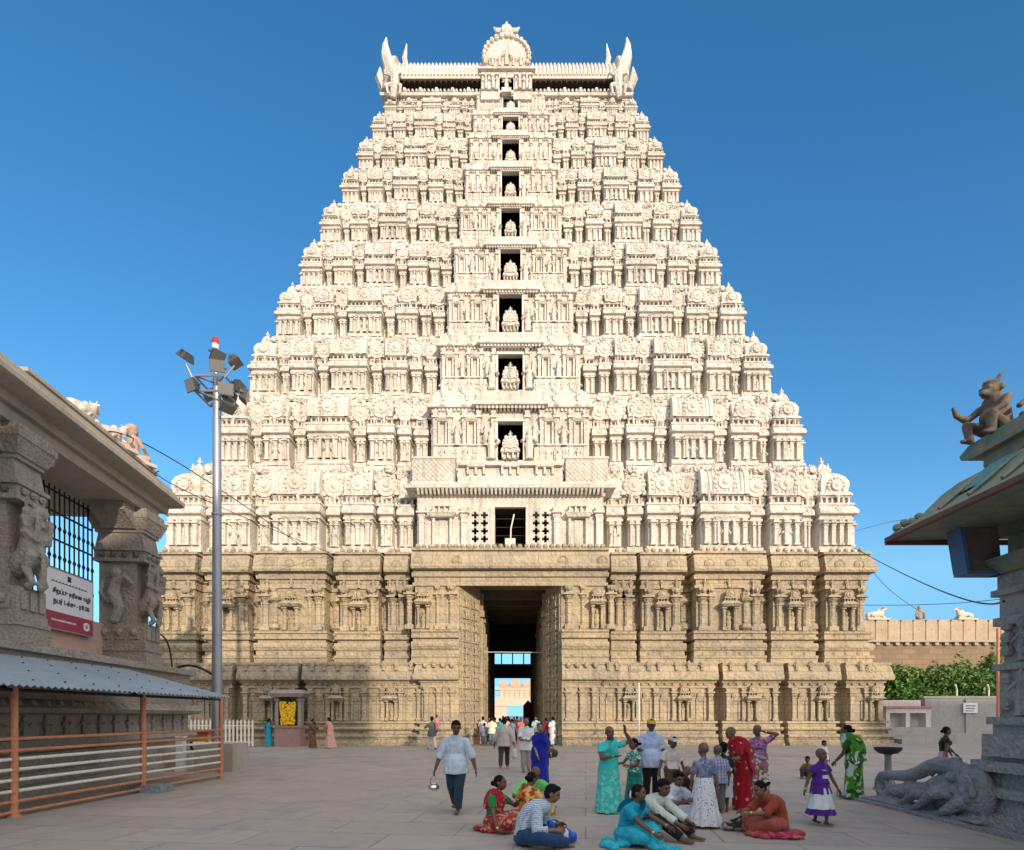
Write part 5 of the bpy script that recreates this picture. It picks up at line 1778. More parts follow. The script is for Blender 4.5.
# eave: curved shell with the lip at (XE, z 4.70), rising to the wall
prof_o = [(XE, 4.70), (XE + .10, 4.80), (XE + .35, 4.93), (XE + .62, 5.14), (XE + .90, 5.42), (XE + 1.18, 5.63), (XE + 1.45, 5.74), (XE + 1.9, 5.80)]
prof_i = [(XE + 1.9, 4.70), (XE + .02, 4.66)]
poly = prof_o + prof_i
m = MB()
n = len(poly)
vs = []
for (x, z) in poly: vs.append((x, 2.0, z))
for (x, z) in poly:
    vs.append((x, YE - (x - XE) * .0, z))
m.add(vs, [tuple(range(n)), tuple(range(2 * n - 1, n - 1, -1))] + [(i, i + n, (i + 1) % n + n, (i + 1) % n) for i in range(n)])
m.box(XE + 1.85, 12, 2, YE - .02, 5.0, 5.78)
for q in range(4): m.ball((XE + .12 + .12 * q, YE - .08, 4.86 + .05 * q + .03 * (q % 2)), .07, 7, 5)
for q in range(12): m.tube([(XE + .3, YE - .8 - q * .6, 4.93), (XE + .9, YE - .8 - q * .6, 5.44), (XE + 1.3, YE - .8 - q * .6, 5.70)], .035, 5)
ppart(m, "eave", paint_m)
m = MB(); m.box(XE - .03, XE + .06, 2, YE + .02, 4.64, 4.715); m.box(XE - .02, 9, YE - .02, YE + .03, 4.60, 4.68)
ppart(m, "eave_edge", dkred)
m = MB(); m.box(XE + 1.42, 12, 2, YE - .25, 5.79, 5.98); m.prism_v
m.prism_u([(2, 5.98), (YE - .2, 5.98), (YE + .08, 6.04), (YE + .12, 6.12), (YE - .1, 6.22), (2, 6.22)], XE + 1.30, 12)
ppart(m, "roof_molding", paint_m)
m = MB()
for y0_, y1_ in ((8.75, 9.35),):
    strip = [(x - .02, z + .022) for x, z in prof_o[3:6]]
    m.add([(x, y, z) for x, z in strip for y in (y0_, y1_)], [(0, 1, 3, 2), (2, 3, 5, 4)])
ppart(m, "painted_panel", mat_flat("turquoise_panel_paint", (.07, .25, .26), .7, .4, 5))
# blue-edged lamp box under the eave
bq = [(7.02, 4.675), (7.60, 4.675), (7.66, 4.0), (7.13, 4.0)]
m = MB()
m.add([(x, y, z) for y in (9.38, 9.60) for x, z in bq], [(0, 1, 2, 3), (7, 6, 5, 4), (0, 4, 5, 1), (1, 5, 6, 2), (2, 6, 7, 3), (3, 7, 4, 0)])
bx = ppart(m, "hanging_box", mat_flat("brown_mottled_board", (.17, .125, .105), .8, .35, 9))
m = MB()
eq = [(6.97, 4.672), (7.03, 4.672), (7.14, 3.99), (7.08, 3.99)]
m.add([(x, y, z) for y in (9.33, 9.63) for x, z in eq], [(0, 1, 2, 3), (7, 6, 5, 4), (0, 4, 5, 1), (1, 5, 6, 2), (2, 6, 7, 3), (3, 7, 4, 0)])
m.box(7.08, 7.68, 9.34, 9.62, 3.95, 3.998)
m.build("box_edge", mat_flat("blue_edge_paint", (.07, .16, .30), .6, .2, 5), bx)

# crouching horned guardian on the pavilion roof (faces the tower side, arm stretched out)
gd = MB()
otube(gd, [(0, .10, .30), (0, .05, .62), (0, -.02, .92)], [(.24, .26), (.25, .23), (.24, .17)], 12, (0, 1, 0))
oball(gd, (0, -.10, .55), (.20, .20, .2))
oball(gd, (0, -.10, 1.17), (.17, .19, .18)); otube(gd, [(0, -.15, 1.10), (0, -.32, 1.08)], [.12, .07]); oball(gd, (0, -.10, 1.33), (.15, .15, .09))
for s in (-1, 1):
    otube(gd, [(s * .10, -.10, 1.32), (s * .15, -.06, 1.46), (s * .12, .04, 1.56)], [.05, .04, .018], 8)
    oball(gd, (s * .08, -.26, 1.20), (.045, .04, .045)); oball(gd, (s * .19, -.05, 1.18), (.04, .06, .09))
    otube(gd, [(s * .16, .02, .28), (s * .24, -.42, .42), (s * .22, -.36, .05)], [.14, .12, .075])
    otube(gd, [(s * .22, -.34, .05), (s * .22, -.56, .03)], [.07, .05])
otube(gd, [(-.26, -.02, .88), (-.36, -.28, .62), (-.30, -.62, .68)], [.09, .075, .05]); otube(gd, [(-.30, -.62, .68), (-.28, -.72, .84)], [.055, .04])
otube(gd, [(.26, -.02, .88), (.36, -.25, .60), (.28, -.40, .50)], [.09, .075, .055])
otube(gd, [(-.33, -.35, .63), (-.31, -.42, .65)], [.075, .075])
fm, nf, bf = new_mat("weathered_statue_colours", .75)
vv = _coord(nf); b1 = _noise(nf, vv, 3.2, 5, .6, .4); b2 = _noise(nf, vv, 9, 5, .7)
c_ = _mix(nf, _ramp(nf, b1, .40, .52), (.14, .10, .10), (.19, .14, .085))
c_ = _mix(nf, _ramp(nf, b1, .56, .62), c_, (.10, .17, .16))
c_ = _mix(nf, _ramp(nf, b2, .5, .7, (0, 0, 0), (.7, .7, .7)), c_, (.07, .06, .06))
nf.links.new(c_, bf.inputs["Base Color"])
root = empty("guardian_statue", (7.82, 9.72, 6.20), radians(-78), "crouching horned dwarf statue in flaking colours on the pavilion roof corner", "statue")
root.scale = (.84, .76, .68)
put(solid(gd, "guardian_body", .022, 1), "guardian_body", fm, root)
gd = MB(); otube(gd, [(0, .1, .1), (0, 0, .5), (0, -.05, .9)], [(.2, .2), (.22, .2), (.16, .14)], 12, (0, 1, 0)); oball(gd, (0, -.1, 1.15), (.15, .17, .17))
otube(gd, [(0, -.15, 1.15), (-.05, -.35, 1.2)], [.09, .05]); otube(gd, [(-.2, 0, .85), (-.36, -.25, .62), (-.25, -.42, .55)], [.08, .06, .045]); otube(gd, [(.2, 0, .85), (.3, -.3, .6)], [.08, .05])
for s in (-1, 1): otube(gd, [(s * .14, 0, .2), (s * .26, -.3, .35), (s * .22, -.3, .04)], [.12, .1, .07])
root = empty("guardian_statue", (8.22, 9.30, 6.20), radians(-60), "smaller dwarf statue on the pavilion roof just behind the crouching horned one", "statue")
root.scale = (.66,) * 3
put(solid(gd, "guardian_body", .022, 1), "guardian_body", fm, root)

# elephant-headed beast balustrade beside the steps: trunk rolls down to a coil at the far end
mk = MB()
X0 = 7.52
# local: s along from the head (s=0, near the plinth) to the trunk coil (s=2.6)
def mp(s, h, x=0.0): return (X0 + x, 9.75 + s, h)
otube(mk, [mp(-.15, .40), mp(.30, .44), mp(.80, .42), mp(1.1, .36)], [(.24, .34), (.25, .36), (.22, .28), (.16, .18)], 12, (0, 0, 1))
# trunk: rises over the brow, runs down the crest and rolls up at the far end
tr = [mp(.02, .62), mp(.22, .80), mp(.50, .86), mp(.80, .88), mp(1.08, .80), mp(1.35, .68), mp(1.65, .60), mp(1.95, .57), mp(2.22, .56)]
cc = mp(2.34, .30)
for i in range(15):
    t = radians(100 - 33 * i); q = .25 - .014 * i
    tr.append((X0, cc[1] + q * cos(t), cc[2] + q * sin(t)))
otube(mk, tr, [.15, .155, .15, .145, .135, .125, .115, .105, .10] + [.098 - .0035 * i for i in range(15)], 10)
oball(mk, mp(.0, .66), (.22, .28, .22)); oball(mk, mp(.22, .72, -.22), (.09, .10, .09)); oball(mk, mp(.22, .72, -.28), (.045, .05, .045))
for q in range(7): oball(mk, mp(-.28 + .10 * q, .52 - .10 * (q % 2), -.25), (.07, .06, .09))        # curled mane
for q in range(6): oball(mk, mp(.35 + .13 * q, 1.0 - .012 * q * q, 0), (.05, .06, .05))
oball(mk, mp(-.12, .62, -.24), (.05, .16, .20))                                                     # ear
otube(mk, [mp(.30, .56, -.20), mp(.52, .50, -.27), mp(.70, .56, -.27)], [.06, .05, .02])             # tusk
otube(mk, [mp(.28, .44, -.22), mp(.55, .40, -.30), mp(.86, .16, -.30), mp(1.02, .07, -.30)], [.12, .11, .075, .06])
otube(mk, [mp(-.05, .36, -.22), mp(.15, .20, -.30), mp(.42, .05, -.30)], [.13, .10, .065])
otube(mk, [mp(.9, .34, -.10), mp(1.2, .30, -.20), mp(1.42, .14, -.20), mp(1.62, .07, -.20)], [.12, .10, .07, .055])
otube(mk, [mp(1.1, .42, 0), mp(1.5, .34, 0), mp(2.0, .26, 0)], [.12, .16, .13])
otube(mk, [mp(-.3, .06, 0), mp(2.55, .05, 0)], [(.30, .07), (.22, .06)], 10, (0, 0, 1))
me = solid(mk, "beast_body", .020, 1)
mkr = empty("beast_balustrade", (X0, 10.5, 0), 0, "carved blue-grey elephant-lion beast balustrade with a coiled trunk beside the pavilion steps", "carved balustrade")
o = put(me, "beast_body", M['bluestone'], mkr); o.matrix_parent_inverse = Matrix.Translation((-X0, -10.5, 0))
m = MB(); m.box(X0 - .34, X0 + .30, 9.62, 12.5, -.02, .07); o = m.build("beast_base", M['bluestone'], mkr); o.matrix_parent_inverse = Matrix.Translation((-X0, -10.5, 0))
m = MB()
for i in range(4): m.box(7.90, 9.6, 9.93 + .0 + .42 * i, 10.35 + .42 * i - .003, 0, .86 - .21 * i)
s_ = m.build("stone_steps", M['bluestone']); tag(s_, "short flight of stone steps behind the beast balustrade", "steps")
m = MB()
m.box(7.02, 7.14, 4.0, 13.0, 0, .05)
s_ = m.build("kerb_strip", M['bluestone']); tag(s_, "dark stone kerb line along the pavilion foot", None, None, "structure")

# oil lamp stand
ly = 14.0; lx = WX(888, ly)
lamp = empty("oil_lamp_stand", (lx, ly, 0), 0, "black iron oil lamp bowl on a slender pale post", "oil lamp")
m = MB(); m.lathe(0, 0, [(.22, 0), (.22, .05), (.09, .09), (.075, .2), (.07, .80), (.09, .84)], 12)
for s in range(3):
    t = 2 * pi * s / 3 + .4
    m.tube([(.30 * cos(t), .30 * sin(t), 0), (.07 * cos(t), .07 * sin(t), .42)], .015, 5)
m.build("lamp_post", mat_flat("grey_pitted_stone_post", (.27, .25, .23), .8, .3, 9), lamp)
m = MB(); m.lathe(0, 0, [(.08, .83), (.20, .86), (.285, .94), (.295, 1.0), (.26, 1.0), (.18, .93), (.02, .91)], 20); m.build("oil_bowl", dk, lamp)

# ---------------------------------------------------------------- enclosure wall far right
wy = 49.0
ew = empty("enclosure_wall", (36, wy, 0), 0, "high weathered brick enclosure wall with a lit peach merlon parapet", "wall")
EI = Matrix.Translation((-36, -wy, 0))
brick_m, nb_, bb_ = new_mat("old_brown_masonry", .9)
vv = _coord(nb_, (1, 1, 1), "Object", (radians(90), 0, 0))
br = nb_.nodes.new("ShaderNodeTexBrick"); br.inputs["Scale"].default_value = 1; br.inputs["Brick Width"].default_value = 1.1; br.inputs["Row Height"].default_value = .42; br.inputs["Mortar Size"].default_value = .02
br.inputs["Color1"].default_value = (.33, .225, .135, 1); br.inputs["Color2"].default_value = (.25, .17, .105, 1); br.inputs["Mortar"].default_value = (.17, .125, .09, 1)
nb_.links.new(vv, br.inputs[0]); c2 = _noise(nb_, _coord(nb_), .5, 7, .7)
nb_.links.new(_mix(nb_, _ramp(nb_, c2, .4, .7, (0, 0, 0), (.8, .8, .8)), br.outputs[0], (.22, .17, .12)), bb_.inputs[0]); _bump(nb_, bb_, c2, .8, .08)
zt1, zl1 = WZ(620, wy), WZ(641, wy)
m = MB(); m.box(20, 75, wy, wy + 1.2, 0, zl1 - .12); o = m.build("wall_body", brick_m, ew); o.matrix_parent_inverse = EI
m = MB(); m.box(19.8, 75.2, wy - .35, wy + 1.3, zl1 - .12, zl1 + .02)
for i in range(70): m.box(20 + .8 * i, 20.3 + .8 * i, wy - .25, wy, zl1 - .35, zl1 - .121)
o = m.build("wall_ledge", M['greystone_smooth'], ew); o.matrix_parent_inverse = EI
peach = mat_stone("peach_limewash", (.52, .40, .28), (.40, .30, .21), (.19, .145, .105), 1.0, .4, .03, 0, 1, .55, .9, .5)
for i in range(22):
    w_ = 1.0
    x = 24.5 + i * 1.02
    m = MB()
    hgt = zt1 - zl1
    m.prism_v([(x, zl1 + .02), (x + w_ * .96, zl1 + .02), (x + w_ * .96, zl1 + hgt * .86), (x + w_ * .86, zl1 + hgt), (x + w_ * .10, zl1 + hgt), (x, zl1 + hgt * .86)], wy - .18, wy + .5)
    m.ball((x + w_ * .48, wy - .19, zl1 + hgt * .55), .045, 6, 4)
    o = m.build("merlon", peach, ew); o.matrix_parent_inverse = EI
m = MB(); m.box(24, 47.2, wy + .0, wy + .3, zl1 + .02, zt1 - .12); o = m.build("parapet_back", peach, ew); o.matrix_parent_inverse = EI
wz = zt1 + .1
bull((WX(877, wy), wy + .2, wz), 0.05, .98, "white reclining bull statue on the enclosure wall nearest the tower", "bull statues")
bull((WX(966, wy), wy + .2, wz), pi + .1, .92, "white reclining bull statue on the enclosure wall nearest the pavilion", "bull statues")
sf = MB(); otube(sf, [(0, 0, .0), (0, 0, .4), (0, 0, .75)], [(.30, .28), (.25, .2), (.2, .15)], 10, (0, 1, 0)); oball(sf, (0, 0, 1.0), (.15, .16, .18))
for s in (-1, 1): otube(sf, [(s * .14, 0, .2), (s * .38, -.2, .3), (s * .2, -.36, .08)], [.13, .11, .08]); otube(sf, [(s * .2, 0, .72), (s * .36, -.1, .45), (s * .2, -.25, .4)], [.08, .06, .05])
root = empty("wall_statue", (WX(921, wy), wy + .2, wz - .05), 0, "small grey seated statue between the two white bulls on the wall", "statue")
put(solid(sf, "statue_body", .03, 2), "statue_body", M['greystone'], root)

# low cement wall, white altar and steps in front of it
ly_ = 38.5
lw = empty("cement_wall", (32, ly_, 0), 0, "low grey cement boundary wall carrying a small white notice", "wall")
LI = Matrix.Translation((-32, -ly_, 0))
cem = mat_stone("grey_cement_render", (.40, .38, .35), (.31, .30, .285), (.18, .175, .17), .8, .4, .03, 0, 1, .5, .9, .5)
xa, xb = WX(924, ly_), WX(1040, ly_)
m = MB(); m.box(xa, xb, ly_, ly_ + .35, 0, WZ(698, ly_)); m.box(xa - .05, xb, ly_ - .05, ly_ + .4, WZ(698, ly_), WZ(698, ly_) + .12)
for q in (.0, .35, .7): m.box(xa + (xb - xa) * q, xa + (xb - xa) * q + .35, ly_ - .12, ly_, 0, WZ(699, ly_))
o = m.build("wall_body", cem, lw); o.matrix_parent_inverse = LI
m = MB(); m.box(WX(961.5, ly_), WX(975.5, ly_), ly_ - .18, ly_ - .125, WZ(713, ly_), WZ(703, ly_)); o = m.build("wall_notice", white_m, lw); o.matrix_parent_inverse = LI
for i, zz in enumerate((705.5, 708, 710.5)):
    m = MB(); m.box(WX(963.5, ly_), WX(973.5 - i, ly_), ly_ - .19, ly_ - .181, WZ(zz + .7, ly_), WZ(zz, ly_)); o = m.build("notice_line", black_m, lw); o.matrix_parent_inverse = LI
for X in (958, 990):
    m = MB(); m.tube([(WX(X, ly_), ly_ + .1, WZ(698, ly_)), (WX(X, ly_), ly_ + .1, WZ(690, ly_)), (WX(X - 6, ly_), ly_ - .3, WZ(685, ly_))], .05, 6)
    o = m.build("wire_bracket", cream_m, lw); o.matrix_parent_inverse = LI
ay = 37.6
al = empty("white_altar", (WX(905, ay), ay, 0), 0, "whitewashed altar block with two dark recesses and a pink ledge beside the tower corner", "altar")
AI = Matrix.Translation((-WX(905, ay), -ay, 0))
wash = mat_stone("whitewash", (.68, .64, .60), (.55, .50, .46), (.30, .26, .24), 1.5, .4, .02, 0, 1, .5, .9, .4)
xs_ = [WX(q, ay) for q in (886, 890, 906, 910, 926, 931)]
zz = [WZ(q, ay) for q in (729, 726, 713, 708, 700)]
m = MB()
m.box(xs_[0], xs_[1], ay, ay + 1.2, 1.0, zz[2]); m.box(xs_[2], xs_[3], ay, ay + 1.2, 1.0, zz[2]); m.box(xs_[4], xs_[5], ay, ay + 1.2, 1.0, zz[2])
m.box(xs_[0], xs_[5], ay + .7, ay + 1.2, 1.0, zz[2]); m.box(xs_[0], xs_[5], ay - .01, ay + 1.2, zz[2], zz[3]); m.box(xs_[0], xs_[5] - .3, ay + .5, ay + 1.1, zz[3] + .12, zz[4])
o = m.build("altar_body", wash, al); o.matrix_parent_inverse = AI
m = MB(); m.box(xs_[0] - .1, xs_[5] + .1, ay - .12, ay + 1.25, zz[3], zz[3] + .119); o = m.build("altar_ledge", mat_flat("faded_pink_ledge", (.46, .22, .21), .8, .2, 3), al); o.matrix_parent_inverse = AI
m = MB(); m.box(WX(880, ay), WX(1010, ay), ay - .9, ay + 1.3, 0, .62); m.box(WX(884, ay), WX(940, ay), ay - .4, ay + 1.3, .62, 1.0); o = m.build("altar_platform", cem, al); o.matrix_parent_inverse = AI
m = MB(); m.box(WX(901, 36), WX(916, 36), 35.9, 36.7, 0, .3); m.box(WX(896, 36), WX(912, 36), 36.2, 36.7, .3, .55); o = m.build("altar_step", cem, al); o.matrix_parent_inverse = AI
m = MB(); m.tube([(WX(998, 30), 30, 0), (WX(998, 30), 30, WZ(628, 30))], .07, 8); m.lathe(WX(998, 30), 30, [(.1, 0), (.1, .1), (.07, .14)], 8)
s_ = m.build("orange_pole", orange_m); tag(s_, "thin rusty orange pole standing beside the pavilion pillar", "pole")

# ---------------------------------------------------------------- shrubs before the wall
leaf_m, nl, bl = new_mat("leaf_green", .55, 0, .35)
oi = nl.nodes.new("ShaderNodeNewGeometry")
rl = nl.nodes.new("ShaderNodeValToRGB")
rl.color_ramp.elements[0].color = (.035, .11, .02, 1); rl.color_ramp.elements[1].color = (.13, .26, .05, 1)
nl.links.new(oi.outputs["Random Per Island"], rl.inputs[0]); nl.links.new(rl.outputs[0], bl.inputs["Base Color"])
leaf2_m, nl, bl = new_mat("leaf_yellow_green", .55, 0, .35)
oi = nl.nodes.new("ShaderNodeNewGeometry"); rl = nl.nodes.new("ShaderNodeValToRGB")
rl.color_ramp.elements[0].color = (.055, .12, .025, 1); rl.color_ramp.elements[1].color = (.17, .27, .06, 1)
nl.links.new(oi.outputs["Random Per Island"], rl.inputs[0]); nl.links.new(rl.outputs[0], bl.inputs["Base Color"])
bark_m = mat_flat("grey_brown_bark", (.12, .09, .065), .9, .3, 5)
def leafy(mb, lobes, n, size):
    for _ in range(n):
        c, r = random.choice(lobes)
        v = Vector((random.gauss(0, 1), random.gauss(0, 1), random.gauss(0, 1))).normalized() * (random.random() ** .4)
        p = Vector(c) + Vector((v.x * r[0], v.y * r[1], v.z * r[2]))
        a = Vector((random.gauss(0, 1), random.gauss(0, 1), random.gauss(-.3, .7))).normalized()
        b = a.orthogonal().normalized(); b.rotate(Matrix.Rotation(random.uniform(0, 6.28), 3, a))
        s = size * random.uniform(.6, 1.4)
        k = a.cross(b) * .18 * s
        mb.add([tuple(p - a * s), tuple(p + b * s * .45 + k), tuple(p + a * s), tuple(p - b * s * .45 + k)], [(0, 1, 2), (0, 2, 3)])
def shrub(name, label, cx, cy, w, h, n, mat, size=.16, group="shrubs before the enclosure wall", tall=False):
    root = empty(name, (cx, cy, 0), 0, label, "shrub" if not tall else "tree", group)
    lobes = []
    for i in range(9):
        lobes.append(((random.uniform(-.8, .8) * w, random.uniform(-.4, .4), h * random.uniform(.35, .85) if not tall else h * random.uniform(.6, .9)), (w * random.uniform(.25, .5), .8, h * random.uniform(.14, .30))))
    m = MB(); leafy(m, lobes, n, size); m.build("foliage", mat, root, 0)
    m = MB()
    for i in range(4 if not tall else 1):
        x = random.uniform(-.5, .5) * w * (0 if tall else 1)
        m.tube([(x * .4, 0, 0), (x * .7, .1, h * .35), (x, 0, h * .7)], [.09, .07, .03], 6)
    if tall:
        for i in range(5): m.tube([(0, 0, h * .45), (random.uniform(-.5, .5) * w, random.uniform(-.3, .3), h * .8)], [.07, .02], 5)
    m.build("stem" if not tall else "trunk", bark_m, root)
sy2 = 42.5
shrub("leafy_shrub", "bushy dark green shrub nearest the tower corner with spiky fronds", WX(893, sy2), sy2, 2.2, WZ(668, sy2), 2600, leaf_m, .20)
shrub("leafy_shrub", "broad bright green shrub in the middle of the row by the wall", WX(930, sy2), sy2, 3.0, WZ(662, sy2), 3600, leaf2_m, .17)
shrub("leafy_shrub", "dense green shrub behind the notice on the cement wall", WX(965, sy2), sy2 + .4, 2.6, WZ(660, sy2), 3200, leaf_m, .17)
shrub("leafy_shrub", "rounded green shrub filling the gap behind the white altar", WX(911, sy2), sy2 + .6, 2.2, WZ(664, sy2), 2600, leaf_m, .17)
shrub("leafy_shrub", "green shrub at the pavilion end of the row by the wall", WX(992, sy2), sy2, 2.2, WZ(666, sy2), 2400, leaf2_m, .17)
shrub("slender_tree", "slender tree with thin airy leaves rising above the shrubs", WX(985, 44.5), 44.5, 2.6, WZ(648, 44.5), 1900, leaf2_m, .18, None, True)
root = empty("palm_shrub", (WX(889, 41.5), 41.5, 0), 0, "small palm with feathery fronds beside the tower base", "palm")
m = MB()
for i in range(13):
    t = 2 * pi * i / 13 + random.uniform(-.2, .2)
    L_ = random.uniform(1.3, 1.9); pts = []
    for q in range(7):
        f = q / 6
        pts.append(Vector((cos(t) * L_ * f, sin(t) * L_ * f * .7, 1.9 + 1.1 * f - 1.5 * f * f)))
    m.tube([tuple(p) for p in pts], .02, 4)
    for q in range(1, 7):
        for k in range(3):
            p = pts[q - 1].lerp(pts[q], k / 3)
            for s in (-1, 1):
                d = Vector((-sin(t) * s, cos(t) * s * .7, -.35)) * .45
                e_ = Vector((cos(t), sin(t), 0)) * .05
                m.add([tuple(p), tuple(p + d + e_ * 3), tuple(p + e_)], [(0, 1, 2)])
m.build("foliage", leaf_m, root, 0)
m = MB(); m.tube([(0, 0, 0), (.05, 0, 1.0), (0, 0, 1.95)], [.16, .12, .10], 8); m.build("trunk", bark_m, root)

# overhead wires on this side
cable("overhead_wire", [(WX(845, 35), 34.6, WZ(545, 34.6)), (WX(925, 20), 20, WZ(584, 20)), (7.7, 9.4, WZ(600, 9.3))], .018, "thick overhead wire dropping from the tower ledge to the pavilion pillar")
cable("overhead_wire", [(WX(862, 40), 40, WZ(605, 40)), (WX(940, 40), 40, WZ(604, 40)), (WX(1010, 38), 38, WZ(598, 38))], .022, "level overhead wire above the bull statues of the wall")
cable("overhead_wire", [(WX(868, 36), 36, WZ(563, 36)), (WX(890, 38), 38, WZ(590, 38)), (WX(925, 42), 42, WZ(614, 42))], .016, "thin overhead wire slanting down to the enclosure wall")
cable("overhead_wire", [(WX(855, 35.5), 35.5, WZ(531, 35.5)), (WX(890, 30), 30, WZ(522, 30)), (6.6, 10, WZ(512, 9.5))], .012, "faint overhead wire reaching up to the pavilion eave")

# ---------------------------------------------------------------- second gateway seen through the passage
gy = 150.0
g2 = empty("distant_gateway", (.4, gy, 0), 0, "small painted gateway with three arches far beyond the dark passage", "gateway")
GI = Matrix.Translation((-.4, -gy, 0))
gm1 = mat_stone("distant_cream_paint", (.62, .50, .38), (.54, .43, .33), (.4, .3, .24), .5, .3, .03, 0, 1, .3, .9, .3)
m = MB(); cx = WX(514, gy)
def gx(x): return WX(x, gy)
def gz(y): return WZ(y, gy)
m.box(gx(490), gx(507), gy, gy + 4, 0, gz(706)); m.box(gx(527), gx(541), gy, gy + 4, 0, gz(706)); m.box(gx(488), gx(543), gy - .3, gy + 4, gz(706), gz(697))
m.box(gx(499), gx(532), gy - .2, gy + 4, gz(697), gz(690)); m.box(gx(495), gx(536), gy - .5, gy + 4, gz(690), gz(687))
for q in range(-3, 4):
    figure(m, gx(515 + 5 * q), gy - .3, gz(697), 1.5, 6); figure(m, gx(515 + 4.5 * q), gy - .4, gz(687), 1.1, 6)
o = m.build("gateway_body", gm1, g2); o.matrix_parent_inverse = GI
m = MB()
for q, w_ in ((503.5, 4), (515, 5), (526.5, 4)):
    kudu(m, gx(q), gy - .3, gz(687), w_ * gy / F_PX * .95, .4, False)
m.box(gx(499), gx(532), gy, gy + 3, gz(687), gz(684.5))
o = m.build("gateway_gable", mat_flat("ochre_gable_paint", (.56, .38, .27), .8, .3, 1.5), g2); o.matrix_parent_inverse = GI
# ================================================================== PEOPLE
def cl(name, c, kind='plain', c2=None, scale=1.0, c3=None, rough=.85, thr=.52):
    """cloth: plain, check, stripe, floral, dots, border"""
    m, nt, b = new_mat(name, rough, 0, .15)
    v = _coord(nt)
    n1 = _noise(nt, v, 5, 4, .6)
    col = _mix(nt, n1, tuple(x * .82 for x in c), tuple(min(1, x * 1.12) for x in c))
    c2 = c2 or c
    if kind in ('check', 'stripe'):
        sx = nt.nodes.new("ShaderNodeSeparateXYZ"); nt.links.new(v, sx.inputs[0])
        def band(out, freq, thr):
            a = nt.nodes.new("ShaderNodeMath"); a.operation = 'MULTIPLY'; a.inputs[1].default_value = freq; nt.links.new(out, a.inputs[0])
            f = nt.nodes.new("ShaderNodeMath"); f.operation = 'FRACT'; nt.links.new(a.outputs[0], f.inputs[0])
            g_ = nt.nodes.new("ShaderNodeMath"); g_.operation = 'GREATER_THAN'; g_.inputs[1].default_value = thr; nt.links.new(f.outputs[0], g_.inputs[0])
            return g_.outputs[0]
        col = _mix(nt, band(sx.outputs[0], 11 * scale, .55), col, c2)
        if kind == 'check': col = _mix(nt, band(sx.outputs[2], 11 * scale, .55), col, c3 or c2, 'MIX' if c3 else 'MULTIPLY')
    elif kind == 'floral':
        vo = nt.nodes.new("ShaderNodeTexVoronoi"); vo.inputs["Scale"].default_value = 14 * scale; nt.links.new(v, vo.inputs["Vector"])
        sp = nt.nodes.new("ShaderNodeSeparateColor"); nt.links.new(vo.outputs["Color"], sp.inputs[0])
        col = _mix(nt, _ramp(nt, sp.outputs[0], thr, thr + .04), col, c2)
        if c3: col = _mix(nt, _ramp(nt, sp.outputs[1], .66, .70), col, c3)
    elif kind == 'dots':
        vo = nt.nodes.new("ShaderNodeTexVoronoi"); vo.inputs["Scale"].default_value = 20 * scale; nt.links.new(v, vo.inputs["Vector"])
        col = _mix(nt, _ramp(nt, vo.outputs["Distance"], .20, .26, (1, 1, 1), (0, 0, 0)), col, c2)
    elif kind == 'patch':
        n2 = _noise(nt, v, 3.2 * scale, 2, .5, .6)
        col = _mix(nt, _ramp(nt, n2, .50, .54), col, c2)
        if c3:
            n3 = _noise(nt, _coord(nt, (1, 1, 1), "Object", (1, 2, 3)), 4.1 * scale, 2, .5, .6)
            col = _mix(nt, _ramp(nt, n3, .57, .61), col, c3)
    nt.links.new(col, b.inputs["Base Color"])
    _bump(nt, b, _noise(nt, _coord(nt, (1.3, 1.3, .55)), 9, 5, .6, .6), 1.0, .035)
    b.inputs["Sheen Weight"].default_value = .15
    return m

def skin_mat(name, c):
    m, nt, b = new_mat(name, .55, 0, .35)
    n1 = _noise(nt, _coord(nt), 11, 4, .6)
    nt.links.new(_mix(nt, n1, tuple(x * .85 for x in c), tuple(x * 1.15 for x in c)), b.inputs["Base Color"])
    return m
SK = {'dark': skin_mat("deep_brown_skin", (.145, .074, .046)), 'mid': skin_mat("brown_skin", (.21, .115, .070)), 'light': skin_mat("light_brown_skin", (.30, .175, .11))}
hair_m = mat_flat("black_hair", (.008, .0075, .0075), .75, .3, 30, 0, .3, .12)
greyhair_m = mat_flat("greying_hair", (.09, .085, .08), .6, .4, 40, 0, .3)
scalp_m = mat_flat("shaven_scalp", (.15, .095, .07), .6, .2, 20)
eye_m = mat_flat("dark_eye", (.01, .008, .006), .2)
gold_m, _, gb_ = new_mat("gold_bangle", .3, 1.0, .5); gb_.inputs["Base Color"].default_value = (.75, .48, .14, 1)
lip_m = mat_flat("brown_lip", (.14, .045, .038), .5)

def ik(a, b, l1, l2, pole):
    a, b = Vector(a), Vector(b)
    d = b - a
    L = d.length
    if L > (l1 + l2) * .995:
        b = a + d * ((l1 + l2) * .995 / L); d = b - a; L = d.length
    if L < 1e-4: L = 1e-4
    k = (l1 * l1 - l2 * l2 + L * L) / (2 * L)
    h = sqrt(max(0, l1 * l1 - k * k))
    u = d / L
    p = Vector(pole) - u * Vector(pole).dot(u)
    if p.length < 1e-4: p = u.orthogonal()
    p.normalize()
    return a + u * k + p * h, b

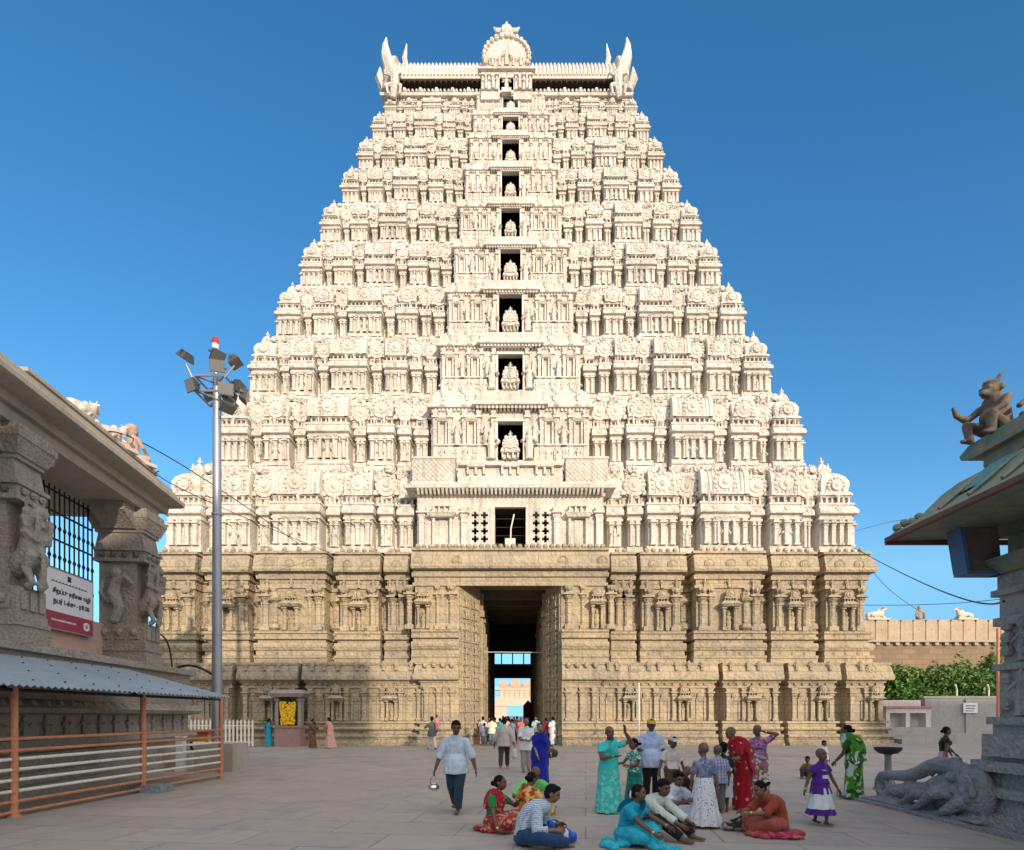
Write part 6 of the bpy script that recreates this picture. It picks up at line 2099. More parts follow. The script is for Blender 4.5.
class Fig:
    def __init__(s, H, woman, pose, child=False, build=1.0):
        s.H, s.woman, s.child, s.bw = H, woman, child, build
        P = pose
        s.hs = 1.09 if not child else 1.30          # relative head size
        pel = Vector(P.get('pel', (0, 0, .53))) * H
        lean = P.get('lean', (0, .0))
        sl = .29 * H if not child else .275 * H
        dz = sqrt(max(.01, sl * sl - (lean[0] * H) ** 2 - (lean[1] * H) ** 2))
        neck = pel + Vector((lean[0] * H, lean[1] * H, dz))
        s.pel, s.neck = pel, neck
        s.up = (neck - pel).normalized()
        tw = radians(P.get('twist', 0))
        s.xr = (Vector((cos(tw), sin(tw), 0)) - s.up * Vector((cos(tw), sin(tw), 0)).dot(s.up)).normalized()
        s.bk = s.up.cross(s.xr).normalized()
        hx = Vector((cos(radians(P.get('htwist', 0))), sin(radians(P.get('htwist', 0))), 0))
        sw = (.094 if woman else .106) * H * (1 if not child else .95)
        bend = P.get('bend', .03) * H               # rounded back
        s.bend = bend
        yaw, pitch = P.get('head', (0, 0))
        s.R = Matrix.Rotation(radians(yaw), 3, 'Z') @ Matrix.Rotation(radians(pitch), 3, 'X')
        nb = s.sp(1.0)
        s.hc = nb + s.up * .028 * H + s.R @ Vector((0, -.016 * H, .074 * H * s.hs))
        s.sh, s.el, s.wr, s.hip, s.kn, s.an, s.ep = {}, {}, {}, {}, {}, {}, {}
        feet = P.get('feet', {'L': (.055, 0, .042), 'R': (-.055, .01, .042)})
        hands = P.get('hands', {'L': (.165, -.02, .45), 'R': (-.165, -.02, .45)})
        for k, g_ in (('L', 1), ('R', -1)):
            s.sh[k] = s.sp(.845) + s.xr * g_ * sw
            s.hip[k] = pel + hx * g_ * .052 * H
            ep = P.get('epole', {}).get(k, (g_ * .5, .8, -.35))
            s.el[k], s.wr[k] = ik(s.sh[k], Vector(hands[k]) * H, .172 * H, .15 * H, ep)
            kp = P.get('kpole', {}).get(k, (g_ * .1, -1, .1))
            s.kn[k], s.an[k] = ik(s.hip[k], Vector(feet[k]) * H, .245 * H, .24 * H, kp)
        s.fdir = P.get('fdir', {})
        s.curl = P.get('curl', {})
    def sp(s, t, x=0.0, y=0.0):
        """point on the spine at t (0 pelvis, 1 neck base), with side and back offsets in H"""
        k = max(0, min(1, t))
        return s.pel + (s.neck - s.pel) * t + s.bk * (s.bend * sin(pi * k)) + s.xr * x * s.H + s.bk * y * s.H
    def torso(s, mb, f, t0=-.06, loose=0.0, top=1.0, hem=0.0):
        H, w = s.H, s.bw
        if s.woman: tab = [(-.5, .118, .095), (-.25, .112, .09), (-.06, .104, .08), (.12, .096, .074), (.35, .080, .062), (.62, .090, .074), (.80, .088, .062), (.90, .066, .048), (.97, .042, .040), (1.0, .034, .036)]
        else: tab = [(-.5, .105, .082), (-.25, .102, .08), (-.06, .096, .074), (.12, .09, .07), (.35, .090, .068), (.62, .100, .075), (.80, .091, .066), (.90, .074, .052), (.97, .048, .044), (1.0, .036, .038)]
        pts, rad = [], []
        rows = [r_ for r_ in tab if t0 < r_[0] <= top]
        a0 = next((tab[i] for i in range(len(tab) - 1, -1, -1) if tab[i][0] <= t0), tab[0])
        rows = [(t0, a0[1], a0[2])] + rows
        for t, a, b in rows:
            pts.append(s.sp(t)); k = w if t < .9 else 1
            fl = loose + (hem if t < .25 else 0)
            rad.append(((a * f * k + fl) * H, (b * f * k + fl) * H))
        otube(mb, pts, rad, 16, tuple(s.bk), (0, 1))
    def body(s, vox):
        H = s.H; hs = s.hs
        mb = MB()
        s.torso(mb, .90)
        fw = -s.bk
        if s.woman and not s.child:
            for g_ in (-1, 1): oball(mb, s.sp(.66, g_ * .045, -.05), (.038 * H,) * 3)
        thick = 1.0 if not s.child else .92
        for k, g_ in (('L', 1), ('R', -1)):
            sh, el, wr = s.sh[k], s.el[k], s.wr[k]
            oball(mb, sh, (.034 * H * thick,) * 3)
            otube(mb, [s.sp(.86, g_ * .05), sh, sh.lerp(el, .4), el], [.036 * H, .034 * H * thick, .031 * H * thick, .0245 * H * thick])
            otube(mb, [el, el.lerp(wr, .3), wr], [.0245 * H * thick, .025 * H * thick, .0165 * H * thick])
            hd = Vector(s.fdir.get(k, tuple((wr - el).normalized()))).normalized()
            pl = wr + hd * .045 * H
            side = hd.cross(Vector((g_ * .8, .2, .4))).normalized()
            otube(mb, [wr, wr + hd * .02 * H, pl], [(.016 * H, .012 * H), (.023 * H, .012 * H), (.024 * H, .011 * H)], 10, tuple(side.cross(hd)), (1, 1))
            hip, kn, an = s.hip[k], s.kn[k], s.an[k]
            otube(mb, [hip, hip.lerp(kn, .4), kn], [.058 * H * thick, .050 * H * thick, .036 * H * thick])
            otube(mb, [kn, kn.lerp(an, .3), an], [.034 * H * thick, .035 * H * thick, .021 * H * thick])
            # foot: points forward unless the shin lies flat
            sd = (an - kn).normalized()
            toe = Vector((g_ * .02, -1, 0)) if sd.z < -.55 else (sd + Vector((0, 0, -.25))).normalized()
            if 'toe' in s.__dict__ and k in s.toe: toe = Vector(s.toe[k]).normalized()
            heel = an + Vector((0, 0, -.018 * H)) - toe * .03 * H
            tip = heel + toe * .135 * H
            if sd.z < -.55: heel.z = max(heel.z, .018 * H + an.z - .042 * H); tip.z = heel.z - .006 * H
            otube(mb, [an, an + Vector((0, 0, -.012 * H)) - toe * .01 * H, heel], [.022 * H, .023 * H, .02 * H])
            otube(mb, [heel, heel.lerp(tip, .55), tip], [(.022 * H, .018 * H), (.028 * H, .016 * H), (.027 * H, .011 * H)], 10, (0, 0, 1))
        # neck and head
        otube(mb, [s.sp(.92), s.sp(1.02), s.hc - s.R @ Vector((0, -.005 * H, .03 * H * hs))], [.034 * H, .030 * H, .031 * H])
        def hp_(x, y, z): return s.hc + s.R @ (Vector((x, y, z)) * H * hs)
        def ell(c, r): oball(mb, hp_(*c), tuple(q * H * hs for q in r), s.R)
        ell((0, .004, .012), (.0445, .055, .053)); ell((0, -.014, -.022), (.036, .040, .044)); ell((0, -.026, -.05), (.020, .020, .014))
        ell((0, -.052, -.012), (.0085, .013, .013)); ell((0, -.048, .004), (.006, .008, .018)); ell((0, -.044, .019), (.03, .009, .006))
        ell((0, -.047, -.034), (.015, .007, .006))
        for g_ in (-1, 1):
            ell((g_ * .045, .008, -.006), (.006, .012, .018)); ell((g_ * .024, -.036, -.018), (.012, .012, .012))
        ex = MB()
        if vox < .02:                                  # fingers: four unequal, knuckle bent, and a thumb off the side
            for k, g_ in (('L', 1), ('R', -1)):
                wr, el = s.wr[k], s.el[k]
                hd = Vector(s.fdir.get(k, tuple((wr - el).normalized()))).normalized()
                side = hd.cross(Vector((g_ * .8, .2, .4))).normalized()
                pn = side.cross(hd).normalized()
                if pn.dot(s.sp(.3) - wr) < 0: pn = -pn
                c = s.curl.get(k, .35)
                for i in range(4):
                    L = (.040, .046, .044, .035)[i] * H
                    q = wr + hd * .040 * H + side * (-.0165 + .011 * i) * H
                    a = hd * cos(c * .6) + pn * sin(c * .6); b = hd * cos(c * 1.7) + pn * sin(c * 1.7)
                    ex.tube([tuple(q), tuple(q + a * L * .55), tuple(q + a * L * .55 + b * L * .5)], [.0056 * H, .0052 * H, .0036 * H], 6)
                tq = wr + hd * .014 * H - side * .02 * H
                td = (hd * .6 - side * .55 + pn * .35).normalized()
                ex.tube([tuple(tq), tuple(tq + td * .022 * H), tuple(tq + (td + hd * .5).normalized() * .042 * H)], [.0066 * H, .006 * H, .0042 * H], 6)
        return solid(mb, "body", vox, 2, extra=ex)
    # ---- clothes
    def shirt(s, vox, sleeve=.55, t0=-.28, loose=.010, f=1.0, wr=.012, seed=0, collar=False):
        mb = MB(); H = s.H
        s.torso(mb, f, t0, loose, .97, .024 if t0 < -.2 else 0)
        if s.woman and not s.child:
            for g_ in (-1, 1): oball(mb, s.sp(.66, g_ * .045, -.05), ((.046 + loose * .7) * H,) * 3)
        for k, g_ in (('L', 1), ('R', -1)):
            sh, el, w_ = s.sh[k], s.el[k], s.wr[k]
            oball(mb, sh, (.035 * H + loose * H * .45,) * 3)
            pts = [s.sp(.86, g_ * .05), sh]; rad = [(.040 + loose * .4) * H, (.0375 + loose * .5) * H]
            if sleeve <= 1: pts.append(sh.lerp(el, sleeve)); rad.append((.036 + loose * .8) * H)
            else:
                pts += [el, el.lerp(w_, sleeve - 1)]; rad += [(.034 + loose * .8) * H, (.027 + loose * .8) * H]
            otube(mb, pts, rad, 12, None, (1, 0))
        if collar:
            otube(mb, [s.sp(.955), s.sp(1.0, 0, .004), s.sp(1.055, 0, .008)], [.060 * H, .045 * H, .043 * H], 12, None, (0, 0))
        return solid(mb, "shirt", vox, 1, wr, 9, seed=seed)
    def trousers(s, vox, loose=.012, length=.97, wr=.005, seed=0, flare=0.0):
        mb = MB(); H = s.H
        otube(mb, [s.sp(.10), s.sp(.02), s.sp(-.12)], [((.082 + loose * .4) * H * s.bw, (.062 + loose * .4) * H * s.bw), ((.088 + loose) * H * s.bw, (.074 + loose) * H * s.bw), ((.08 + loose) * H, (.07 + loose) * H)], 16, tuple(s.bk), (0, 1))
        for k, g_ in (('L', 1), ('R', -1)):
            hip, kn, an = s.hip[k], s.kn[k], s.an[k]
            oball(mb, kn, ((.037 + loose) * H,) * 3)
            otube(mb, [hip, hip.lerp(kn, .5), kn], [(.060 + loose) * H, (.052 + loose) * H, (.038 + loose) * H], 12)
            otube(mb, [kn, kn.lerp(an, .5), kn.lerp(an, length)], [(.037 + loose) * H, (.034 + loose) * H, (.026 + loose + flare) * H], 12, None, (1, 0))
        return solid(mb, "trousers", vox, 1, wr, 8, seed=seed)
    def skirt(s, zt=.60, zb=.03, rt=.080, rb=.15, folds=13, amp=.012, fwd=0.0, depth=.8, tier=None, seed=0, sway=0.0):
        """hanging skirt or sari pleats as a folded sheet (units of H)"""
        H = s.H; mb = MB(); n = 72; rows = 14
        rt = max(rt, .098 * s.bw); rb = max(rb, .138); depth = max(depth, .86)
        if zt < .45: rt = max(rt, .12)
        rnd = random.Random(seed)
        ph = [rnd.uniform(0, 6.28) for _ in range(4)]
        fx = (s.an['L'].x + s.an['R'].x) / 2; fy = (s.an['L'].y + s.an['R'].y) / 2
        vs, fs = [], []
        top = s.sp((zt * H - s.pel.z) / max(.01, (s.neck - s.pel).z))
        for j in range(rows + 1):
            f = j / rows
            z = (zt + (zb - zt) * f) * H
            c = Vector((top.x + (fx - top.x) * f + sway * H * f, top.y + (fy - top.y) * f + fwd * H * f, z))
            prof = rt + (rb - rt) * (f ** .85)
            if f < .35: prof = max(prof, rt + (.118 * s.bw - rt) * sin(min(1, f / .28) * pi / 2))
            if tier:
                for tz, tr in tier:
                    if z < tz * H: prof += tr
            for i in range(n):
                t = 2 * pi * i / n
                fo = amp * (f ** 1.2) * (sin(folds * t + ph[0]) * .7 + .5 * sin((folds // 2 + 2) * t + ph[1]) + .3 * sin(3 * t + ph[2] + 2 * f))
                r_ = (prof + fo) * H
                vs.append((c.x + r_ * cos(t), c.y + r_ * sin(t) * depth, z + (.004 * H * sin(7 * t) if j == rows else 0)))
        for j in range(rows):
            for i in range(n):
                a, b = j * n + i, j * n + (i + 1) % n
                fs.append((a, b, b + n, a + n))
        fs.append(tuple(range(n - 1, -1, -1)))
        # hem turned inside so the cloth has an underside
        k = len(vs); c = Vector((fx, fy, (zb + .02) * H))
        for i in range(n):
            p = Vector(vs[rows * n + i]); vs.append(tuple(p.lerp(c, .12) + Vector((0, 0, .01 * H))))
        for i in range(n): fs.append((rows * n + i, rows * n + (i + 1) % n, k + (i + 1) % n, k + i))
        mb.add(vs, fs)
        for i in range((rows - 1) * n, rows * n): mb.m[i] = 1
        me = mb.mesh("skirt", [hair_m, hair_m], 60)
        return me
    def lap(s, vox, spread=.16, puddle=None, seed=0, fat=1.0):
        """cloth lying over the legs of somebody sitting"""
        H = s.H; mb = MB()
        otube(mb, [s.sp(.22), s.sp(.05), s.sp(-.08)], [(.092 * H, .075 * H), (.12 * H, .10 * H), (.12 * H, .10 * H)], 14, tuple(s.bk), (0, 1))
        for k in 'LR':
            hip, kn, an = s.hip[k], s.kn[k], s.an[k]
            otube(mb, [hip, hip.lerp(kn, .5), kn], [.085 * H * fat, .078 * H * fat, .062 * H * fat], 12)
            otube(mb, [kn, kn.lerp(an, .5), kn.lerp(an, .93)], [.060 * H * fat, .056 * H * fat, .048 * H * fat], 12)
        a = (s.kn['L'] + s.kn['R']) / 2
        mid = (s.pel + a) / 2
        oball(mb, (mid.x, mid.y, min(mid.z, .10 * H)), ((abs(s.kn['L'].x - s.kn['R'].x) * .42 + .06 * H), (abs(a.y - s.pel.y) * .5 + .07 * H), .085 * H))
        for p in (puddle or []):
            rnd = random.Random(seed + int(p[0] * 100))
            for _ in range(7):
                a_, q_ = rnd.uniform(0, 6.28), rnd.uniform(.2, .75)
                oball(mb, (Vector(p[:3]) + Vector((p[3] * q_ * cos(a_), p[4] * q_ * sin(a_), rnd.uniform(-.012, .012)))) * H, (p[3] * rnd.uniform(.25, .5) * H, p[4] * rnd.uniform(.3, .6) * H, rnd.uniform(.02, .045) * H), Matrix.Rotation(rnd.uniform(0, 3), 3, 'Z'))
        me = solid(mb, "lap", vox, 2, .010, 7, seed=seed)
        for v in me.vertices: v.co.z = max(v.co.z, .004)
        return me
    def drape(s, width=.075, tail=-.45, g_=1, seed=0, front=0.0):
        """the sari's free end: hip, across the chest, over a shoulder, down the back"""
        H = s.H
        loose = .016
        fr = .088 if s.woman else .09
        path = [(-.085 * g_, -.050, .06, 1.1), (-.04 * g_, -.088, .20, 1.2), (.01 * g_, -.094, .42, 1.1), (.045 * g_, -.108, .66, 1.0), (.072 * g_, -.075, .86, .85), (.080 * g_, -.012, .985, .75), (.080 * g_, .045, .90, .8), (.07 * g_, .082, .68, .95), (.06 * g_, .088, .40, 1.05), (.05 * g_, .100, .05, 1.1), (.05 * g_, .118, tail * .5, 1.15), (.05 * g_, .125, tail, 1.2)]
        if tail >= 0: path = path[:8] + [(.055 * g_, .080, .45, .9)]
        P = [s.sp(t, x * s.bw, y * s.bw + front) for x, y, t, w_ in path]
        mb = MB(); vs, fs = [], []
        # finer path
        Q = []
        for i in range(len(P) - 1):
            for q in range(4):
                f = q / 4
                p0, p1, p2, p3 = P[max(0, i - 1)], P[i], P[i + 1], P[min(len(P) - 1, i + 2)]
                Q.append((.5 * ((2 * p1) + (p2 - p0) * f + (2 * p0 - 5 * p1 + 4 * p2 - p3) * f * f + (3 * p1 - p0 - 3 * p2 + p3) * f ** 3), path[i][3] * (1 - f) + path[i + 1][3] * f))
        Q.append((P[-1], path[-1][3]))
        m = 9
        rnd = random.Random(seed); ph = rnd.uniform(0, 6)
        for i, (p, w_) in enumerate(Q):
            d = (Q[min(i + 1, len(Q) - 1)][0] - Q[max(0, i - 1)][0]).normalized()
            ax = s.sp(max(0, min(1, (p - s.pel).dot(s.up) / (s.neck - s.pel).length)))
            nrm = (p - ax); nrm -= d * nrm.dot(d)
            nrm = nrm.normalized() if nrm.length > 1e-4 else s.up
            sd = d.cross(nrm).normalized()
            for k in range(m):
                f = (k / (m - 1) - .5) * 2
                wob = .006 * sin(9 * f + ph + i * .15)
                q = p + sd * f * width * w_ * H + nrm * (wob - .018 * f * f) * H
                vs.append(tuple(q)); vs.append(tuple(q - nrm * .006 * H))
        M2 = m * 2
        for i in range(len(Q) - 1):
            for k in range(m - 1):
                a = i * M2 + k * 2
                fs.append((a, a + 2, a + 2 + M2, a + M2)); fs.append((a + 1, a + 1 + M2, a + 3 + M2, a + 3))
            fs.append((i * M2, i * M2 + M2, i * M2 + M2 + 1, i * M2 + 1)); b_ = i * M2 + (m - 1) * 2; fs.append((b_, b_ + 1, b_ + 1 + M2, b_ + M2))
        mb.add(vs, fs)
        per = (m - 1) * 2 + 2
        for i in range(len(Q) - 1):
            for k in (0, 1, (m - 2) * 2, (m - 2) * 2 + 1, per - 2, per - 1): mb.m[i * per + k] = 1
        return mb.mesh("sari_drape", [hair_m, hair_m], 60)
    def hair(s, kind, vox):
        H, hs = s.H, s.hs
        mb = MB()
        def ell(c, r): oball(mb, s.hc + s.R @ (Vector(c) * H * hs), tuple(q * H * hs for q in r), s.R, 14, 10)
        if kind == 'bald': ell((0, .0085, .0165), (.0455, .0545, .0525))
        elif kind == 'short':
            ell((0, .012, .022), (.0485, .0545, .051)); ell((0, .026, -.004), (.0465, .040, .044)); ell((0, -.020, .050), (.034, .028, .018))
        elif kind == 'bun':
            ell((0, .012, .019), (.0478, .055, .052)); ell((0, .028, -.004), (.044, .038, .042)); ell((0, .072, -.012), (.028, .024, .026))
        elif kind == 'plait':
            ell((0, .012, .019), (.0478, .055, .052)); ell((0, .028, -.004), (.044, .038, .042))
            base = s.hc + s.R @ (Vector((0, .055, -.02)) * H * hs)
            otube(mb, [base, base + Vector((0, .02, -.06)) * H, s.sp(.75, 0, .092), s.sp(.45, 0, .095)], [.02 * H, .018 * H, .015 * H, .008 * H])
        elif kind == 'tail':
            ell((0, .012, .019), (.0478, .055, .052)); ell((0, .028, -.004), (.044, .038, .042)); ell((0, .085, -.004), (.017, .045, .018))
        return solid(mb, "hair", max(vox * .7, .008), 1, .002, 40)

def person(label, X, Y, face, H, sk, hair, wear, pose, woman=False, child=False, build=1.0, vox=None, group=None, extras=None, toe=None):
    root = empty("person", (X, Y, 0), radians(face), label, "person", group)
    F = Fig(H, woman, pose, child, build)
    if toe: F.toe = toe
    vox = vox or (.0105 if Y < 14.5 else (.016 if Y < 24 else .026))
    body = put(F.body(vox), "body", SK[sk], root)
    if hair in ('short', 'bald', 'bun', 'plait', 'tail'):
        put(F.hair(hair, vox), "hair" if hair != 'bald' else "scalp", hair_m if hair != 'bald' else scalp_m, root)
    elif hair == 'grey': put(F.hair('short', vox), "hair", greyhair_m, root)
    if Y < 16:
        hs = F.hs
        for g_ in (-1, 1):
            e = MB(); oball(e, F.hc + F.R @ (Vector((g_ * .0175, -.0455, .006)) * H * hs), (.0062 * H * hs, .005 * H * hs, .0042 * H * hs), F.R, 8, 6)
            e.build("eye", eye_m, root)
            e = MB(); oball(e, F.hc + F.R @ (Vector((g_ * .0185, -.049, .0175)) * H * hs), (.010 * H * hs, .004 * H * hs, .0024 * H * hs), F.R, 8, 6)
            e.build("eyebrow", hair_m, root)
        e = MB(); oball(e, F.hc + F.R @ (Vector((0, -.0515, -.0345)) * H * hs), (.0125 * H * hs, .0035 * H * hs, .0042 * H * hs), F.R, 8, 6)
        e.build("lips", lip_m, root)
    cv = vox * 1.15
    for i, g in enumerate(wear):
        kind, mat, kw = g[0], g[1], dict(g[2] if len(g) > 2 else {})
        bd = kw.pop('bd', None)
        nm = kw.pop('name', kind) if 'name' in kw else kind
        sd = int(abs(X * 31 + Y * 17)) + i
        if kind == 'shirt': me = F.shirt(cv, seed=sd, **kw)
        elif kind == 'blouse': me = F.shirt(cv, seed=sd, **{**dict(sleeve=.45, t0=.30, loose=.003, f=1.0, wr=.003), **kw})
        elif kind == 'trousers': me = F.trousers(cv, seed=sd, **kw)
        elif kind == 'skirt': me = F.skirt(seed=sd, **kw)
        elif kind == 'lap': me = F.lap(cv, seed=sd, **kw)
        elif kind == 'drape': me = F.drape(seed=sd, **kw); nm = 'sari_drape' if nm == 'drape' else nm
        elif kind == 'cap':
            mb = MB(); hs = F.hs
            def ell(c, r): oball(mb, F.hc + F.R @ (Vector(c) * H * hs), tuple(q * H * hs for q in r), F.R, 14, 10)
            ell((0, .004, .034), (.050, .059, .040)); ell((0, -.066, .022), (.036, .034, .006))
            me = solid(mb, "cap", .008, 1)
        elif kind == 'flower':
            mb = MB()
            for q in range(14):
                t = 2 * pi * q / 14
                oball(mb, F.hc + F.R @ (Vector((.030 * cos(t), .070, -.022 + .030 * sin(t))) * H), (.011 * H,) * 3, None, 6, 5)
            me = mb.mesh("flower", [], 60)
        elif kind == 'sandal':
            mb = MB()
            for k in 'LR':
                a = F.an[k]; mb.box(a.x - .03 * H, a.x + .03 * H, a.y - .11 * H, a.y + .04 * H, a.z - .05 * H, a.z - .034 * H)
            me = mb.mesh("sandal", [], 30)
        two = len(me.materials) > 1
        me.materials.clear()
        put(me, nm, mat, root)
        if two: me.materials.append(bd or mat)
    if woman and Y < 16:
        for k in 'LR':
            d_ = (F.wr[k] - F.el[k]).normalized()
            e = MB()
            for q in (.03, .07, .11): e.tube([tuple(F.wr[k] - d_ * (q * .15) * H), tuple(F.wr[k] - d_ * (q * .15 + .004) * H)], .0205 * H, 12)
            e.build("bangle", gold_m, root)
    return root, F
# ------------------------------------------------------------------ the visitors
def gp_(x, y): D = DG(y); return WX(x, D), D
C = {}
def c_(k, *a, **kw):
    if k not in C: C[k] = cl(k, *a, **kw)
    return C[k]
lightblue = c_("pale_blue_cotton", (.50, .60, .70)); navy = c_("dark_teal_trouser", (.018, .045, .07)); white = c_("white_cotton", (.76, .76, .74)); black = c_("black_cotton", (.02, .02, .022))
gold_b = c_("gold_border", (.55, .36, .08), 'dots', (.40, .12, .04), 1.2); silver_b = c_("silver_border", (.50, .50, .46), 'dots', (.25, .3, .4), 1.2); dkg_b = c_("dark_teal_border", (.01, .22, .22))
# --- man walking towards us with a steel vessel
X, Y = gp_(456, 813)
STANDW = {'L': (.030, -.10, .042), 'R': (-.035, .09, .075)}
walker, F = person("barefoot man in pale blue shirt and dark trousers walking, steel pot in one hand", X, Y, -6, 1.66, 'dark', 'short',
    [('shirt', lightblue, dict(sleeve=1.25, t0=-.34, loose=.013, collar=True)), ('trousers', navy, dict(loose=.013))],
    dict(feet={'L': (.035, -.07, .042), 'R': (-.03, .13, .085)}, hands={'R': (-.215, -.05, .475), 'L': (.225, -.02, .45)}, head=(16, 16), lean=(0, -.01), epole={'R': (-.6, .7, -.2), 'L': (.6, .7, -.2)}))
hw_ = walker.matrix_basis @ (F.wr['R'] + (F.wr['R'] - F.el['R']).normalized() * .09)
pot = empty("steel_pot", (hw_.x, hw_.y, hw_.z - .30), 0, "small shiny steel carrying pot held by the walking man in pale blue", "pot")
steel_m, _, sb_ = new_mat("polished_steel", .18, 1.0, .5); sb_.inputs["Base Color"].default_value = (.62, .62, .62, 1)
m = MB(); m.lathe(0, 0, [(.04, 0), (.085, .02), (.105, .06), (.09, .10), (.06, .115), (.075, .13), (.07, .13)], 16); m.build("pot_body", steel_m, pot)
m = MB(); m.tube([(-.065, 0, .12), (-.05, 0, .2), (0, 0, .29), (.05, 0, .2), (.065, 0, .12)], .008, 6); m.build("handle", steel_m, pot)

# --- seated group by the blue bag
X, Y = gp_(494, 830)
SITX = dict(pel=(0, 0, .085), kpole={'L': (1, -.6, .25), 'R': (-1, -.6, .25)})
redsari = c_("red_sari", (.36, .02, .035), 'floral', (.50, .34, .14), 2.0, thr=.80)
green = c_("green_blouse", (.01, .22, .05))
person("seated woman in red sari and green blouse leaning on one hand", X, Y, 62, 1.52, 'dark', 'bun',
    [('lap', redsari, dict(puddle=[(.0, -.32, .02, .16, .12), (-.05, .05, .02, .17, .15)])), ('blouse', green, dict(t0=.1, sleeve=.6)), ('drape', redsari, dict(bd=gold_b, width=.08, tail=.25, g_=-1))],
    dict(pel=(0, 0, .085), lean=(0, -.05), feet={'L': (-.02, -.26, .045), 'R': (.10, -.20, .045)}, kpole={'L': (.9, -.6, .35), 'R': (-.9, -.6, .2)},
         hands={'R': (-.20, -.16, .035), 'L': (.10, -.24, .30)}, head=(10, 2), epole={'R': (-.6, .6, .1)}, fdir={'R': (-.1, -1, -.1)}), woman=True, vox=.0105)
X, Y = gp_(531, 812)
lime = c_("lime_cloth", (.20, .62, .16))
person("man in lime green shawl sitting behind the two dark-haired heads, head bowed", X, Y, 15, 1.62, 'dark', 'bald',
    [('shirt', lime, dict(sleeve=.95, t0=-.05, loose=.022)), ('lap', c_("cream_dhoti", (.60, .52, .40)), {})],
    dict(pel=(0, 0, .085), lean=(0, -.10), bend=.05, feet={'L': (-.05, -.24, .045), 'R': (.05, -.20, .045)}, kpole={'L': (1, -.5, .25), 'R': (-1, -.5, .25)},
         hands={'L': (.17, -.20, .22), 'R': (-.17, -.22, .20)}, head=(5, 30)))
X, Y = gp_(527, 822)
orange = c_("orange_sari", (.62, .20, .02), 'floral', (.42, .05, .03), 1.0, (.70, .45, .10))
person("woman in orange sari seated behind the young man in checked shirt", X, Y, 150, 1.50, 'dark', 'bun',
    [('lap', orange, dict(puddle=[(.1, -.2, .02, .2, .12)])), ('blouse', orange, dict(t0=.05, sleeve=.6)), ('drape', orange, dict(bd=gold_b, tail=.25))],
    dict(pel=(0, 0, .085), lean=(.02, -.08), feet={'L': (-.05, -.24, .045), 'R': (.05, -.20, .045)}, kpole={'L': (1, -.5, .25), 'R': (-1, -.5, .25)}, hands={'L': (.12, -.24, .22), 'R': (-.12, -.24, .22)}, head=(-10, 22)), woman=True)
X, Y = gp_(526, 845)
checked = c_("blue_white_check", (.66, .72, .76), 'check', (.42, .53, .64), 4.0)
jeans = c_("dark_blue_denim", (.015, .05, .13))
person("young man in fine blue checked shirt and jeans sitting cross-legged", X, Y, 72, 1.66, 'mid', 'short',
    [('shirt', checked, dict(sleeve=1.55, t0=-.12, loose=.020, wr=.010)), ('trousers', jeans, dict(loose=.016))],
    dict(pel=(0, 0, .085), lean=(.02, -.16), bend=.06, feet={'L': (-.02, -.26, .05), 'R': (.0, -.34, .045)}, kpole={'L': (1, -.6, .35), 'R': (-1, -.7, .15)},
         hands={'L': (.08, -.26, .17), 'R': (-.08, -.27, .15)}, head=(10, 18)))
X, Y = gp_(561, 844)
bag = empty("plastic_bag", (X, Y, 0), radians(20), "crumpled bright blue plastic bag with a white stripe lying on the paving", "bag")
mb = MB(); otube(mb, [(-.16, 0, .10), (0, .02, .13), (.16, 0, .09)], [(.10, .10), (.13, .14), (.08, .08)], 12, (0, 0, 1)); otube(mb, [(-.10, .02, .16), (-.14, .03, .27), (-.18, 0, .34)], [(.06, .09), (.03, .06), (.012, .03)], 10, (0, 0, 1))
me = solid(mb, "bag_body", .014, 1, .022, 11); 
for v in me.vertices: v.co.z = max(v.co.z, .003)
bl_m, nb2, bb2 = new_mat("blue_plastic", .35, 0, .5)
sp = nb2.nodes.new("ShaderNodeSeparateXYZ"); nb2.links.new(_coord(nb2), sp.inputs[0])
gt = nb2.nodes.new("ShaderNodeMath"); gt.operation = 'COMPARE'; gt.inputs[1].default_value = .03; gt.inputs[2].default_value = .035; nb2.links.new(sp.outputs[0], gt.inputs[0])
nb2.links.new(_mix(nb2, gt.outputs[0], (.01, .12, .52), (.66, .72, .78)), bb2.inputs["Base Color"])
put(me, "bag_body", bl_m, bag)
X, Y = gp_(494, 834)
mb = MB(); otube(mb, [(-.22, 0, .02), (0, .03, .035), (.24, -.02, .025)], [(.10, .03), (.14, .045), (.09, .03)], 12, (0, 0, 1))
me = solid(mb, "folded_cloth", .012, 1, .014, 14)
for v in me.vertices: v.co.z = max(v.co.z, .003)
o = put(me, "folded_cloth", c_("red_gold_cloth", (.45, .05, .03), 'patch', (.60, .42, .20), 2.0)); o.location = (WX(503, 8.95), 8.95, 0)
tag(o, "small red and gold cloth spread on the paving before the seated woman in red", "cloth")

